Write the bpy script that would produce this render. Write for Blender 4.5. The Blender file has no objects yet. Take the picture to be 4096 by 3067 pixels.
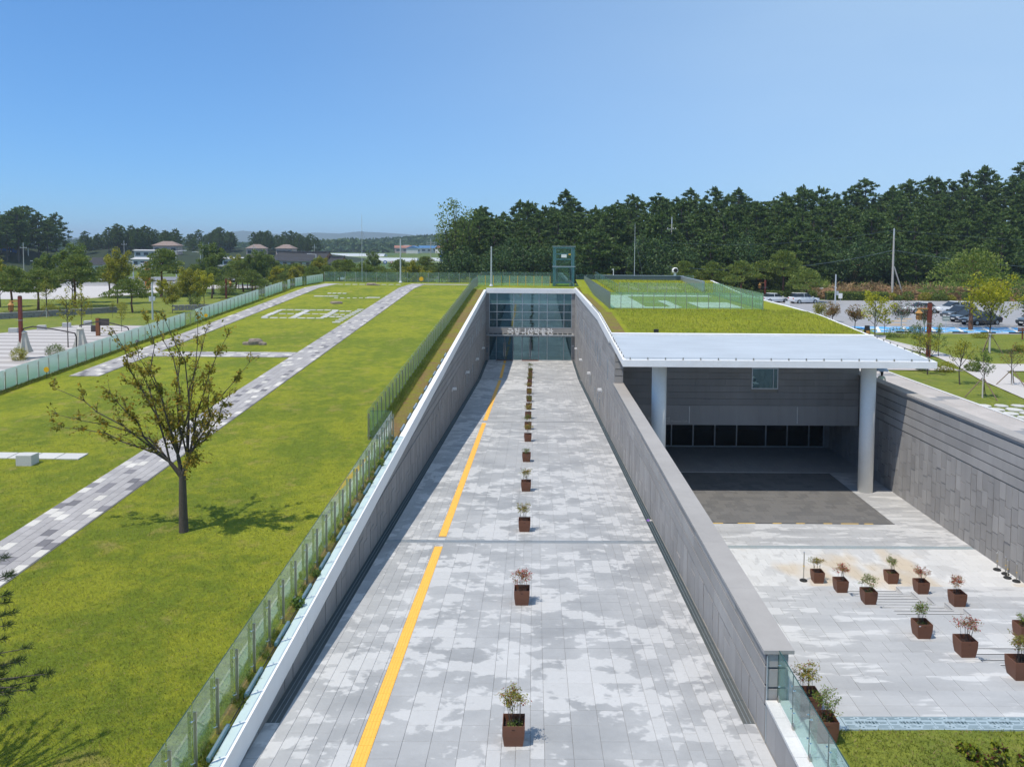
import bpy, math, random
import numpy as np
from mathutils import Vector, Matrix

random.seed(7)
rng = np.random.default_rng(7)
scene = bpy.context.scene
COL = scene.collection

# ------------------------------------------------------------------ camera, sky, sun, exposure
CAM_H = 14.1775
PITCH, ROLL, YAW = 0.0562, 0.0081, 0.0096
cam_d = bpy.data.cameras.new('camera')
cam = bpy.data.objects.new('camera', cam_d)
COL.objects.link(cam)
cam_d.sensor_width = 36.0
cam_d.lens = 3165.6 / 4096 * 36.0
cam_d.shift_x = -(2166.755 - 2048) / 4096
cam_d.shift_y = (1153.546 - 1533.5) / 4096
cam_d.clip_start = 0.1
cam_d.clip_end = 30000
_sy, _cy, _st, _ct = math.sin(YAW), math.cos(YAW), math.sin(PITCH), math.cos(PITCH)
_r0 = Vector((_cy, -_sy, 0))
_f = Vector((_sy * _ct, _cy * _ct, -_st))
_d0 = Vector((-_sy * _st, -_cy * _st, -_ct))
_r = _r0 * math.cos(ROLL) - _d0 * math.sin(ROLL)
_d = _r0 * math.sin(ROLL) + _d0 * math.cos(ROLL)
cam.matrix_world = Matrix(((_r.x, -_d.x, -_f.x, 0), (_r.y, -_d.y, -_f.y, 0), (_r.z, -_d.z, -_f.z, CAM_H), (0, 0, 0, 1)))
scene.camera = cam

SUN = Vector((-0.39, -0.27, 1.0)).normalized()
world = bpy.data.worlds.new('World')
scene.world = world
world.use_nodes = True
wn = world.node_tree.nodes
wl = world.node_tree.links
wn.clear()
w_out = wn.new('ShaderNodeOutputWorld')
w_bg = wn.new('ShaderNodeBackground')
w_sky = wn.new('ShaderNodeTexSky')
w_sky.sky_type = 'NISHITA'
w_sky.sun_disc = False
w_sky.sun_elevation = math.asin(SUN.z)
w_sky.sun_rotation = math.atan2(SUN.x, SUN.y)
w_sky.altitude = 1500
w_sky.air_density = 1.0
w_sky.dust_density = 0.3
w_sky.ozone_density = 6.0
w_bg.inputs['Strength'].default_value = 0.108
# grade of the whole sky (flatter and bluer, as the clear late summer sky), thin high veil growing to the east
w_gam = wn.new('ShaderNodeGamma'); w_gam.inputs[1].default_value = 0.62
wl.new(w_sky.outputs[0], w_gam.inputs[0])
w_mul = wn.new('ShaderNodeMix'); w_mul.data_type = 'RGBA'; w_mul.blend_type = 'MULTIPLY'; w_mul.inputs[0].default_value = 1.0
w_mul.inputs[7].default_value = (1.05, 1.85, 2.72, 1)
wl.new(w_gam.outputs[0], w_mul.inputs[6])
w_tc = wn.new('ShaderNodeTexCoord')
w_sep = wn.new('ShaderNodeSeparateXYZ'); wl.new(w_tc.outputs['Generated'], w_sep.inputs[0])
w_map = wn.new('ShaderNodeMapRange'); w_map.interpolation_type = 'SMOOTHSTEP'
wl.new(w_sep.outputs[0], w_map.inputs[0])
w_map.inputs[1].default_value = -0.55; w_map.inputs[2].default_value = 0.75; w_map.inputs[3].default_value = 0.0; w_map.inputs[4].default_value = 0.62
w_noi = wn.new('ShaderNodeTexNoise'); w_noi.inputs['Scale'].default_value = 2.2; w_noi.inputs['Detail'].default_value = 6.0
w_mp = wn.new('ShaderNodeMapping'); w_mp.inputs[3].default_value = (1, 1, 3.5)
wl.new(w_tc.outputs['Generated'], w_mp.inputs[0]); wl.new(w_mp.outputs[0], w_noi.inputs['Vector'])
w_f = wn.new('ShaderNodeMath'); w_f.operation = 'MULTIPLY_ADD'
wl.new(w_noi.outputs[0], w_f.inputs[0]); w_f.inputs[1].default_value = 0.5; w_f.inputs[2].default_value = 0.75
w_f2 = wn.new('ShaderNodeMath'); w_f2.operation = 'MULTIPLY'; w_f2.use_clamp = True
wl.new(w_map.outputs[0], w_f2.inputs[0]); wl.new(w_f.outputs[0], w_f2.inputs[1])
w_veil = wn.new('ShaderNodeMix'); w_veil.data_type = 'RGBA'
wl.new(w_f2.outputs[0], w_veil.inputs[0]); wl.new(w_mul.outputs[2], w_veil.inputs[6])
w_veil.inputs[7].default_value = (5.7, 7.6, 9.3, 1)
wl.new(w_veil.outputs[2], w_bg.inputs['Color'])
wl.new(w_bg.outputs[0], w_out.inputs['Surface'])

sun_d = bpy.data.lights.new('sun', 'SUN')
sun_d.energy = 4.4
sun_d.angle = math.radians(0.53)
sun_d.color = (1.0, 0.935, 0.83)
sun = bpy.data.objects.new('sun', sun_d)
COL.objects.link(sun)
sun.rotation_euler = (-SUN).to_track_quat('-Z', 'Y').to_euler()
sun.location = (-40, -30, 90)

vs = scene.view_settings
vs.view_transform = 'Standard'
vs.look = 'None'
vs.gamma = 1.0
vs.use_curve_mapping = False
vs.exposure = 0.0
scene.cycles.transparent_max_bounces = 32
scene.cycles.max_bounces = 8
scene.cycles.use_adaptive_sampling = True
scene.cycles.adaptive_threshold = 0.02
scene.cycles.use_denoising = True


# ------------------------------------------------------------------ node materials
class NT:
    def __init__(s, name):
        s.m = bpy.data.materials.new(name)
        s.m.use_nodes = True
        s.n = s.m.node_tree.nodes
        s.l = s.m.node_tree.links
        s.n.clear()
        s.out = s.n.new('ShaderNodeOutputMaterial')

    def node(s, t, **kw):
        x = s.n.new(t)
        for k, v in kw.items():
            setattr(x, k, v)
        return x

    def put(s, sock, v):
        if hasattr(v, 'is_output') or isinstance(v, bpy.types.NodeSocket):
            s.l.new(v, sock)
        else:
            sock.default_value = v

    def math(s, op, a, b=0.0, c=0.0, clamp=False):
        x = s.node('ShaderNodeMath', operation=op, use_clamp=clamp)
        s.put(x.inputs[0], a); s.put(x.inputs[1], b); s.put(x.inputs[2], c)
        return x.outputs[0]

    def mix(s, f, a, b):
        x = s.node('ShaderNodeMix', data_type='RGBA')
        s.put(x.inputs[0], f)
        s.put(x.inputs[6], a if not isinstance(a, tuple) else (*a[:3], 1))
        s.put(x.inputs[7], b if not isinstance(b, tuple) else (*b[:3], 1))
        return x.outputs[2]

    def pos(s):
        return s.node('ShaderNodeNewGeometry').outputs['Position']

    def obj(s):
        return s.node('ShaderNodeTexCoord').outputs['Object']

    def mapping(s, v, scale=(1, 1, 1), loc=(0, 0, 0), rot=(0, 0, 0)):
        x = s.node('ShaderNodeMapping')
        s.put(x.inputs[0], v)
        x.inputs[1].default_value = loc; x.inputs[2].default_value = rot; x.inputs[3].default_value = scale
        return x.outputs[0]

    def noise(s, v, scale, detail=3.0, rough=0.55, dist=0.0):
        x = s.node('ShaderNodeTexNoise')
        s.put(x.inputs['Vector'], v)
        x.inputs['Scale'].default_value = scale
        x.inputs['Detail'].default_value = detail
        x.inputs['Roughness'].default_value = rough
        x.inputs['Distortion'].default_value = dist
        return x.outputs[0]

    def ramp(s, v, lo, hi, a=0.0, b=1.0):
        x = s.node('ShaderNodeMapRange')
        x.interpolation_type = 'SMOOTHSTEP'
        s.put(x.inputs[0], v)
        s.put(x.inputs[1], lo); s.put(x.inputs[2], hi)
        x.inputs[3].default_value = a; x.inputs[4].default_value = b
        return x.outputs[0]

    def rand(s):
        g = s.node('ShaderNodeNewGeometry').outputs['Random Per Island']
        o = s.node('ShaderNodeObjectInfo').outputs['Random']
        return s.math('FRACT', s.math('ADD', g, o))

    def scale(s, col, f):
        x = s.node('ShaderNodeVectorMath', operation='SCALE')
        s.put(x.inputs[0], col if not isinstance(col, tuple) else tuple(col[:3]))
        s.put(x.inputs[3], f)
        return x.outputs[0]

    def bump(s, h, dist, strength=1.0):
        x = s.node('ShaderNodeBump')
        x.inputs['Strength'].default_value = strength
        x.inputs['Distance'].default_value = dist
        s.put(x.inputs['Height'], h)
        return x.outputs[0]

    def principled(s, col, rough=0.7, spec=0.4, metal=0.0, normal=None, trans=0.0, coat=0.0):
        p = s.node('ShaderNodeBsdfPrincipled')
        s.put(p.inputs['Base Color'], col if not isinstance(col, tuple) else (*col[:3], 1))
        s.put(p.inputs['Roughness'], rough)
        p.inputs['Specular IOR Level'].default_value = spec
        p.inputs['Metallic'].default_value = metal
        p.inputs['Transmission Weight'].default_value = trans
        p.inputs['Coat Weight'].default_value = coat
        if normal is not None:
            s.l.new(normal, p.inputs['Normal'])
        return p.outputs[0]

    def done(s, shader):
        s.l.new(shader, s.out.inputs['Surface'])
        return s.m


def M(name, col, rough=0.75, spec=0.35, metal=0.0, var=0.0, grains=((30.0, 0.12),), bump=None, space='pos', coat=0.0):
    """plain surface: colour with per-piece variation and grain noises"""
    t = NT(name)
    v = t.pos() if space == 'pos' else t.obj()
    f = 1.0
    if var:
        f = t.math('MULTIPLY_ADD', t.rand(), 2 * var, 1 - var)
    for sc, am in grains:
        n = t.math('MULTIPLY_ADD', t.noise(v, sc, 4, 0.6), 2 * am * 1.6, 1 - am * 1.6)
        f = t.math('MULTIPLY', f, n)
    c = t.scale(col, f)
    nm = t.bump(t.noise(v, bump[0], 4), bump[1]) if bump else None
    return t.done(t.principled(c, rough, spec, metal, nm, coat=coat))


def paving_material(name, light, damp, thr=0.5, stain_scale=0.85, squash=(1, 1, 1), piece=0.16, speck=0.1, warm=None):
    t = NT(name)
    v = t.pos()
    sv = t.mapping(v, squash)
    big = t.noise(v, 0.11, 2)
    n = t.math('ADD', t.math('MULTIPLY', t.noise(sv, stain_scale, 3.0, 0.5, 0.25), 0.62), t.math('MULTIPLY', t.noise(sv, stain_scale * 2.7, 3.0, 0.6, 0.2), 0.38))
    r = t.rand()
    shift = t.math('MULTIPLY_ADD', r, piece, -piece / 2)
    n2 = t.math('ADD', t.math('ADD', n, shift), t.math('MULTIPLY_ADD', big, 0.55, -0.275))
    mask = t.ramp(n2, thr - 0.022, thr + 0.028)
    soft = t.ramp(t.noise(sv, stain_scale * 0.5, 4, 0.6), 0.35, 0.75)
    c = t.mix(t.math('MULTIPLY', mask, t.math('MULTIPLY_ADD', soft, 0.45, 0.55)), light, damp)
    if warm:
        wm = t.ramp(t.noise(t.mapping(v, (1, 0.5, 1)), 0.33, 3), 0.52, 0.66)
        c = t.mix(t.math('MULTIPLY', wm, 0.75), c, warm)
    f = t.math('MULTIPLY_ADD', r, 0.10, 0.95)
    f = t.math('MULTIPLY', f, t.math('MULTIPLY_ADD', t.noise(v, 55, 3, 0.7), speck * 3.2, 1 - speck * 1.6))
    f = t.math('MULTIPLY', f, t.math('MULTIPLY_ADD', t.noise(v, 7, 3, 0.7), 0.14, 0.93))
    c = t.scale(c, f)
    return t.done(t.principled(c, 0.72, 0.35, normal=t.bump(t.noise(v, 90, 3), 0.002)))


def granite_wall(name, col, var=0.12, streak=0.18):
    t = NT(name)
    v = t.pos()
    r = t.rand()
    f = t.math('MULTIPLY_ADD', r, 2 * var, 1 - var)
    f = t.math('MULTIPLY', f, t.math('MULTIPLY_ADD', t.noise(v, 60, 3, 0.7), 0.5, 0.75))
    f = t.math('MULTIPLY', f, t.math('MULTIPLY_ADD', t.noise(t.mapping(v, (2.2, 2.2, 0.12)), 1.0, 4, 0.65), 2 * streak, 1 - streak))
    f = t.math('MULTIPLY', f, t.math('MULTIPLY_ADD', t.noise(v, 0.5, 3), 0.3, 0.85))
    return t.done(t.principled(t.scale(col, f), 0.75, 0.3, normal=t.bump(t.noise(v, 80, 3), 0.003)))


def grass_material(name, a, b, dry, fine=38.0, dry_thr=0.60):
    t = NT(name)
    v = t.pos()
    n1 = t.noise(v, 0.22, 4, 0.6)
    n2 = t.noise(v, 1.7, 5, 0.65)
    n3 = t.noise(v, fine, 3, 0.75)
    n4 = t.noise(v, 8.0, 4, 0.7)
    c = t.mix(t.ramp(t.math('ADD', t.math('MULTIPLY', n1, 0.5), t.math('MULTIPLY', n2, 0.5)), 0.40, 0.60), a, b)
    c = t.mix(t.math('MULTIPLY', t.ramp(t.noise(v, 0.8, 6, 0.7), dry_thr, dry_thr + 0.14), 0.7), c, dry)
    f = t.math('MULTIPLY', t.math('MULTIPLY_ADD', n3, 1.3, 0.35), t.math('MULTIPLY_ADD', n4, 0.9, 0.55))
    c = t.scale(c, f)
    h = t.math('ADD', n3, t.math('MULTIPLY', n4, 1.4))
    return t.done(t.principled(c, 0.85, 0.15, normal=t.bump(h, 0.05, 0.9)))


def leaf_material(name, a, b, trans=0.35, c2=None, split=0.8, rough=0.55):
    t = NT(name)
    r = t.rand()
    c = t.mix(r, a, b)
    if c2:
        r2 = t.math('FRACT', t.math('MULTIPLY', r, 7.31))
        c = t.mix(t.math('GREATER_THAN', r2, split), c, c2)
    f = t.math('MULTIPLY_ADD', t.noise(t.pos(), 0.9, 2), 0.7, 0.65)
    c = t.scale(c, f)
    p = t.principled(c, rough, 0.25)
    tr = t.node('ShaderNodeBsdfTranslucent')
    t.l.new(c, tr.inputs[0])
    mx = t.node('ShaderNodeMixShader')
    mx.inputs[0].default_value = trans
    t.l.new(p, mx.inputs[1]); t.l.new(tr.outputs[0], mx.inputs[2])
    return t.done(mx.outputs[0])


def glass_material(name, tint, refl=0.10, milky=0.0, milk_col=(0.7, 0.8, 0.75), rough=0.02, fres=1.45, gcol=(0.9, 0.97, 1)):
    t = NT(name)
    tr = t.node('ShaderNodeBsdfTransparent'); tr.inputs[0].default_value = (*tint, 1)
    base = tr.outputs[0]
    if milky:
        d = t.node('ShaderNodeBsdfDiffuse'); d.inputs[0].default_value = (*milk_col, 1)
        mm = t.node('ShaderNodeMixShader'); mm.inputs[0].default_value = milky
        t.l.new(base, mm.inputs[1]); t.l.new(d.outputs[0], mm.inputs[2]); base = mm.outputs[0]
    g = t.node('ShaderNodeBsdfGlossy'); g.inputs['Roughness'].default_value = rough
    g.inputs[0].default_value = (*gcol, 1)
    fr = t.node('ShaderNodeFresnel'); fr.inputs[0].default_value = fres
    front = t.math('SUBTRACT', 1.0, t.node('ShaderNodeNewGeometry').outputs['Backfacing'])
    f = t.math('MULTIPLY', t.math('ADD', fr.outputs[0], refl, clamp=True), front)
    mx = t.node('ShaderNodeMixShader')
    t.l.new(f, mx.inputs[0]); t.l.new(base, mx.inputs[1]); t.l.new(g.outputs[0], mx.inputs[2])
    return t.done(mx.outputs[0])


def film_glass(name, z0=0.12, z1=1.14):
    """glass with a printed film: green at the foot fading to pale mint, wispy white lines"""
    t = NT(name)
    o = t.obj()
    sep = t.node('ShaderNodeSeparateXYZ'); t.l.new(o, sep.inputs[0])
    g = t.ramp(sep.outputs[2], z0, z1)
    w = t.noise(t.mapping(o, (0.5, 0.5, 9)), 1.6, 3)
    g2 = t.math('ADD', g, t.math('MULTIPLY_ADD', w, 0.5, -0.25), clamp=True)
    c = t.mix(g2, (0.46, 0.68, 0.50), (0.74, 0.81, 0.77))
    d = t.principled(c, 0.25, 0.5)
    tl = t.node('ShaderNodeBsdfTranslucent'); t.l.new(c, tl.inputs[0])
    m0 = t.node('ShaderNodeMixShader'); m0.inputs[0].default_value = 0.4
    t.l.new(d, m0.inputs[1]); t.l.new(tl.outputs[0], m0.inputs[2])
    tr = t.node('ShaderNodeBsdfTransparent'); tr.inputs[0].default_value = (0.85, 0.95, 0.9, 1)
    m1 = t.node('ShaderNodeMixShader'); m1.inputs[0].default_value = 0.3
    t.l.new(m0.outputs[0], m1.inputs[1]); t.l.new(tr.outputs[0], m1.inputs[2])
    return t.done(m1.outputs[0])


MT = {}
MT['pave'] = paving_material('pale granite paving with damp patches', (0.50, 0.495, 0.485), (0.285, 0.288, 0.29), 0.452, 1.15, (0.8, 1.0, 1), piece=0.12)
MT['pave_court'] = paving_material('pale granite court paving', (0.525, 0.52, 0.51), (0.33, 0.33, 0.33), 0.475, 1.1, (0.36, 1.5, 1), piece=0.10)
MT['pave_warm'] = paving_material('pale granite paving with rust bloom', (0.57, 0.565, 0.55), (0.44, 0.435, 0.425), 0.53, 0.7, (1, 0.6, 1), warm=(0.52, 0.42, 0.29))
MT['pave_dark'] = paving_material('dark granite paving', (0.16, 0.155, 0.148), (0.115, 0.113, 0.11), 0.5, 1.2, piece=0.5)
MT['joint'] = M('paving bed', (0.27, 0.25, 0.22), 0.9)
MT['path'] = M('grey path paver', (0.355, 0.335, 0.325), 0.8, var=0.1, grains=((25, 0.1), (3, 0.08)))
MT['path_white'] = M('white path paver', (0.56, 0.53, 0.48), 0.8, var=0.1)
MT['path_dark'] = M('charcoal path paver', (0.19, 0.18, 0.185), 0.8, var=0.2)
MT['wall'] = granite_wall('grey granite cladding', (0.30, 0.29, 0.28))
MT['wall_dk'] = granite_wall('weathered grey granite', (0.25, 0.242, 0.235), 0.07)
MT['wall_smooth'] = granite_wall('flamed grey granite', (0.31, 0.30, 0.29), 0.04, 0.12)
MT['coping_g'] = granite_wall('grey granite coping', (0.35, 0.33, 0.31), 0.05, 0.1)
MT['white'] = M('white painted render', (0.78, 0.775, 0.76), 0.6, grains=((2.0, 0.05), (0.4, 0.05)))
MT['letter'] = M('white lettering', (0.90, 0.90, 0.89), 0.5, grains=())
MT['white_st'] = M('pale weathered granite', (0.60, 0.59, 0.57), 0.75, var=0.06, grains=((20, 0.1), (1.2, 0.14)))
MT['column'] = M('off white column plaster', (0.80, 0.795, 0.75), 0.75, grains=((15, 0.06), (0.8, 0.06)))
def deck_material():
    t = NT('pale blue roof membrane')
    v = t.pos()
    f = t.math('MULTIPLY_ADD', t.noise(t.mapping(v, (0.25, 2.2, 1)), 1.2, 5, 0.65), 0.36, 0.82)
    f = t.math('MULTIPLY', f, t.math('MULTIPLY_ADD', t.noise(v, 0.35, 4, 0.6), 0.24, 0.88))
    return t.done(t.principled(t.scale((0.42, 0.46, 0.50), f), 0.55, 0.4, normal=t.bump(t.noise(t.mapping(v, (0.5, 2, 1)), 1.0, 3), 0.02)))


MT['deck'] = deck_material()
MT['yellow'] = M('yellow tactile tile', (0.87, 0.46, 0.075), 0.6, var=0.04, grains=((30, 0.05),))
MT['yellow2'] = M('yellow marking', (0.80, 0.50, 0.05), 0.6)
MT['black'] = M('black rubber', (0.02, 0.02, 0.022), 0.6)
MT['steel_dk'] = M('dark galvanised grating', (0.10, 0.135, 0.15), 0.5, metal=0.4)
MT['steel_lt'] = M('bright bearing bar', (0.40, 0.45, 0.48), 0.4, metal=0.5)
MT['pit'] = M('drain pit', (0.02, 0.025, 0.03), 0.9)
MT['stainless'] = M('stainless post', (0.42, 0.40, 0.36), 0.32, metal=0.85, grains=((8, 0.08),))
MT['chrome'] = M('polished fixing', (0.75, 0.75, 0.75), 0.15, metal=1.0)
MT['glass'] = glass_material('clear greenish glass', (0.84, 0.93, 0.88), 0.03, 0.055, (0.55, 0.72, 0.63))
MT['glass_rail'] = glass_material('clear rail glass', (0.80, 0.91, 0.87), 0.05, 0.08, (0.5, 0.66, 0.62))
MT['glass_lift'] = glass_material('clear lift glass', (0.86, 0.95, 0.94), 0.02, 0.012, (0.5, 0.66, 0.66))
MT['glass_green'] = glass_material('pale green glass', (0.74, 0.88, 0.79), 0.04, 0.2, (0.50, 0.66, 0.54))
MT['glass_edge'] = M('dark green glass edge', (0.02, 0.07, 0.06), 0.2, 0.6)
MT['film'] = film_glass('film printed glass')
MT['curtain'] = glass_material('blue green curtain glass', (0.30, 0.50, 0.54), 0.24, 0.06, (0.10, 0.30, 0.36), fres=1.5, gcol=(0.42, 0.70, 0.80))
MT['curtain_top'] = glass_material('pale spandrel glass', (0.30, 0.45, 0.46), 0.16, 0.42, (0.22, 0.42, 0.43), fres=1.5, gcol=(0.5, 0.78, 0.84))
MT['cafe_glass'] = glass_material('cafe glass', (0.45, 0.5, 0.5), 0.02, 0.0, fres=1.4)
MT['alu'] = M('grey aluminium frame', (0.42, 0.46, 0.49), 0.4, metal=0.6)
MT['alu_dk'] = M('slate aluminium frame', (0.15, 0.18, 0.21), 0.4, metal=0.4)
MT['teal_steel'] = M('blue grey painted steel', (0.12, 0.22, 0.25), 0.45)
MT['dark_in'] = M('dark interior', (0.03, 0.035, 0.04), 0.8)
MT['mid_in'] = M('interior wall', (0.12, 0.15, 0.16), 0.8)
MT['corten'] = M('brown speckled planter', (0.155, 0.066, 0.038), 0.55, grains=((120, 0.16), (4, 0.06)))
MT['soil'] = M('soil', (0.06, 0.03, 0.02), 0.95, grains=((40, 0.3),), bump=(30, 0.03))
MT['mulch'] = grass_material('patchy dry verge', (0.20, 0.20, 0.02), (0.20, 0.15, 0.05), (0.21, 0.125, 0.06), 20, 0.46)
MT['grass'] = grass_material('lawn grass', (0.150, 0.195, 0.018), (0.262, 0.280, 0.022), (0.31, 0.26, 0.07), 38.0, 0.55)
MT['grass_roof'] = grass_material('roof grass', (0.20, 0.235, 0.012), (0.27, 0.285, 0.018), (0.30, 0.25, 0.04), 30)
MT['grass_rt'] = grass_material('park grass', (0.145, 0.185, 0.03), (0.20, 0.225, 0.035), (0.29, 0.235, 0.09), 25, 0.56)
MT['grass_far'] = grass_material('rough far grass', (0.07, 0.11, 0.02), (0.12, 0.16, 0.03), (0.22, 0.19, 0.07), 4)
MT['blade'] = leaf_material('grass blade', (0.12, 0.16, 0.022), (0.22, 0.245, 0.035), 0.35, (0.30, 0.24, 0.10), 0.85)
MT['stone_w'] = M('pale stone slab', (0.52, 0.51, 0.485), 0.8, var=0.05, grains=((18, 0.1),))
MT['rock'] = M('brown rock', (0.30, 0.24, 0.19), 0.9, grains=((3, 0.3), (14, 0.2)), bump=(5, 0.05))
MT['bark'] = M('grey bark', (0.085, 0.07, 0.058), 0.9, grains=((12, 0.25),), bump=(25, 0.02))
MT['bark_red'] = M('red pine bark', (0.15, 0.075, 0.045), 0.9, grains=((6, 0.3),), bump=(12, 0.03))
MT['bark_pale'] = M('pale wrapped trunk', (0.55, 0.53, 0.49), 0.85)
MT['wood'] = M('prop timber', (0.20, 0.14, 0.10), 0.8)
MT['red_wood'] = M('red brown lamp post', (0.16, 0.035, 0.022), 0.6)
MT['lantern'] = M('lantern wood', (0.42, 0.22, 0.06), 0.6)
MT['pole'] = M('galvanised pole', (0.50, 0.53, 0.55), 0.5, metal=0.2)
MT['concrete'] = M('concrete', (0.42, 0.40, 0.37), 0.85, grains=((2, 0.1), (15, 0.08)))
MT['asphalt'] = M('parking asphalt', (0.30, 0.30, 0.31), 0.85, grains=((30, 0.1), (0.5, 0.1)))
MT['road'] = M('road asphalt', (0.20, 0.205, 0.215), 0.85, grains=((20, 0.08),))
MT['plaza'] = M('plaza paving', (0.36, 0.33, 0.31), 0.85, grains=((6, 0.06), (0.4, 0.06)))
MT['plaza_lt'] = M('pale plaza stripe', (0.50, 0.47, 0.445), 0.85, grains=((6, 0.06),))
MT['prom'] = M('promenade slab', (0.43, 0.395, 0.37), 0.8, var=0.07, grains=((12, 0.08), (0.6, 0.1)))
MT['prom_dk'] = M('grey brick band', (0.26, 0.26, 0.27), 0.8, var=0.1)
MT['kerb'] = M('pale kerb', (0.62, 0.62, 0.62), 0.8)
MT['blue_paint'] = M('blue bay paint', (0.10, 0.38, 0.72), 0.7, grains=((2, 0.1),))
MT['white_paint'] = M('white road paint', (0.75, 0.76, 0.77), 0.7)
MT['orange_paint'] = M('orange road paint', (0.55, 0.36, 0.16), 0.8)
MT['sign_blue'] = M('blue road sign', (0.01, 0.09, 0.33), 0.5)
MT['sign_white'] = M('white sign', (0.78, 0.78, 0.76), 0.5)
MT['orange'] = M('orange totem', (0.45, 0.16, 0.03), 0.6)
MT['rust'] = M('rust brown sign', (0.20, 0.075, 0.03), 0.7)
MT['canvas'] = M('folded beige canvas', (0.50, 0.48, 0.42), 0.9, grains=((4, 0.12),))
MT['bronze'] = M('dark bronze pole', (0.055, 0.045, 0.042), 0.5)
MT['tile_roof'] = M('dark clay roof tile', (0.035, 0.036, 0.04), 0.8, var=0.1)
MT['brick'] = M('orange brown gable', (0.33, 0.15, 0.08), 0.85, grains=((1.5, 0.2),))
MT['house_w'] = M('white house wall', (0.62, 0.61, 0.58), 0.85)
MT['house_p'] = M('pale pink house wall', (0.45, 0.36, 0.32), 0.85)
MT['roof_br'] = M('brown roof', (0.24, 0.18, 0.155), 0.85)
MT['roof_gr'] = M('grey sheet roof', (0.45, 0.45, 0.45), 0.7)
MT['roof_bl'] = M('blue sheet roof', (0.06, 0.17, 0.34), 0.7)
MT['roof_rd'] = M('rust sheet roof', (0.32, 0.14, 0.09), 0.7)
MT['plastic'] = M('greenhouse film', (0.46, 0.49, 0.50), 0.5)
MT['window'] = M('dark window pane', (0.03, 0.04, 0.05), 0.15, 0.6)
MT['rubber'] = M('tyre', (0.02, 0.02, 0.02), 0.8)
MT['car_white'] = M('white car paint', (0.72, 0.73, 0.74), 0.25, 0.6, grains=(), coat=0.6)
MT['car_grey'] = M('dark grey car paint', (0.05, 0.06, 0.07), 0.25, 0.6, grains=(), coat=0.6)
MT['car_black'] = M('black car paint', (0.015, 0.018, 0.022), 0.2, 0.6, grains=(), coat=0.6)
MT['car_glass'] = M('car window', (0.015, 0.02, 0.025), 0.08, 0.7, grains=())
MT['lamp_red'] = M('tail lamp', (0.4, 0.02, 0.02), 0.3, grains=())
MT['lamp_wh'] = M('head lamp', (0.7, 0.72, 0.75), 0.2, grains=())
MT['skin'] = M('skin', (0.45, 0.28, 0.2), 0.6)
MT['hair'] = M('black hair', (0.012, 0.010, 0.010), 0.5)
MT['shirt'] = M('pale green shirt', (0.48, 0.54, 0.42), 0.85)
MT['trouser'] = M('dark trousers', (0.04, 0.045, 0.06), 0.85)
MT['umb'] = M('grey umbrella cloth', (0.30, 0.36, 0.42), 0.7)
MT['dry'] = leaf_material('dry brush', (0.34, 0.22, 0.10), (0.44, 0.32, 0.17), 0.15, (0.20, 0.13, 0.07), 0.75)
MT['tarp'] = M('rubble sheet', (0.55, 0.52, 0.50), 0.8)
MT['drain_cover'] = M('blue grey drain cover', (0.36, 0.44, 0.47), 0.55, metal=0.2)
MT['groove'] = M('dark slot', (0.07, 0.12, 0.14), 0.7)
MT['mountain'] = M('far mountain', (0.045, 0.075, 0.05), 0.95, grains=((0.004, 0.3),))
MT['hill'] = M('wooded hill floor', (0.025, 0.04, 0.015), 0.95, grains=((0.03, 0.3),))
MT['led_y'] = M('yellow notice', (0.75, 0.42, 0.02), 0.6)
MT['purple'] = M('purple litter', (0.25, 0.12, 0.45), 0.7)
# foliage
MT['pine'] = leaf_material('dark pine needles', (0.042, 0.088, 0.022), (0.14, 0.20, 0.045), 0.28)
MT['pine2'] = leaf_material('garden pine needles', (0.10, 0.165, 0.03), (0.25, 0.285, 0.055), 0.32)
MT['pine_near'] = leaf_material('near pine needles', (0.03, 0.055, 0.018), (0.07, 0.10, 0.03), 0.15)
MT['oak'] = leaf_material('dark broad leaves', (0.035, 0.08, 0.026), (0.095, 0.15, 0.04), 0.3)
MT['bushgr'] = leaf_material('mid green leaves', (0.085, 0.15, 0.03), (0.22, 0.27, 0.055), 0.4)
MT['lime'] = leaf_material('lime yellow leaves', (0.27, 0.30, 0.02), (0.52, 0.47, 0.035), 0.45)
MT['ygreen'] = leaf_material('yellow green leaves', (0.20, 0.225, 0.025), (0.40, 0.36, 0.035), 0.45)
MT['autumn'] = leaf_material('olive and rust leaves', (0.15, 0.13, 0.025), (0.27, 0.16, 0.03), 0.35, (0.30, 0.11, 0.03), 0.8)
MT['zelk'] = leaf_material('olive brown leaves', (0.16, 0.175, 0.025), (0.32, 0.245, 0.03), 0.45, (0.40, 0.27, 0.03), 0.82)
MT['crape'] = leaf_material('crape myrtle leaves', (0.035, 0.07, 0.022), (0.10, 0.10, 0.03), 0.3, (0.32, 0.05, 0.11), 0.88)
MT['nandina'] = leaf_material('nandina leaves', (0.17, 0.19, 0.03), (0.33, 0.28, 0.05), 0.35, (0.33, 0.09, 0.05), 0.84)
MT['nandina_g'] = leaf_material('green nandina leaves', (0.08, 0.15, 0.025), (0.21, 0.25, 0.035), 0.35, (0.30, 0.07, 0.05), 0.93)
MT['nandina_r'] = leaf_material('red tinged nandina leaves', (0.20, 0.18, 0.04), (0.30, 0.16, 0.05), 0.35, (0.45, 0.06, 0.06), 0.6)
MT['shrub_y'] = leaf_material('bronze green shrub leaves', (0.09, 0.14, 0.015), (0.26, 0.28, 0.02), 0.3, (0.13, 0.04, 0.03), 0.8)


# ------------------------------------------------------------------ mesh helpers
def new_obj(name, mesh, parent=None, loc=(0, 0, 0)):
    o = bpy.data.objects.new(name, mesh)
    COL.objects.link(o)
    o.location = loc
    if parent is not None:
        o.parent = parent
    return o


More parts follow.
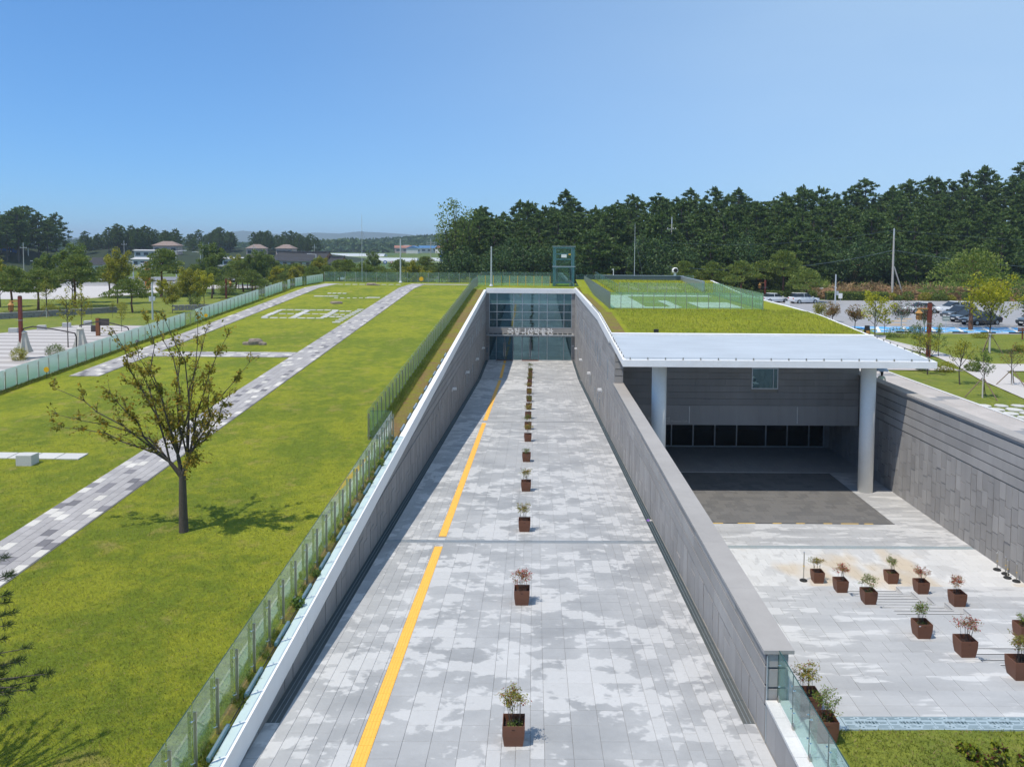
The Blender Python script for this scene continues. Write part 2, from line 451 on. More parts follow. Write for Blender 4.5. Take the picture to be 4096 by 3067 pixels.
def wloc(o):
    v = Vector((0, 0, 0))
    while o is not None:
        v += Vector(o.location)
        o = o.parent
    return v


def tag(o, label=None, cat=None, group=None, kind=None):
    if label: o['label'] = label
    if cat: o['category'] = cat
    if group: o['group'] = group
    if kind: o['kind'] = kind
    return o


def thing(name, label, cat, loc=(0, 0, 0), group=None):
    o = bpy.data.objects.new(name, None)
    o.empty_display_size = 0.3
    COL.objects.link(o)
    o.location = loc
    return tag(o, label, cat, group)


class MB:
    def __init__(s):
        s.v = []; s.f = []

    def poly(s, *pts):
        n = len(s.v); s.v.extend(pts); s.f.append(tuple(range(n, n + len(pts))))
        return s

    def hexa(s, p):
        """8 points: bottom 4 (ccw from above), top 4"""
        n = len(s.v); s.v.extend(p)
        for q in ((3, 2, 1, 0), (4, 5, 6, 7), (0, 1, 5, 4), (1, 2, 6, 5), (2, 3, 7, 6), (3, 0, 4, 7)):
            s.f.append(tuple(n + i for i in q))
        return s

    def box(s, x0, x1, y0, y1, z0, z1):
        return s.hexa([(x0, y0, z0), (x1, y0, z0), (x1, y1, z0), (x0, y1, z0), (x0, y0, z1), (x1, y0, z1), (x1, y1, z1), (x0, y1, z1)])

    def slope_box(s, x0, x1, y0, y1, zf, th, zb=None):
        """box whose top follows zf(y) and bottom is th below (or zb constant)"""
        b = (lambda y: zf(y) - th) if zb is None else (lambda y: zb)
        return s.hexa([(x0, y0, b(y0)), (x1, y0, b(y0)), (x1, y1, b(y1)), (x0, y1, b(y1)), (x0, y0, zf(y0)), (x1, y0, zf(y0)), (x1, y1, zf(y1)), (x0, y1, zf(y1))])

    def tube(s, p0, p1, r0, r1=None, n=8, cap=True):
        r1 = r0 if r1 is None else r1
        p0, p1 = Vector(p0), Vector(p1)
        d = p1 - p0
        if d.length < 1e-9:
            return s
        d.normalize()
        a = d.orthogonal().normalized(); b = d.cross(a)
        k = len(s.v)
        for p, r in ((p0, r0), (p1, r1)):
            for i in range(n):
                t = 2 * math.pi * i / n
                s.v.append(tuple(p + a * (r * math.cos(t)) + b * (r * math.sin(t))))
        for i in range(n):
            j = (i + 1) % n
            s.f.append((k + i, k + j, k + n + j, k + n + i))
        if cap:
            s.f.append(tuple(k + i for i in reversed(range(n))))
            s.f.append(tuple(k + n + i for i in range(n)))
        return s

    def path(s, pts, r, n=6):
        for i in range(len(pts) - 1):
            ra = r[i] if isinstance(r, (list, tuple)) else r
            rb = r[i + 1] if isinstance(r, (list, tuple)) else r
            s.tube(pts[i], pts[i + 1], ra, rb, n)
        return s

    def lathe(s, cx, cy, prof, n=24):
        """prof: list of (r, z)"""
        k = len(s.v)
        for r, z in prof:
            for i in range(n):
                t = 2 * math.pi * i / n
                s.v.append((cx + r * math.cos(t), cy + r * math.sin(t), z))
        for j in range(len(prof) - 1):
            for i in range(n):
                i2 = (i + 1) % n
                s.f.append((k + j * n + i, k + j * n + i2, k + (j + 1) * n + i2, k + (j + 1) * n + i))
        s.f.append(tuple(k + i for i in reversed(range(n))))
        s.f.append(tuple(k + (len(prof) - 1) * n + i for i in range(n)))
        return s

    def ball(s, c, r, n=8, m=6):
        rx, ry, rz = r if isinstance(r, tuple) else (r, r, r)
        prof = []
        k = len(s.v)
        for j in range(m + 1):
            t = math.pi * j / m
            for i in range(n):
                a = 2 * math.pi * i / n
                rr = max(math.sin(t), 0.02)
                s.v.append((c[0] + rx * rr * math.cos(a), c[1] + ry * rr * math.sin(a), c[2] - rz * math.cos(t)))
        for j in range(m):
            for i in range(n):
                i2 = (i + 1) % n
                s.f.append((k + j * n + i, k + j * n + i2, k + (j + 1) * n + i2, k + (j + 1) * n + i))
        return s

    def mesh(s, name, mat, off=(0, 0, 0), smooth=False):
        me = bpy.data.meshes.new(name)
        ox, oy, oz = off
        me.from_pydata([(a - ox, b - oy, c - oz) for a, b, c in s.v], [], s.f)
        me.materials.append(MT[mat] if isinstance(mat, str) else mat)
        if smooth:
            me.polygons.foreach_set('use_smooth', [True] * len(me.polygons))
        return me

    def build(s, name, mat, parent=None, smooth=False, kind=None, label=None):
        off = wloc(parent) if parent is not None else Vector((0, 0, 0))
        o = new_obj(name, s.mesh(name, mat, off, smooth), parent)
        return tag(o, label, kind=kind)


def quads_mesh(name, V, mat, smooth=False):
    """V: (n,4,3) array of separate quads"""
    n = len(V)
    me = bpy.data.meshes.new(name)
    me.vertices.add(n * 4)
    me.vertices.foreach_set('co', np.ascontiguousarray(V.reshape(-1), dtype=np.float32))
    me.loops.add(n * 4)
    me.loops.foreach_set('vertex_index', np.arange(n * 4, dtype=np.int32))
    me.polygons.add(n)
    me.polygons.foreach_set('loop_start', np.arange(0, n * 4, 4, dtype=np.int32))
    me.materials.append(MT[mat])
    me.update(calc_edges=True)
    return me


def leaves(P, size, aspect=0.55, up=0.25, var=0.35, dirs=None):
    """(n,4,3) rhombic leaf faces at the points P; dirs: preferred long axis"""
    n = len(P)
    a = rng.normal(size=(n, 3)) if dirs is None else dirs + 0.45 * rng.normal(size=(n, 3))
    a /= np.linalg.norm(a, axis=1, keepdims=True) + 1e-9
    h = rng.normal(size=(n, 3)); h[:, 2] += up * 3
    b = np.cross(h, a); b /= np.linalg.norm(b, axis=1, keepdims=True) + 1e-9
    s = size * (1 - var + 2 * var * rng.random((n, 1)))
    L = a * s; W = b * s * aspect
    return np.stack([P - L * 0.5, P + W * 0.5, P + L * 0.5, P - W * 0.5], axis=1)


def ellipsoid_pts(n, c, r, shell=0.5):
    d = rng.normal(size=(n, 3)); d /= np.linalg.norm(d, axis=1, keepdims=True)
    rad = (shell + (1 - shell) * rng.random((n, 1)) ** 0.5)
    return np.array(c) + d * rad * np.array(r), d


def dup(root, loc, rz=0.0, sc=1.0, label=None, cat=None, group=None, sz=None):
    r = root.copy(); COL.objects.link(r)
    r.location = loc; r.rotation_euler = (0, 0, rz); r.scale = (sc, sc, sz or sc)
    if label: r['label'] = label
    if cat: r['category'] = cat
    if group: r['group'] = group
    for ch in root.children:
        c = ch.copy(); COL.objects.link(c); c.parent = r
        for g in ch.children:
            d = g.copy(); COL.objects.link(d); d.parent = c
    return r


class Proto:
    """meshes of one kind of thing, first use and every repeat are made from the same mesh data"""
    def __init__(s, parts):
        s.parts = parts     # list of (name, mesh)

    def place(s, name, label, cat, loc, rz=0.0, sc=1.0, group=None, sz=None):
        t = thing(name, label, cat, loc, group)
        t.rotation_euler = (0, 0, rz); t.scale = (sc, sc, sz or sc)
        for n, me in s.parts:
            new_obj(n, me, t)
        return t


_ch_cache = {}


def chamfer_mesh(w, l, h, c, mat, key=''):
    """slab with chamfered top, origin at top centre"""
    k = (round(w, 3), round(l, 3), round(h, 3), mat, key)
    if k in _ch_cache:
        return _ch_cache[k]
    mb = MB()
    a, b = w / 2, l / 2
    lo = [(-a, -b), (a, -b), (a, b), (-a, b)]
    hi = [(-a + c, -b + c), (a - c, -b + c), (a - c, b - c), (-a + c, b - c)]
    mb.v = [(x, y, -h) for x, y in lo] + [(x, y, -c) for x, y in lo] + [(x, y, 0) for x, y in hi]
    for i in range(4):
        j = (i + 1) % 4
        mb.f.append((i, j, 4 + j, 4 + i)); mb.f.append((4 + i, 4 + j, 8 + j, 8 + i))
    mb.f.append((8, 9, 10, 11))
    _ch_cache[k] = mb.mesh('slab', mat)
    return _ch_cache[k]


def lay(parent, rects, zf, mat_of, name='paver', th=0.06, gap=0.006, cham=0.004, most=300, slope=0.0):
    """lay paving pieces. rects (x0,x1,y0,y1); the pieces nearest to the viewpoint become single parts, the rest one part"""
    off = wloc(parent)
    rects = sorted(rects, key=lambda r: (r[2] + r[3]) ** 2 + (0.5 * (r[0] + r[1])) ** 2 * 0.4)
    rest = {}
    for i, (x0, x1, y0, y1) in enumerate(rects):
        m = mat_of(x0, x1, y0, y1)
        w, l = x1 - x0 - gap, (y1 - y0 - gap) * math.sqrt(1 + slope * slope)
        xc, yc = (x0 + x1) / 2, (y0 + y1) / 2
        if i < most:
            o = new_obj(name, chamfer_mesh(w, l, th, cham, m), parent, (xc - off.x, yc - off.y, zf(yc) + random.uniform(-0.0015, 0.0015) - off.z))
            o.rotation_euler = (math.atan(-slope), 0, 0)
        else:
            mb = rest.setdefault(m, MB())
            h = gap / 2
            mb.hexa([(x0 + h, y0 + h, zf(y0) - th), (x1 - h, y0 + h, zf(y0) - th), (x1 - h, y1 - h, zf(y1) - th), (x0 + h, y1 - h, zf(y1) - th),
                     (x0 + h, y0 + h, zf(y0)), (x1 - h, y0 + h, zf(y0)), (x1 - h, y1 - h, zf(y1)), (x0 + h, y1 - h, zf(y1))])
    for m, mb in rest.items():
        mb.build(name + '_field', m, parent, kind='stuff')


# ------------------------------------------------------------------ heights of the place
S = 1 / 18.05
Y_FLAT = 82.28


def ramp_z(y):
    return S * (Y_FLAT - y) if y < Y_FLAT else 0.0


def lawn_z(y):
    return 3.46 + 0.053 * y if y < 97 else 8.60


def coping_z(y):
    return 3.535 + 0.053 * y


def roof_z(y):
    if y < 61: return 7.87 + 0.0562 * (y - 43.0)
    if y < 82.6: return 8.88
    return 8.88 + 0.0545 * (min(y, 98.5) - 82.6)


FACE_L, FACE_R = -5.85, 4.98
FACADE_Y = 95.9
PLAT_Z = 3.93


# ------------------------------------------------------------------ ground
def smooth01(t):
    t = np.clip(t, 0, 1)
    return t * t * (3 - 2 * t)


def ground_np(x, y):
    z = 3.0 + 1.4 * smooth01((x + 10) / 34)
    A = np.interp(x, [-33, -25, -14, 5, 30, 60, 80, 96, 112, 160, 260, 420], [0, 1.5, 4.8, 8.4, 9.6, 10.2, 11.2, 13.6, 15.6, 18, 14, 0])
    z = z + A * smooth01((y - 148) / 62) * (1 - 0.8 * smooth01((y - 240) / 160))
    return z


def ground_z(x, y):
    return float(ground_np(np.float64(x), np.float64(y)))


def axis(*spans):
    out = []
    for a, b, st in spans:
        out += list(np.arange(a, b, st))
    out.append(spans[-1][1])
    return np.array(out)


gx = axis((-7000, -1000, 1500), (-1000, -200, 100), (-200, -29.6, 9.48), (-29.6, 24.2, 5.38), (24.2, 204.2, 6), (204.2, 1000, 79.58), (1000, 7000, 1500))
gy = axis((-3000, -200, 700), (-200, -10, 38), (-10, 112, 12.2), (112, 262, 6), (262, 1002, 74), (1002, 7000, 1499.5))
GX, GY = np.meshgrid(gx, gy)
GZ = ground_np(GX, GY)
nx, ny = len(gx), len(gy)
fl = []
for j in range(ny - 1):
    for i in range(nx - 1):
        xc, yc = (gx[i] + gx[i + 1]) / 2, (gy[j] + gy[j + 1]) / 2
        if -29.6 < xc < 24.2 and -10 < yc < 112:
            continue
        fl.append((j * nx + i, j * nx + i + 1, (j + 1) * nx + i + 1, (j + 1) * nx + i))
me = bpy.data.meshes.new('ground')
me.from_pydata(np.stack([GX, GY, GZ], -1).reshape(-1, 3).tolist(), [], fl)
me.materials.append(MT['grass_far'])
me.polygons.foreach_set('use_smooth', [True] * len(me.polygons))
tag(new_obj('ground', me), kind='structure')


def sheet(name, pts, mat, dz, kind='structure', zc=None):
    """flat sheet over the ground, corner points (x,y)"""
    mb = MB().poly(*[(x, y, (zc if zc is not None else ground_z(x, y)) + dz) for x, y in pts])
    return tag(mb.build(name, mat), kind=kind)


def grid_sheet(name, x0, x1, y0, y1, zf, mat, nx, ny, bump=0.0, parent=None, kind='structure', hole=None):
    xs = np.linspace(x0, x1, nx + 1); ys = np.linspace(y0, y1, ny + 1)
    mb = MB()
    for y in ys:
        for x in xs:
            mb.v.append((x, y, zf(y) + random.uniform(-bump, bump)))
    for j in range(ny):
        for i in range(nx):
            if hole and hole((xs[i] + xs[i + 1]) / 2, (ys[j] + ys[j + 1]) / 2):
                continue
            a = j * (nx + 1) + i
            mb.f.append((a, a + 1, a + nx + 2, a + nx + 1))
    return mb.build(name, mat, parent, smooth=True, kind=kind)


# left roof lawn
grid_sheet('lawn', -29.6, -6.06, 4.0, 97.0, lawn_z, 'grass', 40, 150, 0.012)
grid_sheet('lawn', -29.6, 6.0, 97.0, 112.0, lawn_z, 'grass', 40, 20, 0.012)
grid_sheet('lawn', -6.06, 6.0, 96.25, 97.0, lambda y: 8.6, 'grass', 12, 2, 0.0)
# brown mulch and rough verge along the ramp
MB().slope_box(-6.95, -6.07, 35.3, 95.8, lambda y: lawn_z(y) + 0.035, 0.05).build('mulch_bed', 'mulch', kind='structure')
MB().slope_box(-6.42, -6.07, 10, 35.3, lambda y: lawn_z(y) + 0.035, 0.05).build('mulch_bed', 'mulch', kind='structure')

# main and side paths over the lawn
p_main = tag(MB().slope_box(-16.62, -14.64, 8.0, 97.0, lambda y: lawn_z(y) + 0.02, 0.1).build('path', 'joint'), kind='structure')


def path_mat(x0, x1, y0, y1):
    h = random.random()
    d = 0.11 if y0 > 50 else 0.12
    dark = 0.14 if y0 < 50 else 0.07
    return 'path_white' if h < d else ('path_dark' if h < d + dark else 'path')


def path_rects(x0, x1, y0, y1, nc, ln, along='y'):
    out = []
    if along == 'y':
        w = (x1 - x0) / nc
        for c in range(nc):
            y = y0 - (c % 2) * ln / 2
            while y < y1 - 0.02:
                a, b = max(y, y0), min(y + ln, y1)
                if b - a > 0.05: out.append((x0 + c * w, x0 + (c + 1) * w, a, b))
                y += ln
    else:
        w = (y1 - y0) / nc
        for c in range(nc):
            x = x0 - (c % 2) * ln / 2
            while x < x1 - 0.02:
                a, b = max(x, x0), min(x + ln, x1)
                if b - a > 0.05: out.append((a, b, y0 + c * w, y0 + (c + 1) * w))
                x += ln
    return out


lay(p_main, path_rects(-16.6, -14.66, 20.5, 97.0, 6, 0.5), lambda y: lawn_z(y) + 0.045, path_mat, gap=0.012, th=0.04, slope=-0.053)
p_flat = tag(MB().box(-16.62, -14.64, 97.0, 107.5, 8.55, 8.62).build('path', 'joint'), kind='structure')
lay(p_flat, path_rects(-16.6, -14.66, 97.0, 107.4, 6, 0.5), lambda y: 8.645, path_mat, gap=0.012, th=0.04, most=0)
p_side = tag(MB().slope_box(-28.0, -26.2, 47.6, 97.0, lambda y: lawn_z(y) + 0.02, 0.1).build('path', 'joint'), kind='structure')
lay(p_side, path_rects(-27.98, -26.22, 47.6, 97.0, 6, 0.5), lambda y: lawn_z(y) + 0.045, path_mat, gap=0.012, th=0.04, most=120, slope=-0.053)
MB().box(-28.0, -26.2, 97.0, 106.4, 8.55, 8.63).build('path', 'path', kind='structure')
p_x = tag(MB().slope_box(-26.2, -16.62, 53.75, 55.45, lambda y: lawn_z(y) + 0.02, 0.1).build('path', 'joint'), kind='structure')
lay(p_x, path_rects(-26.2, -16.64, 53.77, 55.43, 6, 0.5, 'x'), lambda y: lawn_z(y) + 0.045, path_mat, gap=0.012, th=0.04, most=120, slope=-0.053)
MB().box(-14.6, -7.6, 105.6, 107.0, 8.55, 8.635).build('path', 'path', kind='structure')

# ------------------------------------------------------------------ ramp
GX0, GX1 = -5.52, 4.70          # inner edges of the side drains
ramp = tag(MB().slope_box(FACE_L - 0.4, FACE_R + 0.2, 6.0, Y_FLAT, lambda y: ramp_z(y) - 0.012, 0.4).build('ramp_pavement', 'joint'), kind='structure')
landing = tag(MB().box(FACE_L - 0.4, FACE_R + 0.2, Y_FLAT, FACADE_Y + 0.2, -0.4, -0.012).build('landing_pavement', 'joint'), kind='structure')
cols = []
x = GX0
while x < -3.62:
    cols.append((x, min(x + 0.305, -3.615), 0.62, 1)); x += 0.305
strip = (-3.615, -3.31)
x = -3.31
for w in [0.6] * 4 + [0.3] * 4 + [0.6] * 4:
    cols.append((x, x + w, 0.62, 0 if w > 0.5 else 1)); x += w
while x < GX1 - 0.05:
    b = x + 0.3
    if GX1 - b < 0.12: b = GX1
    cols.append((x, b, 0.62, 1)); x = b
XD = [(29.18, 29.49), (56.02, 56.12), (82.2, 82.32), (92.95, 93.03)]    # cross drains


def blocked(a, b):
    """cut a y interval at the cross drains"""
    segs = [(a, b)]
    for d0, d1 in XD:
        nxt = []
        for s0, s1 in segs:
            if s1 <= d0 or s0 >= d1: nxt.append((s0, s1)); continue
            if s0 < d0: nxt.append((s0, d0))
            if s1 > d1: nxt.append((d1, s1))
        segs = nxt
    return [q for q in segs if q[1] - q[0] > 0.06]


r_slope, r_flat = [], []
for ci, (a, b, ln, stag) in enumerate(cols):
    y = 10.0 - (0.31 if (stag and ci % 2) else 0)
    while y < FACADE_Y:
        for s0, s1 in blocked(y, min(y + ln, FACADE_Y)):
            if s1 <= Y_FLAT: r_slope.append((a, b, s0, s1))
            elif s0 >= Y_FLAT: r_flat.append((a, b, s0, s1))
            else:
                r_slope.append((a, b, s0, Y_FLAT)); r_flat.append((a, b, Y_FLAT, s1))
        y += ln
# below the ends of the side drains the paving runs to the walls
y = 10.0
while y < 16.9:
    r_slope += [(FACE_L + 0.01, GX0, y, min(y + 0.62, 16.9)), (GX1, FACE_R - 0.01, y, min(y + 0.62, 16.9))]
    y += 0.62
pm = lambda *a: 'pave'
# only what stands in view counts as single pavers
near = [r for r in r_slope if r[3] > 14.2]
lay(ramp, near, ramp_z, pm, slope=S)
lay(landing, r_flat, lambda y: 0.0, pm, most=0)
off = Vector((0, 0, 0))

# yellow tactile strip: ribbed tiles
tact = thing('tactile_strip', 'yellow ribbed tactile strip running down the grey ramp', 'tactile strip', (-3.46, 15, ramp_z(15)))


def tactile_mesh():
    mb = MB()
    mb.box(-0.148, 0.148, -0.149, 0.149, -0.03, 0.006)
    for k in range(4):
        c = -0.111 + k * 0.074
        mb.hexa([(c - 0.022, -0.142, 0.006), (c + 0.022, -0.142, 0.006), (c + 0.022, 0.142, 0.006), (c - 0.022, 0.142, 0.006),
                 (c - 0.014, -0.138, 0.012), (c + 0.014, -0.138, 0.012), (c + 0.014, 0.138, 0.012), (c - 0.014, 0.138, 0.012)])
    return mb.mesh('tile', 'yellow')


tm = tactile_mesh()
MB().slope_box(-3.615, -3.31, 10, 28.7, lambda y: ramp_z(y) - 0.008, 0.02).build('bed', 'joint', tact)
MB().slope_box(-3.615, -3.31, 29.8, 81.5, lambda y: ramp_z(y) - 0.008, 0.02).build('bed', 'joint', tact)
y = 12.25
while y < 95.6:
    if not (28.72 < y < 29.92 or 55.4 < y < 56.6 or 81.5 < y < 82.9 or 92.4 < y < 93.4):
        o = new_obj('tile', tm, tact, Vector((-3.46, y, ramp_z(y))) - tact.location)
        if y < Y_FLAT: o.rotation_euler = (math.atan(-S), 0, 0)
    y += 0.303
fill = [(-3.612, -3.312, a, b) for a, b in ((28.58, 29.18), (29.49, 29.79), (55.26, 56.02), (56.12, 56.44), (81.5, 82.2))]
lay(ramp, fill, ramp_z, pm, most=0, name='infill_paver')
lay(landing, [(-3.612, -3.312, 82.32, 82.8), (-3.612, -3.312, 92.3, 92.95), (-3.612, -3.312, 93.03, 93.4)], lambda y: 0, pm, most=0, name='infill_paver')


# side drains with grating panels
def grating_mesh(w, l, nb, cross=False):
    mb = MB()
    for i in range(nb):
        c = -l / 2 + (i + 0.5) * l / nb
        mb.box(-w / 2, w / 2, c - 0.006, c + 0.006, -0.03, -0.003)
    mb.box(-w / 2, w / 2, -l / 2 + 0.002, -l / 2 + 0.01, -0.03, 0)
    return mb.mesh('grating_panel', 'steel_dk')


gm = grating_mesh(0.262, 0.995, 26)
bm_ = MB()
for xx in (-0.045, 0.045):
    bm_.box(xx - 0.004, xx + 0.004, -0.497, 0.497, -0.002, 0.002)
bar_me = bm_.mesh('bearing_bars', 'steel_lt')
for nm, x0, x1, lab in (('drain', FACE_L + 0.02, GX0, 'long dark steel drain grating at the foot of the left ramp wall'),
                        ('drain', GX1, FACE_R - 0.01, 'long dark steel drain grating at the foot of the right ramp wall')):
    t = thing(nm, lab, 'drain', ((x0 + x1) / 2, 16.9, ramp_z(16.9)))
    MB().slope_box(x0, x1, 16.9, Y_FLAT, lambda y: ramp_z(y) - 0.05, 0.02).build('pit', 'pit', t)
    MB().box(x0, x1, Y_FLAT, FACADE_Y, -0.07, -0.05).build('pit', 'pit', t)
    y = 17.4
    while y < FACADE_Y - 0.4:
        p = new_obj('grating_panel', gm, t, Vector(((x0 + x1) / 2, y, ramp_z(y))) - t.location)
        p.scale = ((x1 - x0) / 0.27, 1, 1)
        b = new_obj('bearing_bars', bar_me, p)
        if y < Y_FLAT: p.rotation_euler = (math.atan(-S), 0, 0)
        y += 1.0
for i, (d0, d1) in enumerate(XD):
    lab = ['wide grating drain crossing the ramp between the second and third planters', 'thin slot drain across the middle of the ramp',
           'thin slot drain where the ramp meets the landing', 'thin slot drain just before the entrance doors'][i]
    t = thing('cross_drain', lab, 'drain', (0, d0, ramp_z(d0)))
    z = ramp_z(d0)
    if i == 0:
        MB().box(GX0, GX1, d0, d1, z - 0.08, z - 0.06).build('pit', 'pit', t)
        mb = MB()
        n = 10
        for k in range(n):
            a = GX0 + (GX1 - GX0) * k / n; b = GX0 + (GX1 - GX0) * (k + 1) / n
            g = MB()
            for q in range(26):
                c = a + (b - a) * (q + 0.5) / 26
                g.box(c - 0.009, c + 0.009, d0 + 0.01, d1 - 0.01, z - 0.035, z - 0.012)
            for yy in (d0 + 0.01, (d0 + d1) / 2, d1 - 0.02):
                g.box(a + 0.004, b - 0.004, yy, yy + 0.012, z - 0.035, z - 0.009)
            g.build('grating_panel', 'steel_lt', t)
    else:
        MB().box(GX0, GX1, d0, d1, z - 0.06, z - 0.02).build('slot', 'pit', t)
        MB().box(GX0, GX1, d0 + 0.02, d0 + 0.035, z - 0.02, z + 0.001).build('edge_rail', 'steel_dk', t)


# ------------------------------------------------------------------ clad walls
def clad(parent, face_x, sgn, y0, y1, zlo, zhi, pw, rows, mat='wall', most=300, jit=0.02, name='panel', skip=None, phase=0.0):
    """cladding panels on a wall face at x = face_x looking towards sgn*x. zlo, zhi functions of y"""
    off = wloc(parent)
    items = []
    k = 0
    y = y0
    while y < y1 - 0.05:
        b = min(y + pw, y1)
        yc = (y + b) / 2
        lo, hi = min(zlo(y), zlo(b)), zhi(yc)
        n = max(1, round((hi - lo) / rows))
        h0 = lo
        sh = (k * 0.37 % 1.0) * rows * 0.5
        cuts = [lo]
        z = lo + rows - sh
        while z < hi - 0.25:
            cuts.append(z); z += rows
        cuts.append(hi)
        for a, c in zip(cuts[:-1], cuts[1:]):
            if c - a > 0.05: items.append((y, b, a, c))
        y = b; k += 1
    items.sort(key=lambda q: q[0])
    mbr = MB()
    cache = {}
    for i, (a, b, c, d) in enumerate(items):
        p = random.uniform(0.0, jit) + 0.03
        g = 0.012
        if i < most:
            key = (round(b - a, 2), round(d - c, 1), round(p, 2))
            kk = cache.get(key)
            if kk is None:
                w, h = (b - a) / 2 - g, (d - c) / 2 - g
                mb = MB().hexa([(-0.002, -w, -h), (key[2] * sgn, -w + 0.004, -h), (key[2] * sgn, w - 0.004, -h), (-0.002, w, -h),
                                (-0.002, -w, h), (key[2] * sgn, -w + 0.004, h), (key[2] * sgn, w - 0.004, h), (-0.002, w, h)])
                kk = cache[key] = (mb.mesh('panel', mat), d - c)
            o = new_obj(name, kk[0], parent, (face_x - off.x, (a + b) / 2 - off.y, (c + d) / 2 - off.z))
            o.scale = (1, 1, (d - c) / kk[1])
        else:
            x0, x1 = sorted((face_x, face_x + sgn * p))
            mbr.box(x0, x1, a + g, b - g, c + g, d - g)
    if mbr.v:
        mbr.build(name + '_field', mat, parent, kind='stuff')


def bands(parent, face_x, sgn, y0, y1, z0, bh, n, piece, mat='wall_smooth', top=None, groove=0.055, proud=0.055, ystart=None):
    """level courses of long stones with open shadow grooves between them"""
    for k in range(n):
        a = z0 + k * bh
        b = a + bh - groove
        ys = y0 if ystart is None else max(y0, ystart(a))
        y = ys
        while y < y1 - 0.05:
            e = min(y + piece * random.uniform(0.85, 1.15), y1)
            if y1 - e < 0.5: e = y1
            x0, x1 = sorted((face_x, face_x + sgn * (proud + random.uniform(0, 0.006))))
            MB().box(x0, x1, y + 0.003, e - 0.003, a, b).build('course_stone', mat, parent)
            y = e


# left ramp wall
wl_ = thing('ramp_wall', 'long grey granite wall with sloping white coping left of the ramp', 'wall', (-6, 14, 3))
MB().slope_box(-6.06, FACE_L - 0.036, 8.0, FACADE_Y, lambda y: coping_z(y) - 0.1, 0, zb=-0.4).build('wall_core', 'joint', wl_)
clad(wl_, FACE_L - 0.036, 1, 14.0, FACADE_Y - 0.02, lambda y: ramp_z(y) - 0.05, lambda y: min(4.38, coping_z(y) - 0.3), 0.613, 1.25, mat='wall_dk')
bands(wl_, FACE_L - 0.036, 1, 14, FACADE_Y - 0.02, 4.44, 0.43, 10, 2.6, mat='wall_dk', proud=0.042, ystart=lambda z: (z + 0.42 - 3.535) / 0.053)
cp = MB()
y = 8.0
while y < FACADE_Y - 0.3:
    e = min(y + 6.0, FACADE_Y - 0.3)
    c = MB().slope_box(-6.065, -5.795, y + 0.004, e - 0.004, coping_z, 0.57)
    c.build('coping', 'white', wl_)
    y = e
# slit windows and lamps of the left wall (its fittings)
for yy, zt, zb in ((72.3, 5.47, 4.73), (75.1, 5.44, 4.78), (80.35, 5.98, 4.75), (82.6, 5.96, 4.77), (84.8, 5.96, 4.79), (89.7, 6.1, 4.75), (91.8, 6.08, 4.76), (94.0, 6.08, 4.75),
                   (91.6, 2.74, 0.8), (84.6, 2.6, 1.96), (82.2, 2.65, 1.96), (75.2, 2.62, 1.93), (72.1, 2.65, 1.94), (69.0, 2.66, 1.95)):
    x0 = FACE_L + 0.005
    w = MB()
    for (a, b, c, d) in ((yy - 0.13, yy - 0.10, zb, zt), (yy + 0.10, yy + 0.13, zb, zt), (yy - 0.13, yy + 0.13, zt, zt + 0.03), (yy - 0.13, yy + 0.13, zb - 0.03, zb)):
        w.box(x0 - 0.03, x0 + 0.03, a, b, c, d)
    wo = w.build('slit_window', 'alu', wl_)
    MB().box(x0 - 0.02, x0 + 0.016, yy - 0.1, yy + 0.1, zb, zt).build('pane', 'window', wo)


def wall_lamp(loc, sgn, lab):
    t = thing('wall_lamp', lab, 'lamp', loc)
    x, y, z = loc
    b = MB().box(*sorted((x, x + sgn * 0.05)), y - 0.07, y + 0.07, z - 0.12, z + 0.05); b.build('back_plate', 'white', t)
    b = MB()
    x0, x1 = sorted((x + sgn * 0.052, x + sgn * 0.33))
    b.box(x0, x1, y - 0.11, y + 0.11, z - 0.02, z + 0.15)
    b.build('housing', 'white', t)
    MB().box(x0 + 0.02, x1 - 0.02, y - 0.09, y + 0.09, z - 0.035, z - 0.022).build('lens', 'glass_edge', t)


for i, (y, z) in enumerate(((56.1, 3.73), (67.3, 3.09), (79.2, 2.5), (88.5, 2.38))):
    o = ['first', 'second', 'third', 'fourth'][i]
    wall_lamp((FACE_L + 0.03, y, z), 1, 'small white box lamp on the left ramp wall, %s from the camera' % o)
    wall_lamp((FACE_R - 0.05, y, z), -1, 'small white box lamp on the right ramp wall, %s from the camera' % o)

# divider wall between the ramp and the sunken court
wd = thing('divider_wall', 'grey granite wall with flat coping between ramp and sunken court', 'wall', (5.2, 16.2, 2))
MB().box(5.03, 5.40, 16.26, 48.2, -0.2, 5.59).build('wall_core', 'wall_dk', wd)
clad(wd, 5.03, -1, 16.3, 48.2, lambda y: ramp_z(y) - 0.05, lambda y: 4.38, 0.613, 1.15, mat='wall')
bands(wd, 5.03, -1, 16.3, 48.2, 4.44, 0.43, 2, 2.4, mat='wall')
bands(wd, 5.03, -1, 16.3, 48.2, 5.30, 0.30, 1, 2.4, mat='wall', groove=0.03)
# near end of that wall
for a, b in ((4.44, 4.815), (4.87, 5.245), (5.30, 5.57)):
    MB().box(5.0, 5.43, 16.2, 16.258, a, b).build('end_stone', 'wall', wd)
MB().box(5.0, 5.43, 16.2, 16.258, 3.4, 4.38).build('end_stone', 'wall', wd)
MB().tube((4.985, 16.19, 3.66), (4.985, 16.19, 5.55), 0.017).build('corner_rail', 'steel_lt', wd)
y = 16.15
while y < 48.2:
    e = min(y + 3.05, 48.23)
    if 48.23 - e < 0.8: e = 48.23
    MB().box(4.89, 5.54, y + 0.003, e - 0.003, 5.60, 5.68).build('coping', 'coping_g', wd)
    y = e

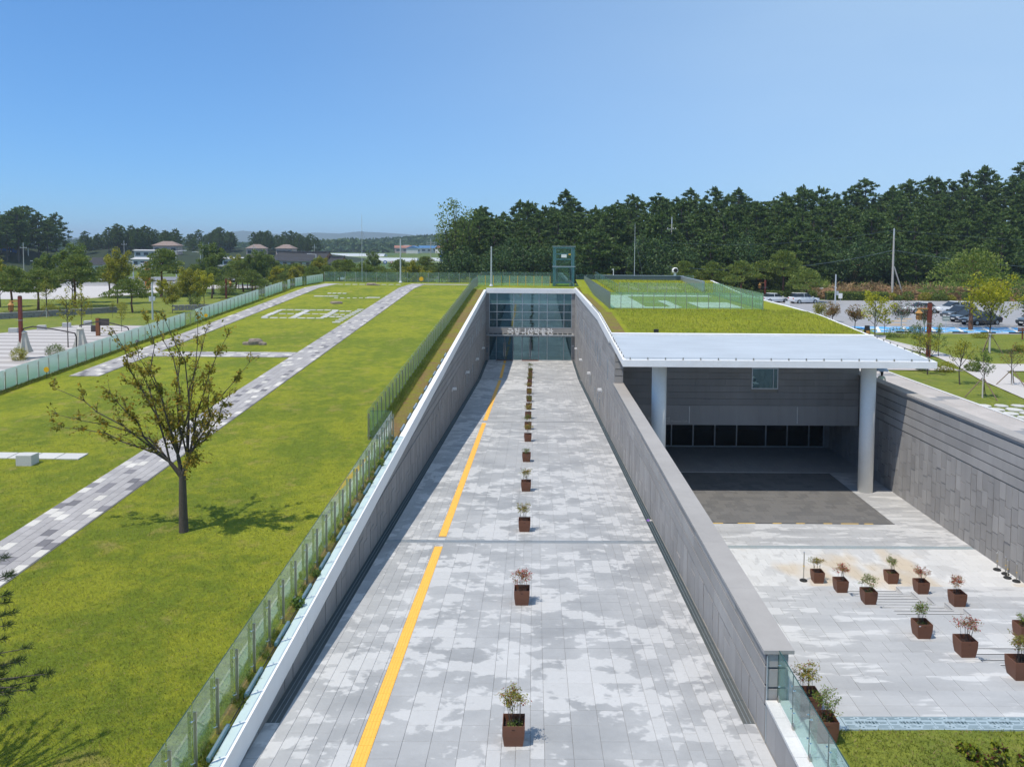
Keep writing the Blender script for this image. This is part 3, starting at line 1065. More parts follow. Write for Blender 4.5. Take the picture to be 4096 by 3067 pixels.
# right court wall
wr = thing('court_wall', 'tall grey granite wall with recessed courses on the right of the sunken court', 'wall', (21, 34, 0))
MB().box(20.9, 21.35, 14.0, 56.0, -0.2, 5.9).build('wall_core', 'joint', wr)
clad(wr, 20.9, -1, 24.0, 55.0, lambda y: 0.0, lambda y: 3.80 if y < 49.9 else 2.68, 0.46, 0.77, mat='wall', jit=0.03)
bands(wr, 20.9, -1, 24.0, 50.0, 3.86, 0.47, 4, 2.2, mat='wall')
MB().box(20.86, 20.9, 24.0, 50.0, 5.74, 5.9).build('top_course', 'wall', wr)
y = 14.0
while y < 56:
    e = min(y + 2.6, 56)
    MB().box(20.76, 21.42, y + 0.003, e - 0.003, 5.905, 6.03).build('coping', 'coping_g', wr)
    y = e

# ------------------------------------------------------------------ museum building
mus = thing('museum_building', 'sunken grey stone museum with glass entrance, green roof and white canopy', 'museum', (0, FACADE_Y, 0))
# wall along the right of the ramp
MB().box(5.03, 5.55, 48.26, 96.4, -0.2, 7.6).build('side_wall', 'wall_dk', mus)
sw = MB().box(5.028, 5.03, 48.28, 96.2, 0, 0.02).build('side_cladding', 'wall', mus)
clad(sw, 5.026, -1, 48.3, FACADE_Y - 0.02, lambda y: ramp_z(y) - 0.05, lambda y: 4.38, 0.613, 1.3, mat='wall', most=300)
bands(sw, 5.026, -1, 48.3, FACADE_Y - 0.02, 4.44, 0.43, 9, 2.9, mat='wall', proud=0.05)
for k in range(5):
    MB().box(4.985, 5.50, 48.2, 48.258, 5.70 + 0.43 * k, 5.70 + 0.43 * k + 0.375).build('end_stone', 'wall', mus)
for yy, zt, zb in ((89.6, 6.45, 5.08), (84.5, 6.47, 5.08), (82.4, 6.46, 5.09), (80.2, 6.46, 5.1), (75.05, 6.46, 5.1), (72.0, 6.46, 5.1), (68.9, 6.5, 5.11), (63.3, 6.49, 5.14), (60.85, 6.52, 5.18), (58.55, 6.52, 5.18), (52.45, 6.54, 5.2),
                   (68.8, 2.65, 1.9), (63.1, 2.65, 1.9), (60.8, 2.67, 1.98), (58.6, 2.65, 1.96), (91.6, 2.74, 0.8), (84.6, 2.6, 1.96)):
    x0 = FACE_R - 0.01
    w = MB()
    for (a, b, c, d) in ((yy - 0.13, yy - 0.10, zb, zt), (yy + 0.10, yy + 0.13, zb, zt), (yy - 0.13, yy + 0.13, zt, zt + 0.03), (yy - 0.13, yy + 0.13, zb - 0.04, zb)):
        w.box(x0 - 0.03, x0 + 0.03, a, b, c, d)
    wo = w.build('slit_window', 'alu', mus)
    MB().box(x0 - 0.016, x0 + 0.02, yy - 0.1, yy + 0.1, zb, zt).build('pane', 'window', wo)

# entrance front
FX0, FX1 = -5.43, 4.60
for k in range(19):
    a = 0.0 + 0.43 * k
    if a + 0.4 > 8.2: break
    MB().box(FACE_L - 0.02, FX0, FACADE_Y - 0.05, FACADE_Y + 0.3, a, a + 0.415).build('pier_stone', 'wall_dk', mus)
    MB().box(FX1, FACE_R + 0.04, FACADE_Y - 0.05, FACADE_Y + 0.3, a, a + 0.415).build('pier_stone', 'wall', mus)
MB().box(FX0 + 0.01, FX1 - 0.01, FACADE_Y - 0.04, FACADE_Y + 0.3, 3.28, 3.98).build('sign_band', 'wall_smooth', mus)
hd = MB().box(-5.79, 4.92, FACADE_Y - 0.25, FACADE_Y + 0.35, 8.19, 8.76).build('head_fascia', 'white', mus)
# rooms behind the glass
MB().box(-5.4, 4.6, 103.5, 103.7, 0, 8.2).build('lobby_back_wall', 'mid_in', mus)
MB().box(-5.4, 4.6, FACADE_Y + 0.3, 103.5, -0.2, -0.01).build('lobby_floor', 'mid_in', mus)
MB().box(-5.4, 4.6, FACADE_Y + 0.35, 103.5, 8.2, 8.3).build('lobby_ceiling', 'mid_in', mus)
MB().box(-5.4, 4.6, FACADE_Y + 3.2, 103.5, 3.6, 3.9).build('lobby_gallery', 'mid_in', mus)
MB().box(-5.5, -5.4, FACADE_Y + 0.3, 103.5, 0, 8.2).box(4.6, 4.7, FACADE_Y + 0.3, 103.5, 0, 8.2).build('lobby_side_walls', 'mid_in', mus)
for xx in (1.9, 3.4):
    MB().tube((xx, 100.2, 0), (xx, 100.2, 8.2), 0.16, n=12).build('lobby_column', 'mid_in', mus)
W = FX1 - FX0
fr_v = [0, .092, .296, .40, .603, .705, .908, 1]
fr_h = [8.17, 6.86, 5.90, 4.94, 4.00]
for f in fr_v:
    x = FX0 + 0.03 + (W - 0.06) * f
    MB().box(x - 0.035, x + 0.035, FACADE_Y - 0.06, FACADE_Y + 0.06, 4.0, 8.18).build('mullion', 'alu', mus)
for z in fr_h:
    for f0, f1 in zip(fr_v[:-1], fr_v[1:]):
        x0 = FX0 + 0.03 + (W - 0.06) * f0 + 0.037; x1 = FX0 + 0.03 + (W - 0.06) * f1 - 0.037
        MB().box(x0, x1, FACADE_Y - 0.05, FACADE_Y + 0.05, z - 0.035, z + 0.035).build('transom', 'alu', mus)
for r in range(4):
    for f0, f1 in zip(fr_v[:-1], fr_v[1:]):
        x0 = FX0 + 0.03 + (W - 0.06) * f0 + 0.03; x1 = FX0 + 0.03 + (W - 0.06) * f1 - 0.03
        tl = random.uniform(-0.004, 0.004)
        MB().hexa([(x0, FACADE_Y - 0.008, fr_h[r + 1] + 0.03), (x1, FACADE_Y - 0.008 + tl, fr_h[r + 1] + 0.03), (x1, FACADE_Y + 0.008 + tl, fr_h[r + 1] + 0.03), (x0, FACADE_Y + 0.008, fr_h[r + 1] + 0.03),
                   (x0, FACADE_Y - 0.008 + tl, fr_h[r] - 0.03), (x1, FACADE_Y - 0.008, fr_h[r] - 0.03), (x1, FACADE_Y + 0.008, fr_h[r] - 0.03), (x0, FACADE_Y + 0.008 + tl, fr_h[r] - 0.03)]).build('pane', 'curtain_top' if r == 0 else 'curtain', mus)
# doors and side lights
fd = [0, .088, .19, .292, .40, .5, .602, .705, .906, 1]
isdoor = [0, 1, 1, 0, 1, 1, 0, 0, 0]
for k, (f0, f1) in enumerate(zip(fd[:-1], fd[1:])):
    x0 = FX0 + W * f0; x1 = FX0 + W * f1
    fr = MB()
    b = 0.06 if isdoor[k] else 0.035
    yo = 0.02 if isdoor[k] else 0.0
    y0, y1 = FACADE_Y - 0.05 - yo, FACADE_Y + 0.05
    fr.box(x0 + 0.003, x0 + b, y0, y1, 0.0, 2.92).box(x1 - b, x1 - 0.003, y0, y1, 0.0, 2.92)
    fr.box(x0 + b, x1 - b, y0, y1, 2.92 - b, 2.92).box(x0 + b, x1 - b, y0, y1, 0.0, 0.09 if isdoor[k] else 0.05)
    d = fr.build('door' if isdoor[k] else 'side_light', 'alu_dk' if isdoor[k] else 'alu', mus)
    MB().box(x0 + b, x1 - b, FACADE_Y - 0.006, FACADE_Y + 0.006, 0.05, 2.92 - b).build('pane', 'curtain', d)
    if isdoor[k]:
        hx = x1 - 0.12 if k in (1, 4) else x0 + 0.12
        MB().tube((hx, y0 - 0.06, 0.5), (hx, y0 - 0.06, 2.2), 0.02).tube((hx, y0, 0.7), (hx, y0 - 0.06, 0.7), 0.012).tube((hx, y0, 2.0), (hx, y0 - 0.06, 2.0), 0.012).build('handle', 'chrome', d)
MB().box(FX0 + W * .088, FX0 + W * .29, FACADE_Y - 0.5, FACADE_Y - 0.07, 0.003, 0.014).build('door_mat', 'rust', mus)
MB().box(FX0 + W * .40, FX0 + W * .602, FACADE_Y - 0.5, FACADE_Y - 0.07, 0.003, 0.014).build('door_mat', 'rust', mus)
# thin canopy ledge with brackets above the doors
MB().box(-5.72, 4.90, FACADE_Y - 0.85, FACADE_Y - 0.05, 3.06, 3.17).build('door_canopy', 'alu', mus)
for k in range(18):
    x = -5.55 + k * 0.605
    MB().hexa([(x - 0.03, FACADE_Y - 0.8, 3.172), (x + 0.03, FACADE_Y - 0.8, 3.172), (x + 0.03, FACADE_Y - 0.05, 3.172), (x - 0.03, FACADE_Y - 0.05, 3.172),
               (x - 0.03, FACADE_Y - 0.8, 3.21), (x + 0.03, FACADE_Y - 0.8, 3.21), (x + 0.03, FACADE_Y - 0.05, 3.36), (x - 0.03, FACADE_Y - 0.05, 3.36)]).build('canopy_bracket', 'concrete', mus)
MB().box(-5.75, -5.58, FACADE_Y - 0.10, FACADE_Y - 0.052, 0.95, 1.55).build('intercom', 'alu_dk', mus)
MB().box(4.68, 4.88, FACADE_Y - 0.07, FACADE_Y - 0.052, 1.75, 1.83).build('name_plate', 'white', mus)

# Hangul drawn from strokes in a unit cell
HG = {
    '국': [[(.2, .95), (.8, .95), (.8, .66)], [(.03, .55), (.97, .55)], [(.5, .55), (.5, .36)], [(.2, .3), (.8, .3), (.8, 0)]],
    '립': [[(.1, .95), (.55, .95), (.55, .77), (.1, .77), (.1, .57), (.6, .57)], [(.82, 1), (.82, .5)], [(.2, .4), (.2, 0), (.8, 0), (.8, .4)], [(.2, .2), (.8, .2)]],
    '익': ['o', (.3, .74, .21), [(.8, 1), (.8, .42)], [(.2, .32), (.8, .32), (.8, 0)]],
    '산': [[(.33, 1), (.33, .85), (.06, .48)], [(.33, .85), (.6, .48)], [(.76, 1), (.76, .36)], [(.76, .68), (1, .68)], [(.2, .36), (.2, .02), (.9, .02)]],
    '박': [[(.1, 1), (.1, .5), (.52, .5), (.52, 1)], [(.1, .75), (.52, .75)], [(.76, 1), (.76, .4)], [(.76, .72), (1, .72)], [(.2, .32), (.78, .32), (.78, 0)]],
    '물': [[(.22, 1), (.78, 1), (.78, .72), (.22, .72), (.22, 1)], [(.03, .58), (.97, .58)], [(.5, .58), (.5, .44)], [(.2, .38), (.8, .38), (.8, .19), (.2, .19), (.2, 0), (.84, 0)]],
    '관': [[(.1, .95), (.52, .95), (.52, .7)], [(.3, .74), (.3, .54)], [(.03, .52), (.64, .52)], [(.78, 1), (.78, .28)], [(.78, .64), (1, .64)], [(.2, .36), (.2, .02), (.9, .02)]],
    '뮤': [[(.22, 1), (.78, 1), (.78, .68), (.22, .68), (.22, 1)], [(.03, .5), (.97, .5)], [(.34, .5), (.34, .12)], [(.66, .5), (.66, .12)]],
    '지': [[(.06, .9), (.6, .9)], [(.34, .9), (.06, .35)], [(.34, .7), (.62, .35)], [(.85, 1), (.85, 0)]],
    '엄': ['o', (.28, .75, .2), [(.8, 1), (.8, .42)], [(.56, .72), (.8, .72)], [(.2, .32), (.8, .32), (.8, 0), (.2, 0), (.2, .32)]],
    '카': [[(.1, .85), (.55, .85), (.42, .15)], [(.1, .52), (.5, .52)], [(.78, 1), (.78, 0)], [(.78, .5), (1, .5)]],
    '페': [[(.03, .88), (.52, .88)], [(.03, .25), (.52, .25)], [(.17, .88), (.17, .25)], [(.38, .88), (.38, .25)], [(.56, .55), (.7, .55)], [(.7, .95), (.7, .05)], [(.92, 1), (.92, 0)]],
}


def glyph(mb, ch, P, w, h, st, dep):
    """P(u, v, d) maps cell coordinates (metres) and depth to space"""
    def seg(a, b):
        ax, ay, bx, by = a[0] * w, a[1] * h, b[0] * w, b[1] * h
        L = math.hypot(bx - ax, by - ay) or 1e-6
        ux, uy = (bx - ax) / L, (by - ay) / L
        ax -= ux * st / 2; ay -= uy * st / 2; bx += ux * st / 2; by += uy * st / 2
        nx, ny = -uy * st / 2, ux * st / 2
        q = [(ax - nx, ay - ny), (bx - nx, by - ny), (bx + nx, by + ny), (ax + nx, ay + ny)]
        mb.hexa([P(u, v, 0) for u, v in q] + [P(u, v, dep) for u, v in q])
    it = iter(HG[ch])
    for s in it:
        if s == 'o':
            cx, cy, r = next(it)
            pts = [(cx + r * math.cos(t) * 1.0, cy + r * math.sin(t)) for t in np.linspace(0, 2 * math.pi, 13)]
            for a, b in zip(pts[:-1], pts[1:]): seg(a, b)
        else:
            for a, b in zip(s[:-1], s[1:]): seg(a, b)


# big white letters above the doors
LW, LH = 0.66, 0.72
for i, ch in enumerate('국립익산박물관'):
    mb = MB()
    x0 = -3.14 + i * 0.795
    glyph(mb, ch, lambda u, v, d: (x0 + u, FACADE_Y - 0.78 - d, 3.24 + v), LW, LH, 0.092, 0.08)
    mb.build('letter', 'letter', mus, label='white Hangul letter of the museum name')

# roof edge along the ramp, canopy deck and columns
y = 51.2
for a, b in ((51.2, 56), (56, 61), (61, 70), (70, 79), (79, 88), (88, 96.2)):
    zf = (lambda y: roof_z(y)) if b <= 61 else (lambda y: 8.88)
    MB().slope_box(4.90, 5.14, a + 0.003, b - 0.003, zf, 0.56).build('roof_fascia', 'white', mus)
can = MB().slope_box(4.90, 22.2, 43.0, 51.2, roof_z, 0.37).build('canopy_slab', 'white', mus)
MB().slope_box(5.08, 22.02, 43.2, 50.85, lambda y: roof_z(y) + 0.012, 0.03).build('deck', 'deck', can)
MB().slope_box(5.0, 22.1, 50.9, 51.18, lambda y: roof_z(y) + 0.13, 0.12).build('upstand', 'white', can)
MB().slope_box(5.14, 22.0, 51.2, 98.6, lambda y: roof_z(51.2) - 0.25, 0.2).build('roof_slab', 'concrete', mus)
stub = MB()
for k in range(18):
    x = 5.3 + k * 0.97
    stub.box(x - 0.03, x + 0.03, 43.06, 43.12, roof_z(43.1) + 0.002, roof_z(43.1) + 0.13)
for k in range(26):
    yy = 43.8 + k * 0.95
    stub.box(4.97, 5.03, yy - 0.03, yy + 0.03, roof_z(yy) + 0.002, roof_z(yy) + 0.12)
for k in range(9):
    yy = 43.8 + k * 0.95
    stub.box(22.06, 22.12, yy - 0.03, yy + 0.03, roof_z(yy) + 0.002, roof_z(yy) + 0.12)
stub.build('lightning_studs', 'stainless', can, kind='stuff')
cb = MB()
zt = lambda y: roof_z(y) + 0.105
cb.path([(5.0, 67, zt(67)), (5.0, 61, zt(61)), (5.0, 43.1, zt(43.1)), (22.09, 43.1, zt(43.1)), (22.09, 51, zt(51))], 0.008, 4)
cb.build('lightning_cable', 'alu_dk', can)
for cx in (7.23, 19.30):
    MB().lathe(cx, 45.05, [(0.42, 0.0), (0.42, roof_z(45.05) - 0.36)], 40).build('column', 'column', mus, smooth=False)
for o in mus.children:
    if o.name.startswith('column'):
        me = o.data
        me.polygons.foreach_set('use_smooth', [abs(p.normal.z) < 0.5 for p in me.polygons])
# roof curb on the right and rear parapet
pts = [(51.2, 8.33), (61, 8.88), (67.7, 8.95), (82.6, 9.05), (98.6, 9.80)]
for (a, za), (b, zb) in zip(pts[:-1], pts[1:]):
    MB().slope_box(21.95, 22.2, a + 0.002, b - 0.002, lambda y, a=a, b=b, za=za, zb=zb: za + (zb - za) * (y - a) / (b - a), 0.55).build('roof_curb', 'white', mus)
MB().box(7.6, 18.6, 98.6, 98.9, 8.4, 10.28).build('rear_parapet', 'steel_dk', mus)
MB().box(18.3, 18.6, 86.0, 98.58, 8.4, 10.25).build('rear_parapet', 'alu', mus)
MB().box(7.55, 18.65, 98.56, 98.94, 10.285, 10.34).build('parapet_cap', 'alu', mus)

# cafe front below the canopy
MB().box(5.5, 20.84, 50.06, 50.4, 2.7, 8.0).build('cafe_wall', 'joint', mus)
a = 3.99
k = 0
while a < 7.6:
    x = 5.55 - (k % 2) * 0.9
    while x < 20.8:
        e = min(x + 1.9, 20.82)
        if not (13.9 < (max(x, 5.55) + e) / 2 < 15.65 and a > 4.9 and a < 6.4) or True:
            segs = [(max(x, 5.55), e)]
            if a + 0.42 > 5.02 and a < 6.38:
                segs = [q for q in ((max(x, 5.55), min(e, 13.93)), (max(x, 15.63), e)) if q[1] - q[0] > 0.05]
            for s0, s1 in segs:
                if s1 - s0 > 0.03: MB().box(s0 + 0.003, s1 - 0.003, 50.0 + random.uniform(0, 0.006), 50.06, a, a + 0.4).build('course_stone', 'wall_dk', mus)
        x += 1.9
    a += 0.42; k += 1
x = 5.55
while x < 20.8:
    e = min(x + 1.27, 20.82)
    MB().box(x + 0.003, e - 0.003, 49.985, 50.06, 2.7, 3.97).build('lintel_slab', 'wall_smooth', mus)
    x = e
wfr = MB().box(13.93, 14.0, 49.97, 50.05, 5.03, 6.4).box(15.56, 15.63, 49.97, 50.05, 5.03, 6.4).box(14.0, 15.56, 49.97, 50.05, 5.03, 5.1).box(14.0, 15.56, 49.97, 50.05, 6.33, 6.4).box(15.3, 15.34, 49.975, 50.045, 5.1, 6.33)
wo = wfr.build('cafe_window', 'alu', mus)
MB().box(14.0, 15.56, 50.0, 50.012, 5.1, 6.33).build('pane', 'curtain', wo)
for xx in (9.98, 16.9):
    MB().box(xx - 0.025, xx + 0.025, 49.93, 49.98, 2.82, 3.9).build('wall_light_bar', 'white_st', mus)
MB().box(5.5, 20.84, 50.4, 55.2, 2.68, 2.72).build('cafe_soffit', 'wall_smooth', mus)
mu = [8.2, 9.74, 11.27, 12.8, 14.34, 16.4, 17.91, 19.45, 20.49]
for x in mu:
    MB().box(x - 0.04, x + 0.04, 54.95, 55.05, 0, 2.68).build('cafe_mullion', 'alu', mus)
MB().box(5.6, 20.8, 54.94, 54.97, 0.0, 0.09).build('cafe_sill', 'alu', mus)
for a, b in zip([5.6] + mu[:-1], mu):
    MB().box(a + 0.04, b - 0.04, 54.99, 55.01, 0.05, 2.68).build('cafe_pane', 'cafe_glass', mus)
MB().box(20.53, 20.86, 54.9, 55.2, 0, 2.68).build('cafe_pier', 'wall_dk', mus)
ro = MB()
ro.box(5.5, 20.8, 60, 60.1, 0, 2.7).box(5.5, 20.8, 55.1, 60, -0.1, 0.0).box(5.5, 20.8, 55.1, 60, 2.72, 2.8).box(5.4, 5.5, 55.1, 60, 0, 2.7).box(20.8, 20.9, 55.1, 60, 0, 2.7)
ro.build('cafe_room', 'dark_in', mus)
# cafe lettering: Hangul and Latin
for i, ch in enumerate('뮤지엄카페'):
    mb = MB()
    x0 = 6.96 + i * 0.37
    glyph(mb, ch, lambda u, v, d: (x0 + u, 49.98 - d, 2.86 + v), 0.30, 0.32, 0.035, 0.02)
    mb.build('letter', 'stone_w', mus, label='pale Hangul letter of the cafe sign')


def latin(text, size, at, parent, mat, name='lettering', dep=0.01, rot=(math.pi / 2, 0, 0)):
    c = bpy.data.curves.new('t', 'FONT'); c.body = text; c.size = size; c.extrude = dep; c.resolution_u = 3
    o = bpy.data.objects.new('t', c); COL.objects.link(o)
    o.rotation_euler = rot
    dg = bpy.context.evaluated_depsgraph_get(); dg.update()
    me = bpy.data.meshes.new_from_object(o.evaluated_get(dg))
    me.transform(Matrix.Translation(Vector(at) - wloc(parent)) @ Matrix.Rotation(rot[2], 4, 'Z') @ Matrix.Rotation(rot[0], 4, 'X'))
    bpy.data.objects.remove(o); bpy.data.curves.remove(c)
    me.materials.clear(); me.materials.append(MT[mat])
    return new_obj(name, me, parent)


latin('Museum Cafe', 0.20, (8.80, 49.975, 2.87), mus, 'stone_w')

# green roof on the right
rg = []
grid_sheet('roof_lawn', 5.14, 21.95, 51.2, 98.6, lambda y: roof_z(y) + 0.03, 'grass_roof', 20, 60, 0.015)
MB().slope_box(5.15, 6.0, 51.3, 61, lambda y: roof_z(y) + 0.062, 0.05).build('mulch_bed', 'mulch', kind='structure')
MB().slope_box(5.15, 5.7, 61, 95, lambda y: 8.88 + 0.062, 0.05).build('mulch_bed', 'mulch', kind='structure')
# west and north faces of the building under the lawn
MB().slope_box(-29.75, -29.6, -8, 97, lambda y: lawn_z(y) - 0.1, 0, zb=2.0).build('west_wall', 'wall', mus)
MB().box(-29.75, -29.6, 97, 112, 2.0, 8.5).box(-29.75, 22.2, 112, 112.2, 2, 8.5).build('north_wall', 'wall', mus)
MB().box(21.5, 21.7, 56.1, 112, 3.5, 8.1).build('east_wall', 'wall', mus)

# ------------------------------------------------------------------ sunken court
court = tag(MB().box(5.42, 20.88, 24.0, 55.0, -0.3, -0.012).build('court_pavement', 'joint'), kind='structure')


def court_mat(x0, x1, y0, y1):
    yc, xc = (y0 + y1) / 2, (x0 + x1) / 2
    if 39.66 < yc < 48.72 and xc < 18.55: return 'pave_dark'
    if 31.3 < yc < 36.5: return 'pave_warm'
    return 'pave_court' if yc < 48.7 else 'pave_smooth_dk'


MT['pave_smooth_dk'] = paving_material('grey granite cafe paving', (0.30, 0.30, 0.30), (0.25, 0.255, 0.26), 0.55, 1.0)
cr = []
ys = list(np.arange(31.42, 36.3, 0.6)) + [36.32, 36.66] + list(np.arange(37.26, 39.4, 0.6)) + [39.66] + list(np.arange(40.26, 48.4, 0.6)) + [48.72] + list(np.arange(49.3, 55.0, 0.6))
for j, (a, b) in enumerate(zip(ys[:-1], ys[1:])):
    if 36.3 < (a + b) / 2 < 36.65: continue
    x = 5.45 - (j % 2) * 0.3
    while x < 20.86:
        e = min(x + 0.6, 20.87)
        for s0, s1 in (((max(x, 5.45), 18.55), (18.55, e)) if x < 18.55 < e and 39.6 < a < 48.6 else ((max(x, 5.45), e),)):
            if s1 - s0 > 0.04: cr.append((s0, s1, a, b))
        x += 0.6
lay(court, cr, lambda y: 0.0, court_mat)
t = thing('court_drain', 'blue grey drain grating crossing the court floor above the wide steps', 'drain', (13, 36.5, 0))
MB().box(5.45, 20.86, 36.33, 36.65, -0.09, -0.07).build('pit', 'pit', t)
for k in range(15):
    g = MB()
    a = 5.45 + k * 1.027
    for q in range(24):
        c = a + 1.02 * (q + 0.5) / 24
        g.box(c - 0.012, c + 0.012, 36.34, 36.64, -0.035, -0.006)
    g.box(a, a + 1.02, 36.335, 36.35, -0.03, 0).box(a, a + 1.02, 36.63, 36.645, -0.03, 0)
    g.build('grating_panel', 'drain_cover', t)
t = thing('threshold_strip', 'thin pale metal strip between dark paving and cafe floor', 'strip', (12, 48.7, 0))
for k in range(14):
    MB().box(5.46 + k * 0.935, 5.46 + k * 0.935 + 0.92, 48.67, 48.73, 0.001, 0.016).build('strip_piece', 'white_st', t)
t = thing('warning_strip', 'black and yellow warning strip along the edge of the dark court paving', 'strip', (12, 39.6, 0))
MB().box(5.46, 18.56, 39.60, 39.66, 0.001, 0.012).build('black_strip', 'black', t)
for a, b in ((9.2, 9.75), (10.5, 11.4), (12.3, 12.75), (13.5, 13.95), (14.9, 15.35), (15.8, 16.7), (17.0, 17.45)):
    MB().box(a, b, 39.598, 39.662, 0.0125, 0.016).build('yellow_piece', 'yellow2', t)

# wide steps rising towards the viewer, with a narrower stair cut in
RISE = PLAT_Z / 11
edge = {1: 31.42, 2: 30.17, 3: 28.93, 4: 27.68, 5: 26.44, 6: 25.2, 7: 22.76, 8: 21.45, 9: 20.25, 10: 18.97, 11: 17.70, 12: 16.69}
SX0, SX1 = 12.36, 14.85
steps = tag(MB().box(5.42, 20.88, 16.6, 31.40, -0.28, -0.1).build('wide_steps', 'joint'), kind='structure')
for k in range(1, 12):
    n, s_ = edge[k], edge[k + 1]
    z = RISE * k
    for (x0, x1) in ((5.42, SX0), (SX1, 20.88)) if k not in (6,) else ((5.42, 20.88),):
        if k == 11: x0, x1 = (5.42, 20.88) if x0 < 6 else (0, 0)
        if x1 <= x0: continue
        MB().box(x0, x1, s_, n - 0.02, z - RISE - 0.1, z - 0.062).build('step_body', 'white_st', steps)
        x = x0
        i = 0
        while x < x1 - 0.02:
            e = min(x + 0.62, x1)
            if x1 - e < 0.2: e = x1
            dep = n - s_
            parts = [(s_, n)] if dep < 1.4 else [(s_, s_ + dep / 2), (s_ + dep / 2, n)]
            if k == 11: parts = [(s_, s_ + 0.4), (s_ + 0.4, n)]
            for a, b in parts:
                new_obj('tread_slab', chamfer_mesh(e - x - 0.006, b - a - 0.006, 0.06, 0.006, 'pave_court'), steps, ((x + e) / 2, (a + b) / 2, z))
            x = e; i += 1
    if k not in (6, 11):
        h = (n - s_) / 2
        for q, (a, b, zz) in enumerate(((s_ + h, n, z - RISE / 2), (s_, s_ + h, z))):
            MB().box(SX0 + 0.003, SX1 - 0.003, a, b, zz - RISE - 0.1, zz).build('stair_tread', 'pave_court', steps)
            MB().box(SX0 + 0.02, SX1 - 0.02, b - 0.085, b - 0.055, zz + 0.0005, zz + 0.006).build('nosing_strip', 'black', steps)
            MB().box(SX0 + 0.02, SX1 - 0.02, b - 0.055, b - 0.012, zz + 0.0005, zz + 0.004).build('nosing_edge', 'white_st', steps)

# platform at the top with decorated drain covers, grass in front
cov = thing('drain_cover', 'blue grey cast drain cover with slots, petals and museum name beside the grass', 'drain cover', (12, 16.45, PLAT_Z))


def cover_panel(x0, y0, L, Wd, z, parent, rot=False):
    def P(u, v, d):
        return (x0 + u, y0 + v, z + d) if not rot else (x0 + v, y0 + L - u, z + d)
    b = MB().hexa([P(0.004, 0, -0.05), P(L - 0.004, 0, -0.05), P(L - 0.004, Wd, -0.05), P(0.004, Wd, -0.05), P(0.004, 0, 0), P(L - 0.004, 0, 0), P(L - 0.004, Wd, 0), P(0.004, Wd, 0)])
    o = b.build('cover_plate', 'drain_cover', parent)
    g = MB()
    def q(u0, u1, v0, v1):
        g.hexa([P(u0, v0, 0.0005), P(u1, v0, 0.0005), P(u1, v1, 0.0005), P(u0, v1, 0.0005), P(u0, v0, 0.003), P(u1, v0, 0.003), P(u1, v1, 0.003), P(u0, v1, 0.003)])
    s = L / 0.97
    for (u0, u1, v) in ((.02, .28, .42), (.06, .20, .385), (.06, .28, .35), (.40, .64, .42), (.40, .56, .385), (.56, .68, .35), (.75, .95, .42), (.78, .93, .385), (.76, .95, .35),
                        (.04, .20, .255), (.06, .18, .215), (.76, .94, .255), (.78, .92, .215),
                        (.02, .20, .13), (.05, .22, .09), (.03, .30, .05), (.42, .56, .13), (.44, .60, .09), (.66, .92, .05), (.68, .90, .09), (.72, .95, .13)):
        q(u0 * s, u1 * s, v - 0.006, v + 0.006)
    for (u, v) in ((.33, .40), (.70, .41), (.30, .11), (.62, .10), (.97, .36), (.36, .07)):
        for a in (0.3, 1.4, 2.6):
            c0, s0 = math.cos(a) * 0.028, math.sin(a) * 0.028
            p = [(u * s - s0 * .3, v - c0 * .3), (u * s + c0, v - s0), (u * s + s0 * .3 + c0 * .6, v + c0 * .5), (u * s - c0 * .3, v + s0)]
            g.hexa([P(*w, 0.0005) for w in p] + [P(*w, 0.003) for w in p])
    for i, ch in enumerate('국립익산박물관'):
        glyph(g, ch, lambda a, b_, d: P((0.25 + i * 0.073) * s + a, 0.195 + b_, 0.0005 + d), 0.058, 0.085, 0.011, 0.003)
    g.build('slots', 'groove', o)


x = 6.75
k = 0
while x < 20.0:
    if x < 17: cover_panel(x, 16.23, 0.968, 0.455, PLAT_Z - 0.005, cov)
    else: MB().box(x, x + 0.96, 16.23, 16.685, PLAT_Z - 0.05, PLAT_Z - 0.005).build('cover_plate', 'drain_cover', cov)
    x += 0.968
for y in (14.55, 13.58, 12.6):
    cover_panel(5.82, y, 0.968, 0.46, PLAT_Z - 0.005, cov, True)
MB().box(5.82, 6.74, 16.23, 16.685, PLAT_Z - 0.2, PLAT_Z - 0.006).box(5.82, 6.28, 15.52, 16.225, PLAT_Z - 0.2, PLAT_Z - 0.006).build('corner_plate', 'drain_cover', cov)
MB().box(5.45, 5.815, 15.52, 16.685, PLAT_Z - 0.2, PLAT_Z - 0.008).build('edge_slab', 'white_st', cov)
grid_sheet('lawn', 6.29, 24.2, 6.0, 16.225, lambda y: PLAT_Z - 0.02 - (0.03 if y < 15 else 0), 'grass_rt', 30, 16, 0.02)
grid_sheet('lawn', 5.45, 6.29, 6.0, 12.6, lambda y: PLAT_Z - 0.03, 'grass_rt', 3, 6, 0.0)

# low granite parapet with glass rail in line with the divider wall
lp = thing('low_parapet', 'low pale granite parapet carrying glass rail beside the ramp top', 'wall', (5.1, 16, 3.6))
MB().box(5.01, 5.40, 6.0, 16.18, 3.2, 4.53).build('parapet_core', 'white_st', lp)
y = 8.1
while y < 16.1:
    e = min(y + 0.62, 16.18)
    MB().box(4.985, 5.009, y + 0.004, e - 0.004, 3.5, 4.50).build('face_slab', 'wall_smooth', lp)
    MB().box(4.95, 5.19, y + 0.003, e - 0.003, 4.534, 4.60).build('cap_slab', 'white_st', lp)
    MB().box(5.193, 5.45, y + 0.003, e - 0.003, 4.534, 4.60).build('cap_slab', 'white_st', lp)
    y = e
MB().box(5.401, 5.79, 6.0, 15.5, 3.6, PLAT_Z).build('ledge', 'white_st', lp)


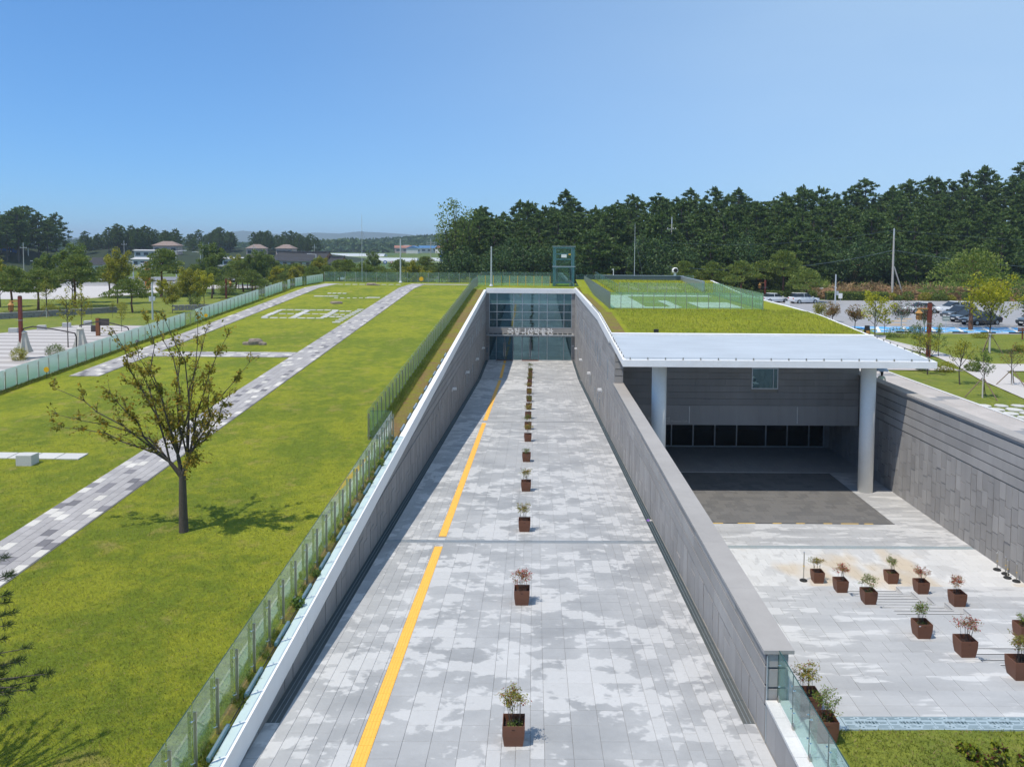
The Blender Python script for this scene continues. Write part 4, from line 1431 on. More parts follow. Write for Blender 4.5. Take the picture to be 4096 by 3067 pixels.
# ------------------------------------------------------------------ glass fences
def fence(label, A, B, n, zf, h, mat='glass', post=(0.05, 0.02), post_h=None, side=(0, 0), clear=(), name='glass_fence', pane_lo=0.08, fix=True, edge=True, post_mat='stainless', clear_mat='glass', seg_z=None, gap=0.02):
    """run of glass panes between posts from A to B (x,y); zf(x,y) base height; side: offset of the posts from the glass"""
    A, B = Vector(A), Vector(B)
    t = thing(name, label, 'fence', (A.x, A.y, zf(A.x, A.y)))
    d = (B - A).normalized(); nrm = Vector((-d.y, d.x))
    L = (B - A).length / n
    ph = post_h or h
    for i in range(n + 1):
        p = A + d * (L * i)
        z = zf(p.x, p.y)
        q = p + Vector(side)
        pw, pd = post
        c = [q + d * (sx * pw / 2) + nrm * (sy * pd / 2) for sx, sy in ((-1, -1), (1, -1), (1, 1), (-1, 1))]
        po = MB().hexa([(v.x, v.y, z - 0.1) for v in c] + [(v.x, v.y, z + ph) for v in c]).build('post', post_mat, t)
        if fix:
            f = MB()
            for zz in (0.2, ph - 0.16):
                for sx in (-0.06, 0.06):
                    a = q + d * sx
                    b = p + d * sx
                    f.ball((b.x + side[0] * 0.3, b.y + side[1] * 0.3, z + zz), 0.018, 6, 4)
                    f.tube((q.x, q.y, z + zz), (b.x + side[0] * 0.3, b.y + side[1] * 0.3, z + zz), 0.008, n=5)
            f.build('clamp', 'chrome', po)
    for i in range(n):
        p, q = A + d * (L * i + gap), A + d * (L * (i + 1) - gap)
        th = nrm * 0.006
        z0, z1 = zf(p.x, p.y), zf(q.x, q.y)
        c = [p - th, q - th, q + th, p + th]
        zz = [z0, z1, z1, z0]
        m = clear_mat if i in clear else mat
        pn = MB()
        pn.hexa([(v.x, v.y, z + pane_lo) for v, z in zip(c, zz)] + [(v.x, v.y, z + h) for v, z in zip(c, zz)])
        # local frame so that printed film follows the pane
        off = wloc(t)
        me = pn.mesh('pane', m, (p.x, p.y, (z0 + z1) / 2))
        po = new_obj('pane', me, t, Vector((p.x, p.y, (z0 + z1) / 2)) - off)
        if edge:
            e = MB().hexa([(v.x, v.y, z + h + 0.0005) for v, z in zip(c, zz)] + [(v.x, v.y, z + h + 0.012) for v, z in zip(c, zz)])
            eo = new_obj('edge', e.mesh('edge', 'glass_edge', (p.x, p.y, (z0 + z1) / 2)), po)
    return t


lz = lambda x, y: lawn_z(y)
fence('clear glass fence with stainless posts along the coping near the camera', (-6.34, 12.3), (-6.34, 35.2), 22, lz, 1.32, post=(0.02, 0.06), post_h=1.18, side=(0.06, 0))
fence('long clear glass fence with dark posts between far lawn and ramp verge', (-7.44, 35.2), (-7.44, 103.7), 67, lz, 1.32, post=(0.02, 0.06), post_h=1.2, side=(0.05, 0), post_mat='stainless', edge=False)
fence('single clear glass pane linking the two fences beside the ramp', (-7.36, 35.2), (-6.4, 35.2), 1, lz, 1.32, post=(0.06, 0.02), post_h=1.18, side=(0, -0.05))
fence('mint green film printed glass fence along the left edge of the lawn', (-29.42, 36.0), (-29.42, 110.4), 75, lz, 1.16, mat='film', post=(0.05, 0.03), post_h=1.05, side=(0.05, 0), clear=(31, 32, 49, 50, 57, 58, 60, 61, 65, 66), edge=False)
fence('clear glass fence closing the far end of the lawn', (-29.3, 110.8), (-7.6, 111.0), 15, lambda x, y: 8.6, 1.45, mat='glass_rail', post=(0.06, 0.03), edge=False)
fence('pale frosted glass fence behind the entrance roof edge', (-7.5, 104.3), (2.1, 104.0), 9, lambda x, y: 8.6, 1.35, mat='glass_green', post=(0.05, 0.03), post_mat='led_y', edge=False)
fence('clear glass fence at the far right behind the lift tower', (5.7, 106.5), (21.5, 106.5), 12, lambda x, y: 8.6, 1.5, mat='glass_rail', edge=False)
fence('clear green glass fence continuing behind the frosted fence', (-7.4, 110.9), (5.0, 110.9), 8, lambda x, y: 8.6, 1.6, mat='glass_rail', post=(0.05, 0.03), edge=False)
rz = lambda x, y: roof_z(y) + 0.03
fence('green tinted glass fence across the front of the roof terrace', (6.2, 64.4), (18.75, 64.4), 14, rz, 1.38, mat='glass_green', post=(0.04, 0.03), edge=False)
fence('louvred look glass fence with close posts along the roof terrace and ramp', (6.2, 64.5), (6.2, 97.5), 33, rz if False else (lambda x, y: 8.91), 1.38, mat='glass_green', post=(0.03, 0.10), edge=False)
fence('green glass fence on the right of the roof terrace', (18.75, 64.5), (18.75, 82.5), 18, lambda x, y: 8.91, 1.38, mat='glass_green', post=(0.03, 0.04), edge=False)
fence('glass fence on top of the upper roof lawn', (8.9, 82.6), (19.8, 82.6), 11, lambda x, y: 8.91, 1.3, mat='glass_rail', post=(0.04, 0.03), edge=False)
fence('glass fence running back from the roof paving to the dark parapet', (8.9, 82.7), (7.6, 98.4), 12, rz, 1.05, mat='glass_rail', post=(0.03, 0.03), edge=False)
# near rail on the low parapet: frameless panes with glass fins and base brackets
rail = thing('glass_rail', 'frameless glass rail with dark edges on the low parapet near the camera', 'rail', (5.22, 16.2, 4.6))
for i in range(5):
    a, b = 16.19 - 0.952 * i, 16.19 - 0.952 * (i + 1) + 0.02
    pn = MB().box(5.214, 5.228, b, a, 4.63, 5.66).build('pane', 'glass_rail', rail)
    MB().box(5.212, 5.230, b, a, 5.661, 5.676).box(5.212, 5.230, a - 0.001, a + 0.016, 4.63, 5.66).build('edge', 'glass_edge', pn)
    MB().box(5.23, 5.34, a - 0.075, a - 0.063, 4.62, 5.46).build('fin', 'glass_rail', rail)
    br = MB()
    br.box(5.19, 5.25, a - 0.12, a - 0.04, 4.601, 4.67).tube((5.22, a - 0.1, 4.66), (5.22, a - 0.06, 4.72), 0.02)
    br.build('base_bracket', 'stainless', rail)
    for yy in (a - 0.07, b + 0.07):
        for zz in (4.92, 5.38):
            MB().tube((5.195, yy, zz), (5.25, yy, zz), 0.016, n=8).build('point_fixing', 'chrome', rail)

# linear uplights along the left coping
for k in range(21):
    y = 15.05 + 1.97 * k
    t = thing('linear_uplight', 'dark linear uplight lying on the verge beside the white coping', 'uplight', (-6.12, y, lawn_z(y)), 'linear uplights along the coping')
    MB().slope_box(-6.155, -6.085, y - 0.5, y + 0.5, lambda q: lawn_z(q) + 0.16, 0.085).build('housing', 'teal_steel', t)
    MB().slope_box(-6.145, -6.095, y - 0.49, y + 0.49, lambda q: lawn_z(q) + 0.166, 0.005).build('lens', 'alu', t)
    MB().box(-6.13, -6.11, y - 0.3, y - 0.27, lawn_z(y) + 0.02, lawn_z(y) + 0.08).box(-6.13, -6.11, y + 0.27, y + 0.3, lawn_z(y) + 0.02, lawn_z(y) + 0.09).build('bracket', 'black', t)
    MB().tube((-6.12, y + 0.5, lawn_z(y) + 0.12), (-6.13, y + 1.45, lawn_z(y + 1.45) + 0.08), 0.014, n=5).build('cable', 'black', t)

# ------------------------------------------------------------------ planters with nandina
def pot_mesh():
    mb = MB()
    prof = [(0.0, 0.19), (0.10, 0.208), (0.25, 0.228), (0.38, 0.235), (0.47, 0.235), (0.47, 0.221), (0.34, 0.216)]
    for z, a in prof:
        mb.v += [(-a, -a, z), (a, -a, z), (a, a, z), (-a, a, z)]
    for j in range(len(prof) - 1):
        for i in range(4):
            k = (i + 1) % 4
            mb.f.append((j * 4 + i, j * 4 + k, j * 4 + 4 + k, j * 4 + 4 + i))
    mb.f.append((3, 2, 1, 0))
    return mb.mesh('pot', 'corten')


POT = pot_mesh()
SOIL = MB().box(-0.217, 0.217, -0.217, 0.217, 0.30, 0.345).mesh('soil', 'soil')
SLOT = MB().box(-0.035, 0.035, -0.2375, -0.23, 0.385, 0.40).mesh('grip_slot', 'soil')


def nandina(seed, mat, n_can=8, hgt=0.62, dens=1.0, spread=0.22, low=0):
    r = np.random.default_rng(seed)
    cn = MB()
    P = []; D = []
    for i in range(n_can):
        b = Vector((r.uniform(-.13, .13), r.uniform(-.13, .13), 0.34))
        h = hgt * r.uniform(0.75, 1.2)
        tip = b + Vector((r.normal(0, .06), r.normal(0, .06), h))
        mid = (b + tip) / 2 + Vector((r.normal(0, .02), r.normal(0, .02), 0))
        cn.path([b, mid, tip], [0.0055, 0.005, 0.003], 5)
        for q in range(int(4 * dens) + 1):
            a = r.uniform(0, 6.28)
            o = Vector((math.cos(a), math.sin(a), r.uniform(0.05, 0.6)))
            st = mid.lerp(tip, r.uniform(0.45, 1.0))
            e = st + o * spread * r.uniform(0.5, 1.0)
            cn.tube(st, e, 0.0025, 0.0015, 4, cap=False)
            m = int(17 * dens)
            for _ in range(m):
                u = r.uniform(0.25, 1.08)
                P.append(np.array(st.lerp(e, u)) + r.normal(0, 0.035, 3))
                D.append(np.array(o) + r.normal(0, .5, 3) + np.array([0, 0, -0.25]))
    for _ in range(low):
        P.append(np.array([r.uniform(-.19, .19), r.uniform(-.19, .19), 0.36 + abs(r.normal(0, .05))])); D.append(np.array([r.normal(), r.normal(), 1.0]))
    global rng
    keep = rng; rng = r
    V = leaves(np.array(P), 0.056, 0.36, 0.4, 0.3, np.array(D))
    rng = keep
    return [('pot', POT), ('soil', SOIL), ('grip_slot', SLOT), ('canes', cn.mesh('canes', 'bark')), ('leaves', quads_mesh('leaves', V, mat))]


NAN = {'m': [Proto(nandina(11 + i, 'nandina', 8, 0.62)) for i in range(3)], 'g': [Proto(nandina(31 + i, 'nandina_g', 7, 0.6, low=90)) for i in range(3)],
       'r': [Proto(nandina(51 + i, 'nandina_r', 8, 0.6)) for i in range(2)], 's': [Proto(nandina(71, 'nandina_g', 6, 0.28, 0.8, low=40)), Proto(nandina(72, 'nandina', 6, 0.45, 0.6))]}
ordn = ['nearest the camera', 'second from the camera', 'third from the camera', 'fourth from the camera', 'fifth from the camera', 'sixth from the camera', 'seventh from the camera', 'eighth from the camera',
        'ninth from the camera', 'tenth from the camera', 'eleventh from the camera', 'twelfth from the camera', 'third from the doors', 'second from the doors', 'nearest the doors']
for i, (x, y) in enumerate(((-.36, 16.2), (-.30, 23.55), (-.31, 30.73), (-.31, 36.9), (-.35, 43.2), (-.32, 48.95), (-.34, 53.1), (-.36, 57.5), (-.34, 61.85), (-.35, 66.1), (-.38, 71.0), (-.37, 76.2), (-.36, 79.8), (-.33, 83.3), (-.33, 86.6))):
    kk = 'grmmsmgmgmmgmgg'[i]
    pr = NAN[kk][i % len(NAN[kk])]
    if i == 0: pr = Proto(nandina(91, 'nandina', 9, 0.66, 1.15, low=0) )
    t = pr.place('planter', 'brown square planter with thin leafy canes in the ramp row, %s' % ordn[i], 'planter', (x, y, ramp_z(y)), 0, 1, 'planters in a row down the ramp')
    for c_ in t.children:
        if c_.name.startswith(('canes', 'leaves')): c_.rotation_euler.z = 1.3 * i
g1 = MB()
ball_pts, _ = ellipsoid_pts(420, (0.03, 0, 0.36), (0.19, 0.18, 0.10), 0.3)
near_pl = [o for o in COL.objects if o.name == 'planter'][0]
new_obj('ground_cover', quads_mesh('ground_cover', leaves(ball_pts, 0.045, 0.4, 0.6), 'bushgr'), near_pl)
court_pl = [((11.85 + .235, 32.43 + .235, 0), 'm', 'beside the thin bollard on the court floor, left row'),
            ((11.85 + .235, 29.95 + .235, RISE * 2), 'r', 'second from the court floor in the left row by the stair'),
            ((11.85 + .235, 27.4 + .235, RISE * 4), 'g', 'third from the court floor in the left row by the stair'),
            ((14.97 + .235, 32.4 + .235, 0), 'g', 'on the court floor at the right side of the stair foot'),
            ((14.97 + .235, 29.85 + .235, RISE * 2), 'r', 'second from the court floor in the right row by the stair'),
            ((14.97 + .235, 27.25 + .235, RISE * 4), 'r', 'third from the court floor in the right row by the stair'),
            ((11.85 + .235, 23.55 + .235, RISE * 6), 'g', 'on the middle landing, left of the stair'),
            ((11.85 + .235, 21.12 + .235, RISE * 8), 'r', 'with red leaves, one step group above the middle landing'),
            ((11.85 + .235, 18.7 + .235, RISE * 10), 'm', 'near the top of the wide steps at the right picture edge'),
            ((14.97 + .235, 23.44 + .235, RISE * 6), 's', 'at the right picture edge beside the middle landing'),
            ((5.86 + .235, 16.60 + .235, PLAT_Z), 'm', 'behind the glass rail, the farther of two'),
            ((5.88 + .235, 15.69 + .235, PLAT_Z), 'g', 'behind the glass rail at the grass corner, the nearer of two')]
for i, (loc, kk, lab) in enumerate(court_pl):
    pr = NAN[kk][(i + 1) % len(NAN[kk])]
    t = pr.place('planter', 'brown planter ' + lab, 'planter', loc, 0, 1, 'planters on the wide steps')
    for c_ in t.children:
        if c_.name.startswith(('canes', 'leaves')): c_.rotation_euler.z = 0.9 * i
    if i == 6:
        MB().box(loc[0] - .2, loc[0] - .14, loc[1] - .24, loc[1] - .236, loc[2] + .41, loc[2] + .435).build('small_label', 'lamp_wh', t)


# stanchion bollards with round rubber feet
def stanchion(label, x, y, z, h, mat='stainless'):
    t = thing('stanchion', label, 'stanchion', (x, y, z))
    MB().lathe(x, y, [(0.16, z), (0.16, z + 0.03), (0.10, z + 0.07), (0.04, z + 0.085)], 20).build('base', 'rubber', t, smooth=False)
    MB().tube((x, y, z + 0.08), (x, y, z + h), 0.02, n=10).build('pole', mat, t)
    MB().ball((x, y, z + h + 0.02), 0.032).build('knob', 'chrome', t, smooth=True)
    MB().tube((x, y, z + h * 0.52), (x, y, z + h * 0.55), 0.03, n=10).build('collar', 'yellow2', t)


stanchion('thin stanchion with round black foot beside the first court planter', 11.53, 32.75, 0, 1.2)
for i, (x, y) in enumerate(((20.5, 33.95), (20.6, 33.5), (20.45, 33.1), (20.62, 32.75))):
    stanchion('short stanchion with black foot at the court wall, %s from the back' % ['first', 'second', 'third', 'fourth'][i], x, y, 0, 0.75)
lit = MB()
t = thing('litter', 'crumpled purple and white wrapper on the right drain grating', 'litter', (4.85, 32.2, ramp_z(32.2)))
z = ramp_z(32.2)
MB().hexa([(4.74, 32.1, z), (4.86, 32.08, z), (4.85, 32.26, z), (4.73, 32.24, z), (4.76, 32.13, z + .05), (4.84, 32.12, z + .03), (4.83, 32.22, z + .05), (4.75, 32.2, z + .02)]).build('purple_side', 'purple', t)
MB().hexa([(4.86, 32.1, z), (4.98, 32.12, z), (4.96, 32.24, z), (4.87, 32.26, z), (4.88, 32.13, z + .03), (4.95, 32.14, z + .05), (4.94, 32.2, z + .02), (4.88, 32.22, z + .04)]).build('pale_side', 'stone_w', t)

# ------------------------------------------------------------------ stones on the lawn
t = thing('stone_block', 'pale square granite block standing on the lawn by the slabs', 'block', (-20.4, 31.6, lawn_z(31.6)))
new_obj('block', chamfer_mesh(0.62, 0.5, 0.6, 0.01, 'stone_w'), t, (0, 0.1, 0.42))
for k in range(6):
    x = -19.15 - 0.98 * k
    y = 32.62 + 0.02 * k
    o = new_obj('stone_slab', chamfer_mesh(0.94, 0.72, 0.1, 0.01, 'stone_w'), None, (x, y, lawn_z(y) + 0.045))
    o.rotation_euler = (0.053, 0, -0.02)
    tag(o, 'pale flat slab in the short row leading off the left picture edge', 'slab', 'row of slabs beside the block')


def slab_row(x0, y0, x1, y1, n, w, l, lab, grp):
    for i in range(n):
        f = (i + 0.5) / n
        x, y = x0 + (x1 - x0) * f, y0 + (y1 - y0) * f
        ww, ll = w * random.uniform(0.85, 1.0), l * random.uniform(0.85, 1.0)
        o = new_obj('stone_slab', chamfer_mesh(round(ww, 1), round(ll, 1), 0.1, 0.01, 'stone_w'), None, (x, y, lawn_z(y) + 0.06))
        o.rotation_euler = (0.053 if y < 97 else 0, 0, 0)
        tag(o, lab, 'slab', grp)


lab = 'white slab in the rectangular foundation outline on the far lawn'
grp = 'slabs of the foundation outline'
slab_row(-24.8, 77.0, -19.0, 77.0, 8, 0.66, 0.3, lab, grp)
slab_row(-24.8, 71.7, -19.0, 71.7, 7, 0.72, 0.3, lab, grp)
slab_row(-24.0, 74.3, -19.4, 74.3, 6, 0.7, 0.2, lab, grp)
for x in (-24.6, -21.9, -19.2):
    slab_row(x, 72.0, x, 76.7, 6, 0.6, 0.6, lab, grp)
lab = 'white slab in the ladder of short slabs beside the outline'
grp = 'ladder of slabs beside the path'
slab_row(-17.35, 68.9, -17.0, 78.0, 10, 0.7, 0.3, lab, grp)
for y in (72.6, 74.0, 76.3):
    slab_row(-18.8, y, -17.6, y, 2, 0.5, 0.4, lab, grp)
lab = 'small pale stone in the scattered rows near the far end of the lawn'
grp = 'scattered small stones on the far lawn'
slab_row(-24.5, 88.2, -21.8, 88.2, 5, 0.5, 0.4, lab, grp)
slab_row(-23.8, 91.0, -21.5, 91.0, 4, 0.4, 0.4, lab, grp)
slab_row(-22.0, 86.6, -18.0, 86.9, 6, 0.4, 0.25, lab, grp)
slab_row(-18.4, 87.2, -17.0, 87.2, 3, 0.6, 0.5, lab, grp)
slab_row(-26.0, 104.5, -17.5, 104.8, 9, 0.7, 0.4, lab, grp)


def rock(label, x, y, w, l, h, seed, n_extra=2):
    t = thing('rock', label, 'rock', (x, y, lawn_z(y)))
    r = np.random.default_rng(seed)
    for i in range(1 + n_extra):
        mb = MB()
        s = 1 if i == 0 else 0.5
        cx, cy = (x, y) if i == 0 else (x + w * 0.5 * (1 if i == 1 else -0.8), y - l * 0.25)
        pts = []
        n = 9
        for j, (zz, k) in enumerate(((-0.05, 1.0), (0.55, 1.05), (0.95, 0.85), (1.0, 0.4))):
            for q in range(n):
                a = 6.283 * q / n
                rr = k * (0.8 + 0.25 * math.sin(q * 2.3 + i) + r.uniform(-.08, .08))
                mb.v.append((cx + math.cos(a) * w * 0.5 * s * rr, cy + math.sin(a) * l * 0.5 * s * rr, lawn_z(y) + zz * h * s * (1 + r.uniform(-.08, .08))))
        for j in range(3):
            for q in range(n):
                q2 = (q + 1) % n
                mb.f.append((j * n + q, j * n + q2, j * n + n + q2, j * n + n + q))
        mb.f.append(tuple(3 * n + q for q in range(n)))
        mb.build('stone', 'rock', t)


rock('brown flat topped rock with two smaller stones on the middle lawn', -20.7, 58.6, 1.25, 0.9, 0.42, 1)
rock('low pale rock lying between outline and far stones', -20.5, 82.0, 1.6, 0.6, 0.25, 2, 0)
rock('low brown rock close to the far fence', -21.2, 103.0, 1.6, 0.9, 0.32, 3, 1)


# small round notices on stakes and bollard lights at the left fence
def stake_sign(label, x, y, z, mat, r=0.16, h=0.55):
    t = thing('notice', label, 'sign', (x, y, z))
    MB().tube((x, y, z), (x, y, z + h), 0.02).build('stake', 'bronze', t)
    MB().tube((x, y - 0.03, z + h), (x, y - 0.01, z + h), r, n=16).build('disc', mat, t)


stake_sign('round ochre notice on a stake at the green fence, near left', -28.9, 46.9, lawn_z(46.9), 'led_y')
stake_sign('round ochre notice on a stake at the far end of the green fence', -28.7, 69.3, lawn_z(69.3), 'led_y')
stake_sign('oval yellow notice in front of the far fence', -15.6, 109.4, 8.6, 'led_y', 0.3, 0.6)
t = thing('garden_light', 'small dark mushroom light by the green fence', 'light', (-28.6, 57.0, lawn_z(57.0)))
MB().tube((-28.6, 57, lawn_z(57)), (-28.6, 57, lawn_z(57) + 0.45), 0.03).build('stem', 'bronze', t)
MB().lathe(-28.6, 57, [(0.02, lawn_z(57) + 0.5), (0.16, lawn_z(57) + 0.42), (0.02, lawn_z(57) + 0.58)], 12).build('cap', 'bronze', t)
for i, (x, y, lab) in enumerate(((-18.6, 110.2, 'pale grey post on the far lawn before the fence'), (-5.6, 103.2, 'slim pale post above the entrance roof edge'))):
    t = thing('camera_post', lab, 'post', (x, y, 8.6))
    h = 6.1 if i == 0 else 5.2
    MB().tube((x, y, 8.6), (x, y, 8.6 + h), 0.11, 0.085, 12).build('shaft', 'pole', t)
    MB().lathe(x, y, [(0.26, 8.6), (0.26, 8.68), (0.16, 8.8), (0.12, 8.95)], 14).build('foot', 'pole', t)
# thin lightning masts with guy wires
for x, y, z, h, lab in ((-24.5, 112.8, 8.5, 9.6, 'thin guyed lightning mast behind the left lawn'), (12.6, 99.4, 9.7, 7.2, 'thin guyed lightning mast behind the roof parapet')):
    t = thing('lightning_mast', lab, 'mast', (x, y, z))
    MB().tube((x, y, z), (x, y, z + h), 0.045, 0.02, 6).build('mast', 'pole', t)
    g = MB()
    for dx, dy in ((2.6, 0.4), (-1.2, 2.0), (1.0, -1.2)):
        g.tube((x, y, z + h * 0.78), (x + dx, y + dy, z), 0.012, n=4)
    g.build('guy_wires', 'alu_dk', t)

# terrace floor on the right roof
ter = thing('roof_terrace', 'pale paved terrace with stone outline behind green glass on the roof', 'terrace', (12, 70, 8.9))
rr_ = []
def ter_block(x0, x1, y0, y1):
    for a in np.arange(x0, x1 - 0.01, 0.62):
        for b in np.arange(y0, y1 - 0.01, 0.62):
            rr_.append((a, min(a + 0.6, x1), b, min(b + 0.6, y1)))
ter_block(6.5, 9.4, 65.2, 81.5)
ter_block(9.4, 18.0, 80.0, 82.0)
ter_block(11.6, 12.4, 66, 74)
ter_block(14.0, 17.6, 66, 72)
ter_block(9.4, 12.0, 65.2, 66.4)
lay(ter, rr_, lambda y: 8.97, lambda *a: 'white_st', name='terrace_slab', th=0.05, most=150)
b = thing('roof_fixture', 'small black floodlight box on the roof lawn behind the canopy', 'floodlight', (8.05, 51.75, roof_z(51.75)))
MB().box(7.9, 8.2, 51.66, 51.86, roof_z(51.8) + 0.08, roof_z(51.8) + 0.27).build('housing', 'black', b)
MB().box(7.98, 8.02, 51.7, 51.8, roof_z(51.8), roof_z(51.8) + 0.08).box(8.08, 8.12, 51.7, 51.8, roof_z(51.8), roof_z(51.8) + 0.08).build('bracket', 'black', b)
v = thing('roof_vent', 'white round hooded vent on the rear roof parapet', 'vent', (17.6, 98.75, 10.34))
MB().tube((17.6, 98.75, 10.34), (17.6, 98.75, 10.75), 0.16, n=14).build('neck', 'white', v)
MB().lathe(17.6, 98.75, [(0.36, 10.75), (0.4, 11.0), (0.32, 11.25), (0.1, 11.35)], 16).build('hood', 'white', v)
MB().tube((17.6, 98.28, 11.02), (17.6, 98.36, 11.02), 0.26, n=16).build('mouth', 'black', v)
v = thing('roof_antenna', 'small white antenna on the rear roof parapet', 'antenna', (9.9, 98.75, 10.34))
MB().tube((9.9, 98.75, 10.34), (9.9, 98.75, 11.15), 0.04).build('stem', 'white', v)
MB().box(9.7, 9.95, 98.72, 98.78, 11.0, 11.1).build('arm', 'white', v)
for i, x in enumerate((7.0, 7.9)):
    stake_sign('yellow notice on the roof path behind the lift, %s' % ['left', 'right'][i], x, 90.5 + i, 8.9, 'led_y', 0.22, 0.35)

# ------------------------------------------------------------------ lift tower
lt = thing('lift_tower', 'free standing glass lift tower with blue grey steel frame behind the roof', 'lift tower', (3.9, 104.2, 8.6))
LX0, LX1, LY0, LY1, LZ = 2.4, 5.4, 104.2, 106.6, 13.85
for x in (LX0 + 0.25, LX1 - 0.25):
    for y in (LY0 + 0.2, LY1 - 0.2):
        MB().box(x - 0.14, x + 0.14, y - 0.14, y + 0.14, 8.55, LZ - 0.1).build('frame_post', 'teal_steel', lt)
bb = MB()
for z in (9.02, 11.1, 12.15, 12.85, 13.65):
    bb.box(LX0 + 0.4, LX1 - 0.4, LY0 + 0.12, LY0 + 0.28, z - 0.08, z + 0.08)
    bb.box(LX0 + 0.4, LX1 - 0.4, LY1 - 0.28, LY1 - 0.12, z - 0.08, z + 0.08)
    for x in (LX0 + 0.25, LX1 - 0.25):
        bb.box(x - 0.06, x + 0.06, LY0 + 0.35, LY1 - 0.35, z - 0.07, z + 0.07)
bb.build('frame_beams', 'teal_steel', lt)
for z0, z1 in ((8.62, 11.2), (11.24, 13.82)):
    for a, c in ((LX0, (LX0 + LX1) / 2 - 0.01), ((LX0 + LX1) / 2 + 0.01, LX1)):
        MB().box(a, c, LY0 - 0.01, LY0 + 0.004, z0, z1).build('pane', 'glass_lift', lt)
        MB().box(a, c, LY1 - 0.004, LY1 + 0.01, z0, z1).build('pane', 'glass_lift', lt)
    MB().box(LX0 - 0.015, LX0 - 0.003, LY0, LY1, z0, z1).build('pane', 'glass_lift', lt)
    MB().box(LX1 + 0.003, LX1 + 0.015, LY0, LY1, z0, z1).build('pane', 'glass_lift', lt)
MB().box(LX0 - 0.03, LX1 + 0.03, LY0 - 0.03, LY1 + 0.03, LZ, LZ + 0.03).build('roof_glass', 'glass_green', lt)
MB().box(LX0 - 0.04, LX1 + 0.04, LY0 - 0.05, LY0 - 0.012, LZ - 0.02, LZ + 0.05).box(LX0 - 0.03, LX1 + 0.03, LY0 - 0.03, LY0 - 0.012, 11.16, 11.27).build('edge_trim', 'alu', lt)
cabin = MB()
cabin.box(3.0, 3.08, 104.7, 106.0, 8.65, 11.0).box(4.72, 4.8, 104.7, 106.0, 8.65, 11.0).box(3.0, 4.8, 104.7, 106.0, 11.0, 11.1)
cabin.build('cabin', 'alu_dk', lt)
MB().box(3.3, 3.86, 104.62, 104.66, 8.7, 10.9).box(3.94, 4.5, 104.62, 104.66, 8.7, 10.9).build('cabin_doors', 'glass_lift', lt)
gr_ = MB()
for x in (2.85, 4.95):
    gr_.tube((x, 105.3, 8.6), (x, 105.3, 13.6), 0.05, n=6)
gr_.build('guide_rails', 'alu', lt)
MB().box(3.55, 4.25, LY0 - 0.03, LY0 - 0.013, 12.4, 12.8).build('notice_panel', 'sign_white', lt)
MB().box(4.5, 4.8, LY0 - 0.03, LY0 - 0.013, 12.75, 12.9).build('notice_panel', 'led_y', lt)
MB().path([(4.7, LY0 - 0.5, 8.6), (4.7, LY0 - 0.5, 9.4), (5.2, LY0 - 0.5, 9.0), (5.2, LY0 - 0.5, 8.6)], 0.025, 6).build('hand_rail', 'alu', lt)


# ------------------------------------------------------------------ vegetation
def limb(mb, pts, r0, r1, n=6):
    k = len(pts) - 1
    for i in range(k):
        mb.tube(pts[i], pts[i + 1], r0 + (r1 - r0) * i / k, r0 + (r1 - r0) * (i + 1) / k, n, cap=False)


def bend(a, b, amt, k=4):
    a, b = Vector(a), Vector(b)
    m = Vector((rng.normal(0, amt), rng.normal(0, amt), rng.normal(0, amt * 0.5) + amt * 0.4))
    return [a.lerp(b, t) + m * math.sin(math.pi * t) for t in np.linspace(0, 1, k + 1)]


def forest_pine(h, R, n_cl=74, per=44, lead=4):
    tr = MB()
    limb(tr, [(0, 0, -1.5), (0.1, 0, h * 0.4), (-0.05, 0.1, h * 0.75), (0, 0, h * 0.97)], 0.22, 0.05, 6)
    P, D = [], []
    z0 = h * 0.22
    for i in range(n_cl):
        t = (i + rng.random()) / n_cl
        z = z0 + (h - z0) * t
        rr = R * min(1.0, 0.6 + 1.4 * t) * (1 - t ** 2.6) ** 0.55 * rng.uniform(0.75, 1.1) + 0.25
        a = i * 2.4 + rng.normal(0, 0.4)
        q = rr * rng.uniform(0.35, 1.0)
        c = np.array([math.cos(a) * q, math.sin(a) * q, z + rng.normal(0, 0.2)])
        if q > 0.7 and i % 2 == 0:
            tr.tube((0, 0, z - 0.5), tuple(c), 0.045, 0.015, 4, cap=False)
        s = (0.95 if t < 0.75 else 0.6) * rng.uniform(0.75, 1.2)
        d = rng.normal(size=(per, 3)); d[:, 2] = np.abs(d[:, 2]) * 1.1 + 0.1
        d /= np.linalg.norm(d, axis=1, keepdims=True)
        d[:, 0] += math.cos(a) * 0.35; d[:, 1] += math.sin(a) * 0.35
        P.append(c + d * s * rng.random((per, 1)) * np.array([0.95, 0.95, 0.62])); D.append(d)
    # leader candles
    for k in range(lead):
        a = rng.uniform(0, 6.28); q = rng.uniform(0, 0.5)
        c = np.array([math.cos(a) * q, math.sin(a) * q, h - rng.uniform(0, 0.9)])
        m = 22
        d = np.column_stack([rng.normal(0, .3, m), rng.normal(0, .3, m), np.ones(m)])
        P.append(c + np.column_stack([rng.normal(0, .1, m), rng.normal(0, .1, m), rng.uniform(0, .9, m)])); D.append(d)
    P, D = np.concatenate(P), np.concatenate(D)
    return Proto([('trunk', tr.mesh('trunk', 'bark')), ('crown', quads_mesh('crown', leaves(P, 0.62, 0.34, 0.2, 0.4, D), 'pine'))])


